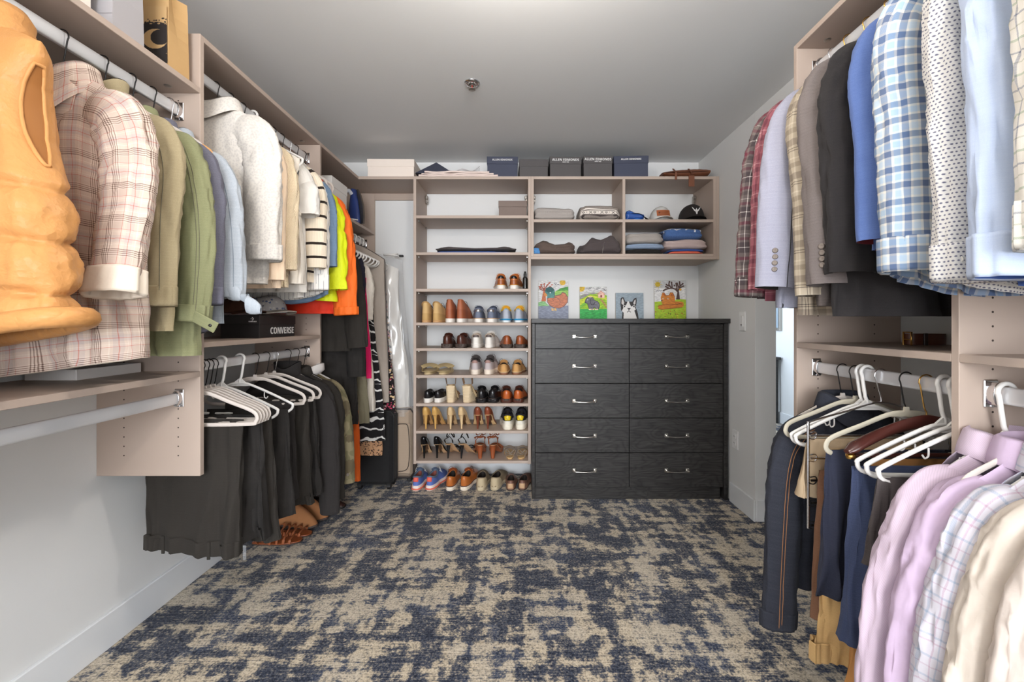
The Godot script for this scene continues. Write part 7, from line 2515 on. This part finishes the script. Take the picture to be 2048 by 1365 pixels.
func fox() -> Image:
	var im := sheet(180, 226, col(232, 230, 228))
	im.fill_rect(Rect2i(0, 0, 180, 44), col(200, 200, 200))
	poly(im, [0, 126, 40, 122, 110, 118, 140, 108, 180, 112, 180, 226, 0, 226], col(172, 202, 52))
	oval(im, 20, 24, 15, 15, col(206, 176, 50))
	for a in 9:
		var d := Vector2.from_angle(a * TAU / 9)
		stroke(im, [20 + d.x * 18, 24 + d.y * 18, 20 + d.x * 24, 24 + d.y * 24], 1.6, col(214, 184, 70))
	var br := col(84, 62, 56)
	poly(im, [124, 112, 132, 70, 116, 52, 124, 44, 140, 60, 146, 112], br)
	for q in [[128, 54, 100, 44, 66, 52, 52, 60], [100, 46, 84, 24, 88, 8], [92, 36, 70, 26], [84, 46, 66, 36], [104, 44, 100, 14], [138, 58, 148, 30, 146, 12], [148, 32, 164, 22], [144, 44, 166, 34], [132, 48, 126, 20], [140, 40, 132, 16]]:
		stroke(im, q, 4.0, br)
	for q in [[70, 24], [88, 8], [66, 36], [100, 12], [146, 10], [164, 20], [168, 34], [126, 18], [54, 60], [116, 30]]:
		oval(im, q[0], q[1], 5, 5, br)
	oval(im, 150, 54, 7, 7, col(222, 168, 60))
	for x in [14, 24, 36]:
		stroke(im, [x - 5, 60, x, 63, x + 6, 58], 1.2, col(110, 110, 120))
	var o := col(214, 132, 54)
	poly(im, [36, 100, 46, 74, 56, 72, 66, 88, 84, 88, 92, 72, 106, 72, 116, 96, 118, 124, 150, 124, 164, 128, 168, 146, 158, 156, 40, 170, 22, 164, 20, 150, 46, 142, 40, 124], o)
	stroke(im, [46, 74, 56, 72, 66, 88, 84, 88, 92, 72, 106, 72, 116, 96], 1.8, col(150, 80, 40))
	stroke(im, [20, 150, 46, 142, 100, 142, 160, 136], 1.8, col(160, 88, 40))
	stroke(im, [22, 164, 40, 170, 158, 156], 1.8, col(160, 88, 40))
	poly(im, [50, 82, 56, 76, 60, 90], col(176, 84, 46))
	poly(im, [94, 88, 100, 78, 106, 92], col(176, 84, 46))
	for x in [50, 78]:
		oval(im, x, 106, 4, 4, col(246, 240, 226))
		oval(im, x, 106, 2, 2, col(40, 32, 30))
	oval(im, 42, 118, 4, 3.5, col(60, 38, 34))
	stroke(im, [120, 132, 130, 142, 146, 132, 154, 140], 1.6, col(160, 88, 40))
	var rng := RandomNumberGenerator.new()
	rng.seed = 12
	for i in 40:
		oval(im, rng.randf() * 180, rng.randf_range(176, 224), 3, 2.4, [col(206, 96, 56), col(112, 160, 44), col(226, 210, 70), col(120, 70, 50)][i % 4])
	dabs(im, 0.16, 304)
	return im

# ---------------------------------------------------------------- luggage and odds and ends
func build_small_things() -> void:
	var blackc := cloth(Color(1, 1, 1), melange(col(30, 30, 31), col(42, 41, 42), 81), 0.04, 0.3, 0.7)
	var sc := thing("suitcase", "black upright suitcase on the carpet under the long dresses", "suitcase", V(-0.998, 0, -3.115))
	part(sc, "body", Geo.new().box(V(0, 0.28, 0), V(0.262, 0.5, 0.14), 0.025), blackc)
	for z in [-0.035, 0.045]:
		var e := []
		for q in [[-0.132, 0.06], [-0.132, 0.5], [-0.11, 0.53], [0.11, 0.53], [0.132, 0.5], [0.132, 0.06], [0.11, 0.03], [-0.11, 0.03], [-0.132, 0.06]]:
			e.append(V(q[0], q[1], z))
		part(sc, "piping", Geo.new().tube(e, 0.004, 6), M.black)
	part(sc, "carry_handle", Geo.new().tube(curve([V(-0.06, 0.53, 0.0), V(-0.05, 0.55, 0), V(0.05, 0.55, 0), V(0.06, 0.53, 0)], 4), 0.008, 8), M.black)
	for x in [-0.1, 0.1]:
		for z in [-0.045, 0.045]:
			part(sc, "wheel", Geo.new().tube([V(x - 0.012, 0.018, z), V(x + 0.012, 0.018, z)], 0.018, 14), M.black)
			part(sc, "wheel_housing", Geo.new().box(V(x, 0.032, z), V(0.034, 0.02, 0.03), 0.004), M.black)
	var tan := cloth(Color(1, 1, 1), melange(col(168, 148, 128), col(186, 166, 146), 82), 0.04, 0.3)
	var tc := thing("suitcase", "tan soft suitcase with dark piping behind the black one", "suitcase", V(-0.885, 0, -3.262))
	part(tc, "body", Geo.new().box(V(0, 0.275, 0), V(0.235, 0.5, 0.13), 0.03), tan)
	part(tc, "pocket", Geo.new().box(V(0.02, 0.24, 0.068), V(0.17, 0.36, 0.02), 0.009), tan)
	for z in [-0.03, 0.05]:
		var e := []
		for q in [[-0.118, 0.06], [-0.118, 0.49], [-0.098, 0.52], [0.098, 0.52], [0.119, 0.49], [0.119, 0.06], [0.098, 0.03], [-0.098, 0.03], [-0.118, 0.06]]:
			e.append(V(q[0], q[1], z))
		part(tc, "piping", Geo.new().tube(e, 0.0055, 6), mat(col(58, 48, 44), 0.5))
	part(tc, "zip", Geo.new().tube(curve([V(-0.05, 0.4, 0.079), V(0.05, 0.42, 0.079), V(0.09, 0.38, 0.079), V(0.09, 0.12, 0.079), V(0.02, 0.08, 0.079)], 5), 0.003, 6), mat(col(70, 60, 54), 0.5))
	part(tc, "side_handle", Geo.new().tube(curve([V(0.119, 0.34, 0.01), V(0.132, 0.32, 0.01), V(0.132, 0.22, 0.01), V(0.119, 0.2, 0.01)], 4), 0.007, 8), mat(col(58, 48, 44), 0.5))
	for x in [-0.09, 0.09]:
		part(tc, "foot", Geo.new().box(V(x, 0.0135, 0), V(0.03, 0.027, 0.11), 0.004), M.black)
	# shelf of the second bay: black shoe box with two caps on it
	var bb := card_box("shoe_box", "black shoe box with white lettering on the shelf under the light jackets", V(-1.215, 1.075, -2.09), V(0.175, 0.1, 0.31), mat(col(36, 34, 35), 0.55), 0.04)
	letters(bb, "CONVERSE", 0.03, M.print_white, V(0.0865, 0.03, -0.035), V(0, PI / 2, 0))
	var lg := Geo.new()
	lg.prism(PackedVector2Array([Vector2(-0.004, 0.007), Vector2(0.0, 0.007), Vector2(0.006, 0.0), Vector2(0.0, -0.007), Vector2(-0.004, -0.007), Vector2(0.001, 0.0)]), 0.0, 0.001)
	lg.prism(PackedVector2Array([Vector2(-0.008, 0.002), Vector2(-0.004, 0.001), Vector2(-0.002, 0.0), Vector2(-0.004, -0.001), Vector2(-0.008, -0.002), Vector2(-0.006, 0.0)]), 0.0, 0.001)
	var lo := part(bb, "logo", lg, M.print_white, "white chevron and star mark")
	lo.position = V(0.058, 0.084, 0.1552)
	letters(bb, "CONVERSE", 0.005, M.print_white, V(0.058, 0.072, 0.1556))
	var gc := cap("cap", "grey patterned cap on the black shoe box", V(-1.2, 1.175, -2.12), PI / 2 - 0.3, 0.08, 0.085, M.cap_print, cloth(col(168, 158, 148)), 0.05)
	cap("cap", "dark brown cap behind the grey one on the shoe box", V(-1.27, 1.175, -2.0), PI / 2 - 0.2, 0.07, 0.07, cloth(col(70, 44, 34)), cloth(col(70, 44, 34)), 0.04)
	# shelf of the corner bay: white box and steam iron
	card_box("storage_box", "white square box behind the orange rain jacket", V(-1.22, 1.82, -2.78), V(0.2, 0.2, 0.24), mat(col(234, 230, 226), 0.6), 0.06)
	var ir := thing("steam_iron", "navy steam iron with a pale handle, standing on its heel", "iron", V(-1.15, 1.82, -3.05))
	ir.rotation.y = -PI / 2 - 0.55
	var navy := mat(col(46, 62, 116), 0.25)
	var pts := PackedVector2Array([Vector2(-0.06, 0.0), Vector2(0.06, 0.0), Vector2(0.065, 0.05), Vector2(0.055, 0.13), Vector2(0.03, 0.2), Vector2(0.0, 0.245), Vector2(-0.03, 0.2), Vector2(-0.055, 0.13), Vector2(-0.065, 0.05)])
	var sole := Geo.new()
	sole.xf = Transform3D(Basis(Vector3.UP, PI / 2), V(0.0, 0, 0))
	sole.prism(pts, -0.06, -0.046)
	part(ir, "sole_plate", sole, M.steel)
	var bd := []
	for i in 12:
		var t := i / 11.0
		var w := lerpf(0.058, 0.006, pow(t, 1.8))
		var row := PackedVector3Array()
		for k in 18:
			var a := TAU * k / 18
			row.append(V(-0.02 + cos(a) * lerpf(0.03, 0.022, t), 0.0 + t * 0.238, sin(a) * w))
		bd.append(row)
	var bg := Geo.new().grid(bd, true)
	bg.fan(bd[0], V(0, -1, 0))
	part(ir, "body", bg, navy)
	part(ir, "handle", Geo.new().tube(curve([V(0.0, 0.02, 0), V(0.07, 0.015, 0), V(0.09, 0.06, 0), V(0.075, 0.17, 0), V(0.03, 0.215, 0), V(0.0, 0.2, 0)], 6), 0.014, 12), mat(col(206, 208, 214), 0.35))
	part(ir, "heel_rest", Geo.new().box(V(0.03, 0.006, 0), V(0.12, 0.012, 0.1), 0.004), navy)
	part(ir, "power_lead", Geo.new().tube(curve([V(0.05, 0.01, 0.03), V(0.1, 0.01, 0.05), V(0.085, 0.008, -0.06), V(0.02, 0.008, -0.09)], 6), 0.004, 8), M.plastic)
	# top shelf of the first bay: paper bags and a box
	var kr := paper_bag("kraft paper shopping bag with a black crescent print", V(-1.215, 1.947, -1.463), V(0.2, 0.26, 0.09), cloth(col(202, 164, 114), null, 0.05, 0.0, 0.8, 0.0))
	var pi := sheet(128, 160, col(202, 164, 114))
	var rng := RandomNumberGenerator.new()
	rng.seed = 9
	oval(pi, 100, 84, 60, 44, col(40, 34, 32))
	for i in 160:
		var a := rng.randf() * TAU
		var d := rng.randf_range(0.85, 1.2)
		oval(pi, 100 + cos(a) * 60 * d, 86 + sin(a) * 48 * d, rng.randf_range(0.5, 3.5), rng.randf_range(0.5, 2.5), col(40, 34, 32) if rng.randf() < 0.72 else col(202, 164, 114))
	oval(pi, 104, 84, 26, 26, col(202, 164, 114))
	oval(pi, 114, 80, 20, 20, col(40, 34, 32))
	pi.fill_rect(Rect2i(60, 124, 68, 24), col(40, 34, 32))
	var pm := mat(Color(1, 1, 1), 0.85)
	pm.albedo_texture = ImageTexture.create_from_image(pi)
	var pg := Geo.new()
	pg.quad(V(-0.098, 0.004, 0.0462), V(0.098, 0.004, 0.0462), V(0.095, 0.2, 0.0462), V(-0.095, 0.2, 0.0462), V(0, 0, 1))
	pg.t = PackedVector2Array([Vector2(0, 1), Vector2(1, 1), Vector2(1, 0), Vector2(0, 0)])
	part(kr, "print", pg, pm, "black smudge print with a crescent mark")
	paper_bag("grey paper shopping bag in front of the kraft one", V(-1.22, 1.947, -1.28), V(0.2, 0.3, 0.105), cloth(col(176, 172, 174), null, 0.05, 0.0, 0.8, 0.0))
	card_box("storage_box", "cream box beside the grey paper bag on the top shelf", V(-1.28, 1.947, -1.13), V(0.26, 0.13, 0.15), M.cream_card, 0.05)
	# tray on the lower shelf of the first bay
	var tr := thing("tray", "white shallow box lid lying on the bare shelf", "tray", V(-1.355, 0.976, -1.4))
	var tg := Geo.new()
	tg.box(V(0, 0.002, 0), V(0.15, 0.004, 0.22), 0.001)
	for s in [-1, 1]:
		tg.box(V(s * 0.074, 0.016, 0), V(0.003, 0.03, 0.22), 0.001)
		tg.box(V(0, 0.016, s * 0.109), V(0.145, 0.03, 0.003), 0.001)
	part(tr, "tray", tg, mat(col(238, 232, 228), 0.6))
	# coiled belt on the shelf across the aisle
	var be := thing("belt", "coiled brown leather belt with a brass buckle on the shelf", "belt", V(1.265, 1.073, -1.4))
	var rows := []
	for k in 70:
		var a := k * 0.28
		var e := 1.0 - 0.006 * k
		var row := PackedVector3Array()
		for q in [[0.0, 0.0], [0.0, 0.034], [0.0035, 0.034], [0.0035, 0.0]]:
			var c := V(signf(cos(a)) * pow(absf(cos(a)), 0.7) * 0.06 * e, 0, sin(a) * 0.026 * e)
			row.append(c + c.normalized() * q[0] + V(0, q[1] + 0.001, 0))
		rows.append(row)
	var leather := mat(col(96, 52, 36), 0.35)
	part(be, "strap", Geo.new().grid(rows, true), leather)
	var bu := Geo.new()
	bu.xf = Transform3D(Basis(), V(-0.062, 0.018, 0.012))
	var bp := [V(0, -0.022, -0.014), V(0, 0.022, -0.014), V(0, 0.022, 0.014), V(0, -0.022, 0.014), V(0, -0.022, -0.014)]
	bu.tube(bp, 0.003, 8)
	bu.tube([V(0, 0, -0.014), V(-0.003, 0, 0.014)], 0.0022, 6)
	part(be, "buckle", bu, M.gold)
	part(be, "keeper", Geo.new().box(V(-0.02, 0.018, 0.028), V(0.012, 0.038, 0.006), 0.001), mat(col(48, 30, 26), 0.4))
	# clear size strip standing on the carpet by the sandals
	solo("plastic_strip", "clear plastic clothing strip hanging at the carpet by the brown sandals", "plastic strip", Geo.new().box(V(0, 0.035, 0), V(0.016, 0.07, 0.003), 0.001), M.film, V(-1.325, 0.0, -2.15))

func paper_bag(label: String, at: Vector3, s: Vector3, m: Material) -> Node3D:
	var o := thing("paper_bag", label, "paper bag", at)
	var rows := []
	for i in 9:
		var t := i / 8.0
		var row := PackedVector3Array()
		# gusseted: the sides fold in towards the open top
		var dz := s.z / 2 * (1.0 - 0.12 * t)
		var ins := 0.022 * smoothstep(0.25, 1.0, t)
		for q in [[-1, -1], [0, -1], [1, -1], [1, 0], [1, 1], [0, 1], [-1, 1], [-1, 0]]:
			var x: float = q[0] * s.x / 2 * (1.0 - 0.03 * t)
			if q[1] == 0:
				x -= q[0] * ins
			row.append(V(x, 0.001 + t * s.y, q[1] * dz + 0.002 * wrinkle.get_noise_2d(t * 6.0, q[0] * 3.0)))
		rows.append(row)
	var g := Geo.new()
	for i in 8:
		for k in 8:
			var j := (k + 1) % 8
			var mid: Vector3 = (rows[i][k] + rows[i][j]) / 2
			g.quad(rows[i][k], rows[i][j], rows[i + 1][j], rows[i + 1][k], V(mid.x, 0, mid.z))
	g.fan(rows[0], V(0, -1, 0))
	part(o, "bag", g, m)
	var fg := Geo.new()
	fg.box(V(0, s.y * 0.16, s.z / 2 * 0.985 + 0.0005), V(s.x * 0.99, 0.0015, 0.0012), 0.0003)
	part(o, "fold_crease", fg, m)
	return o
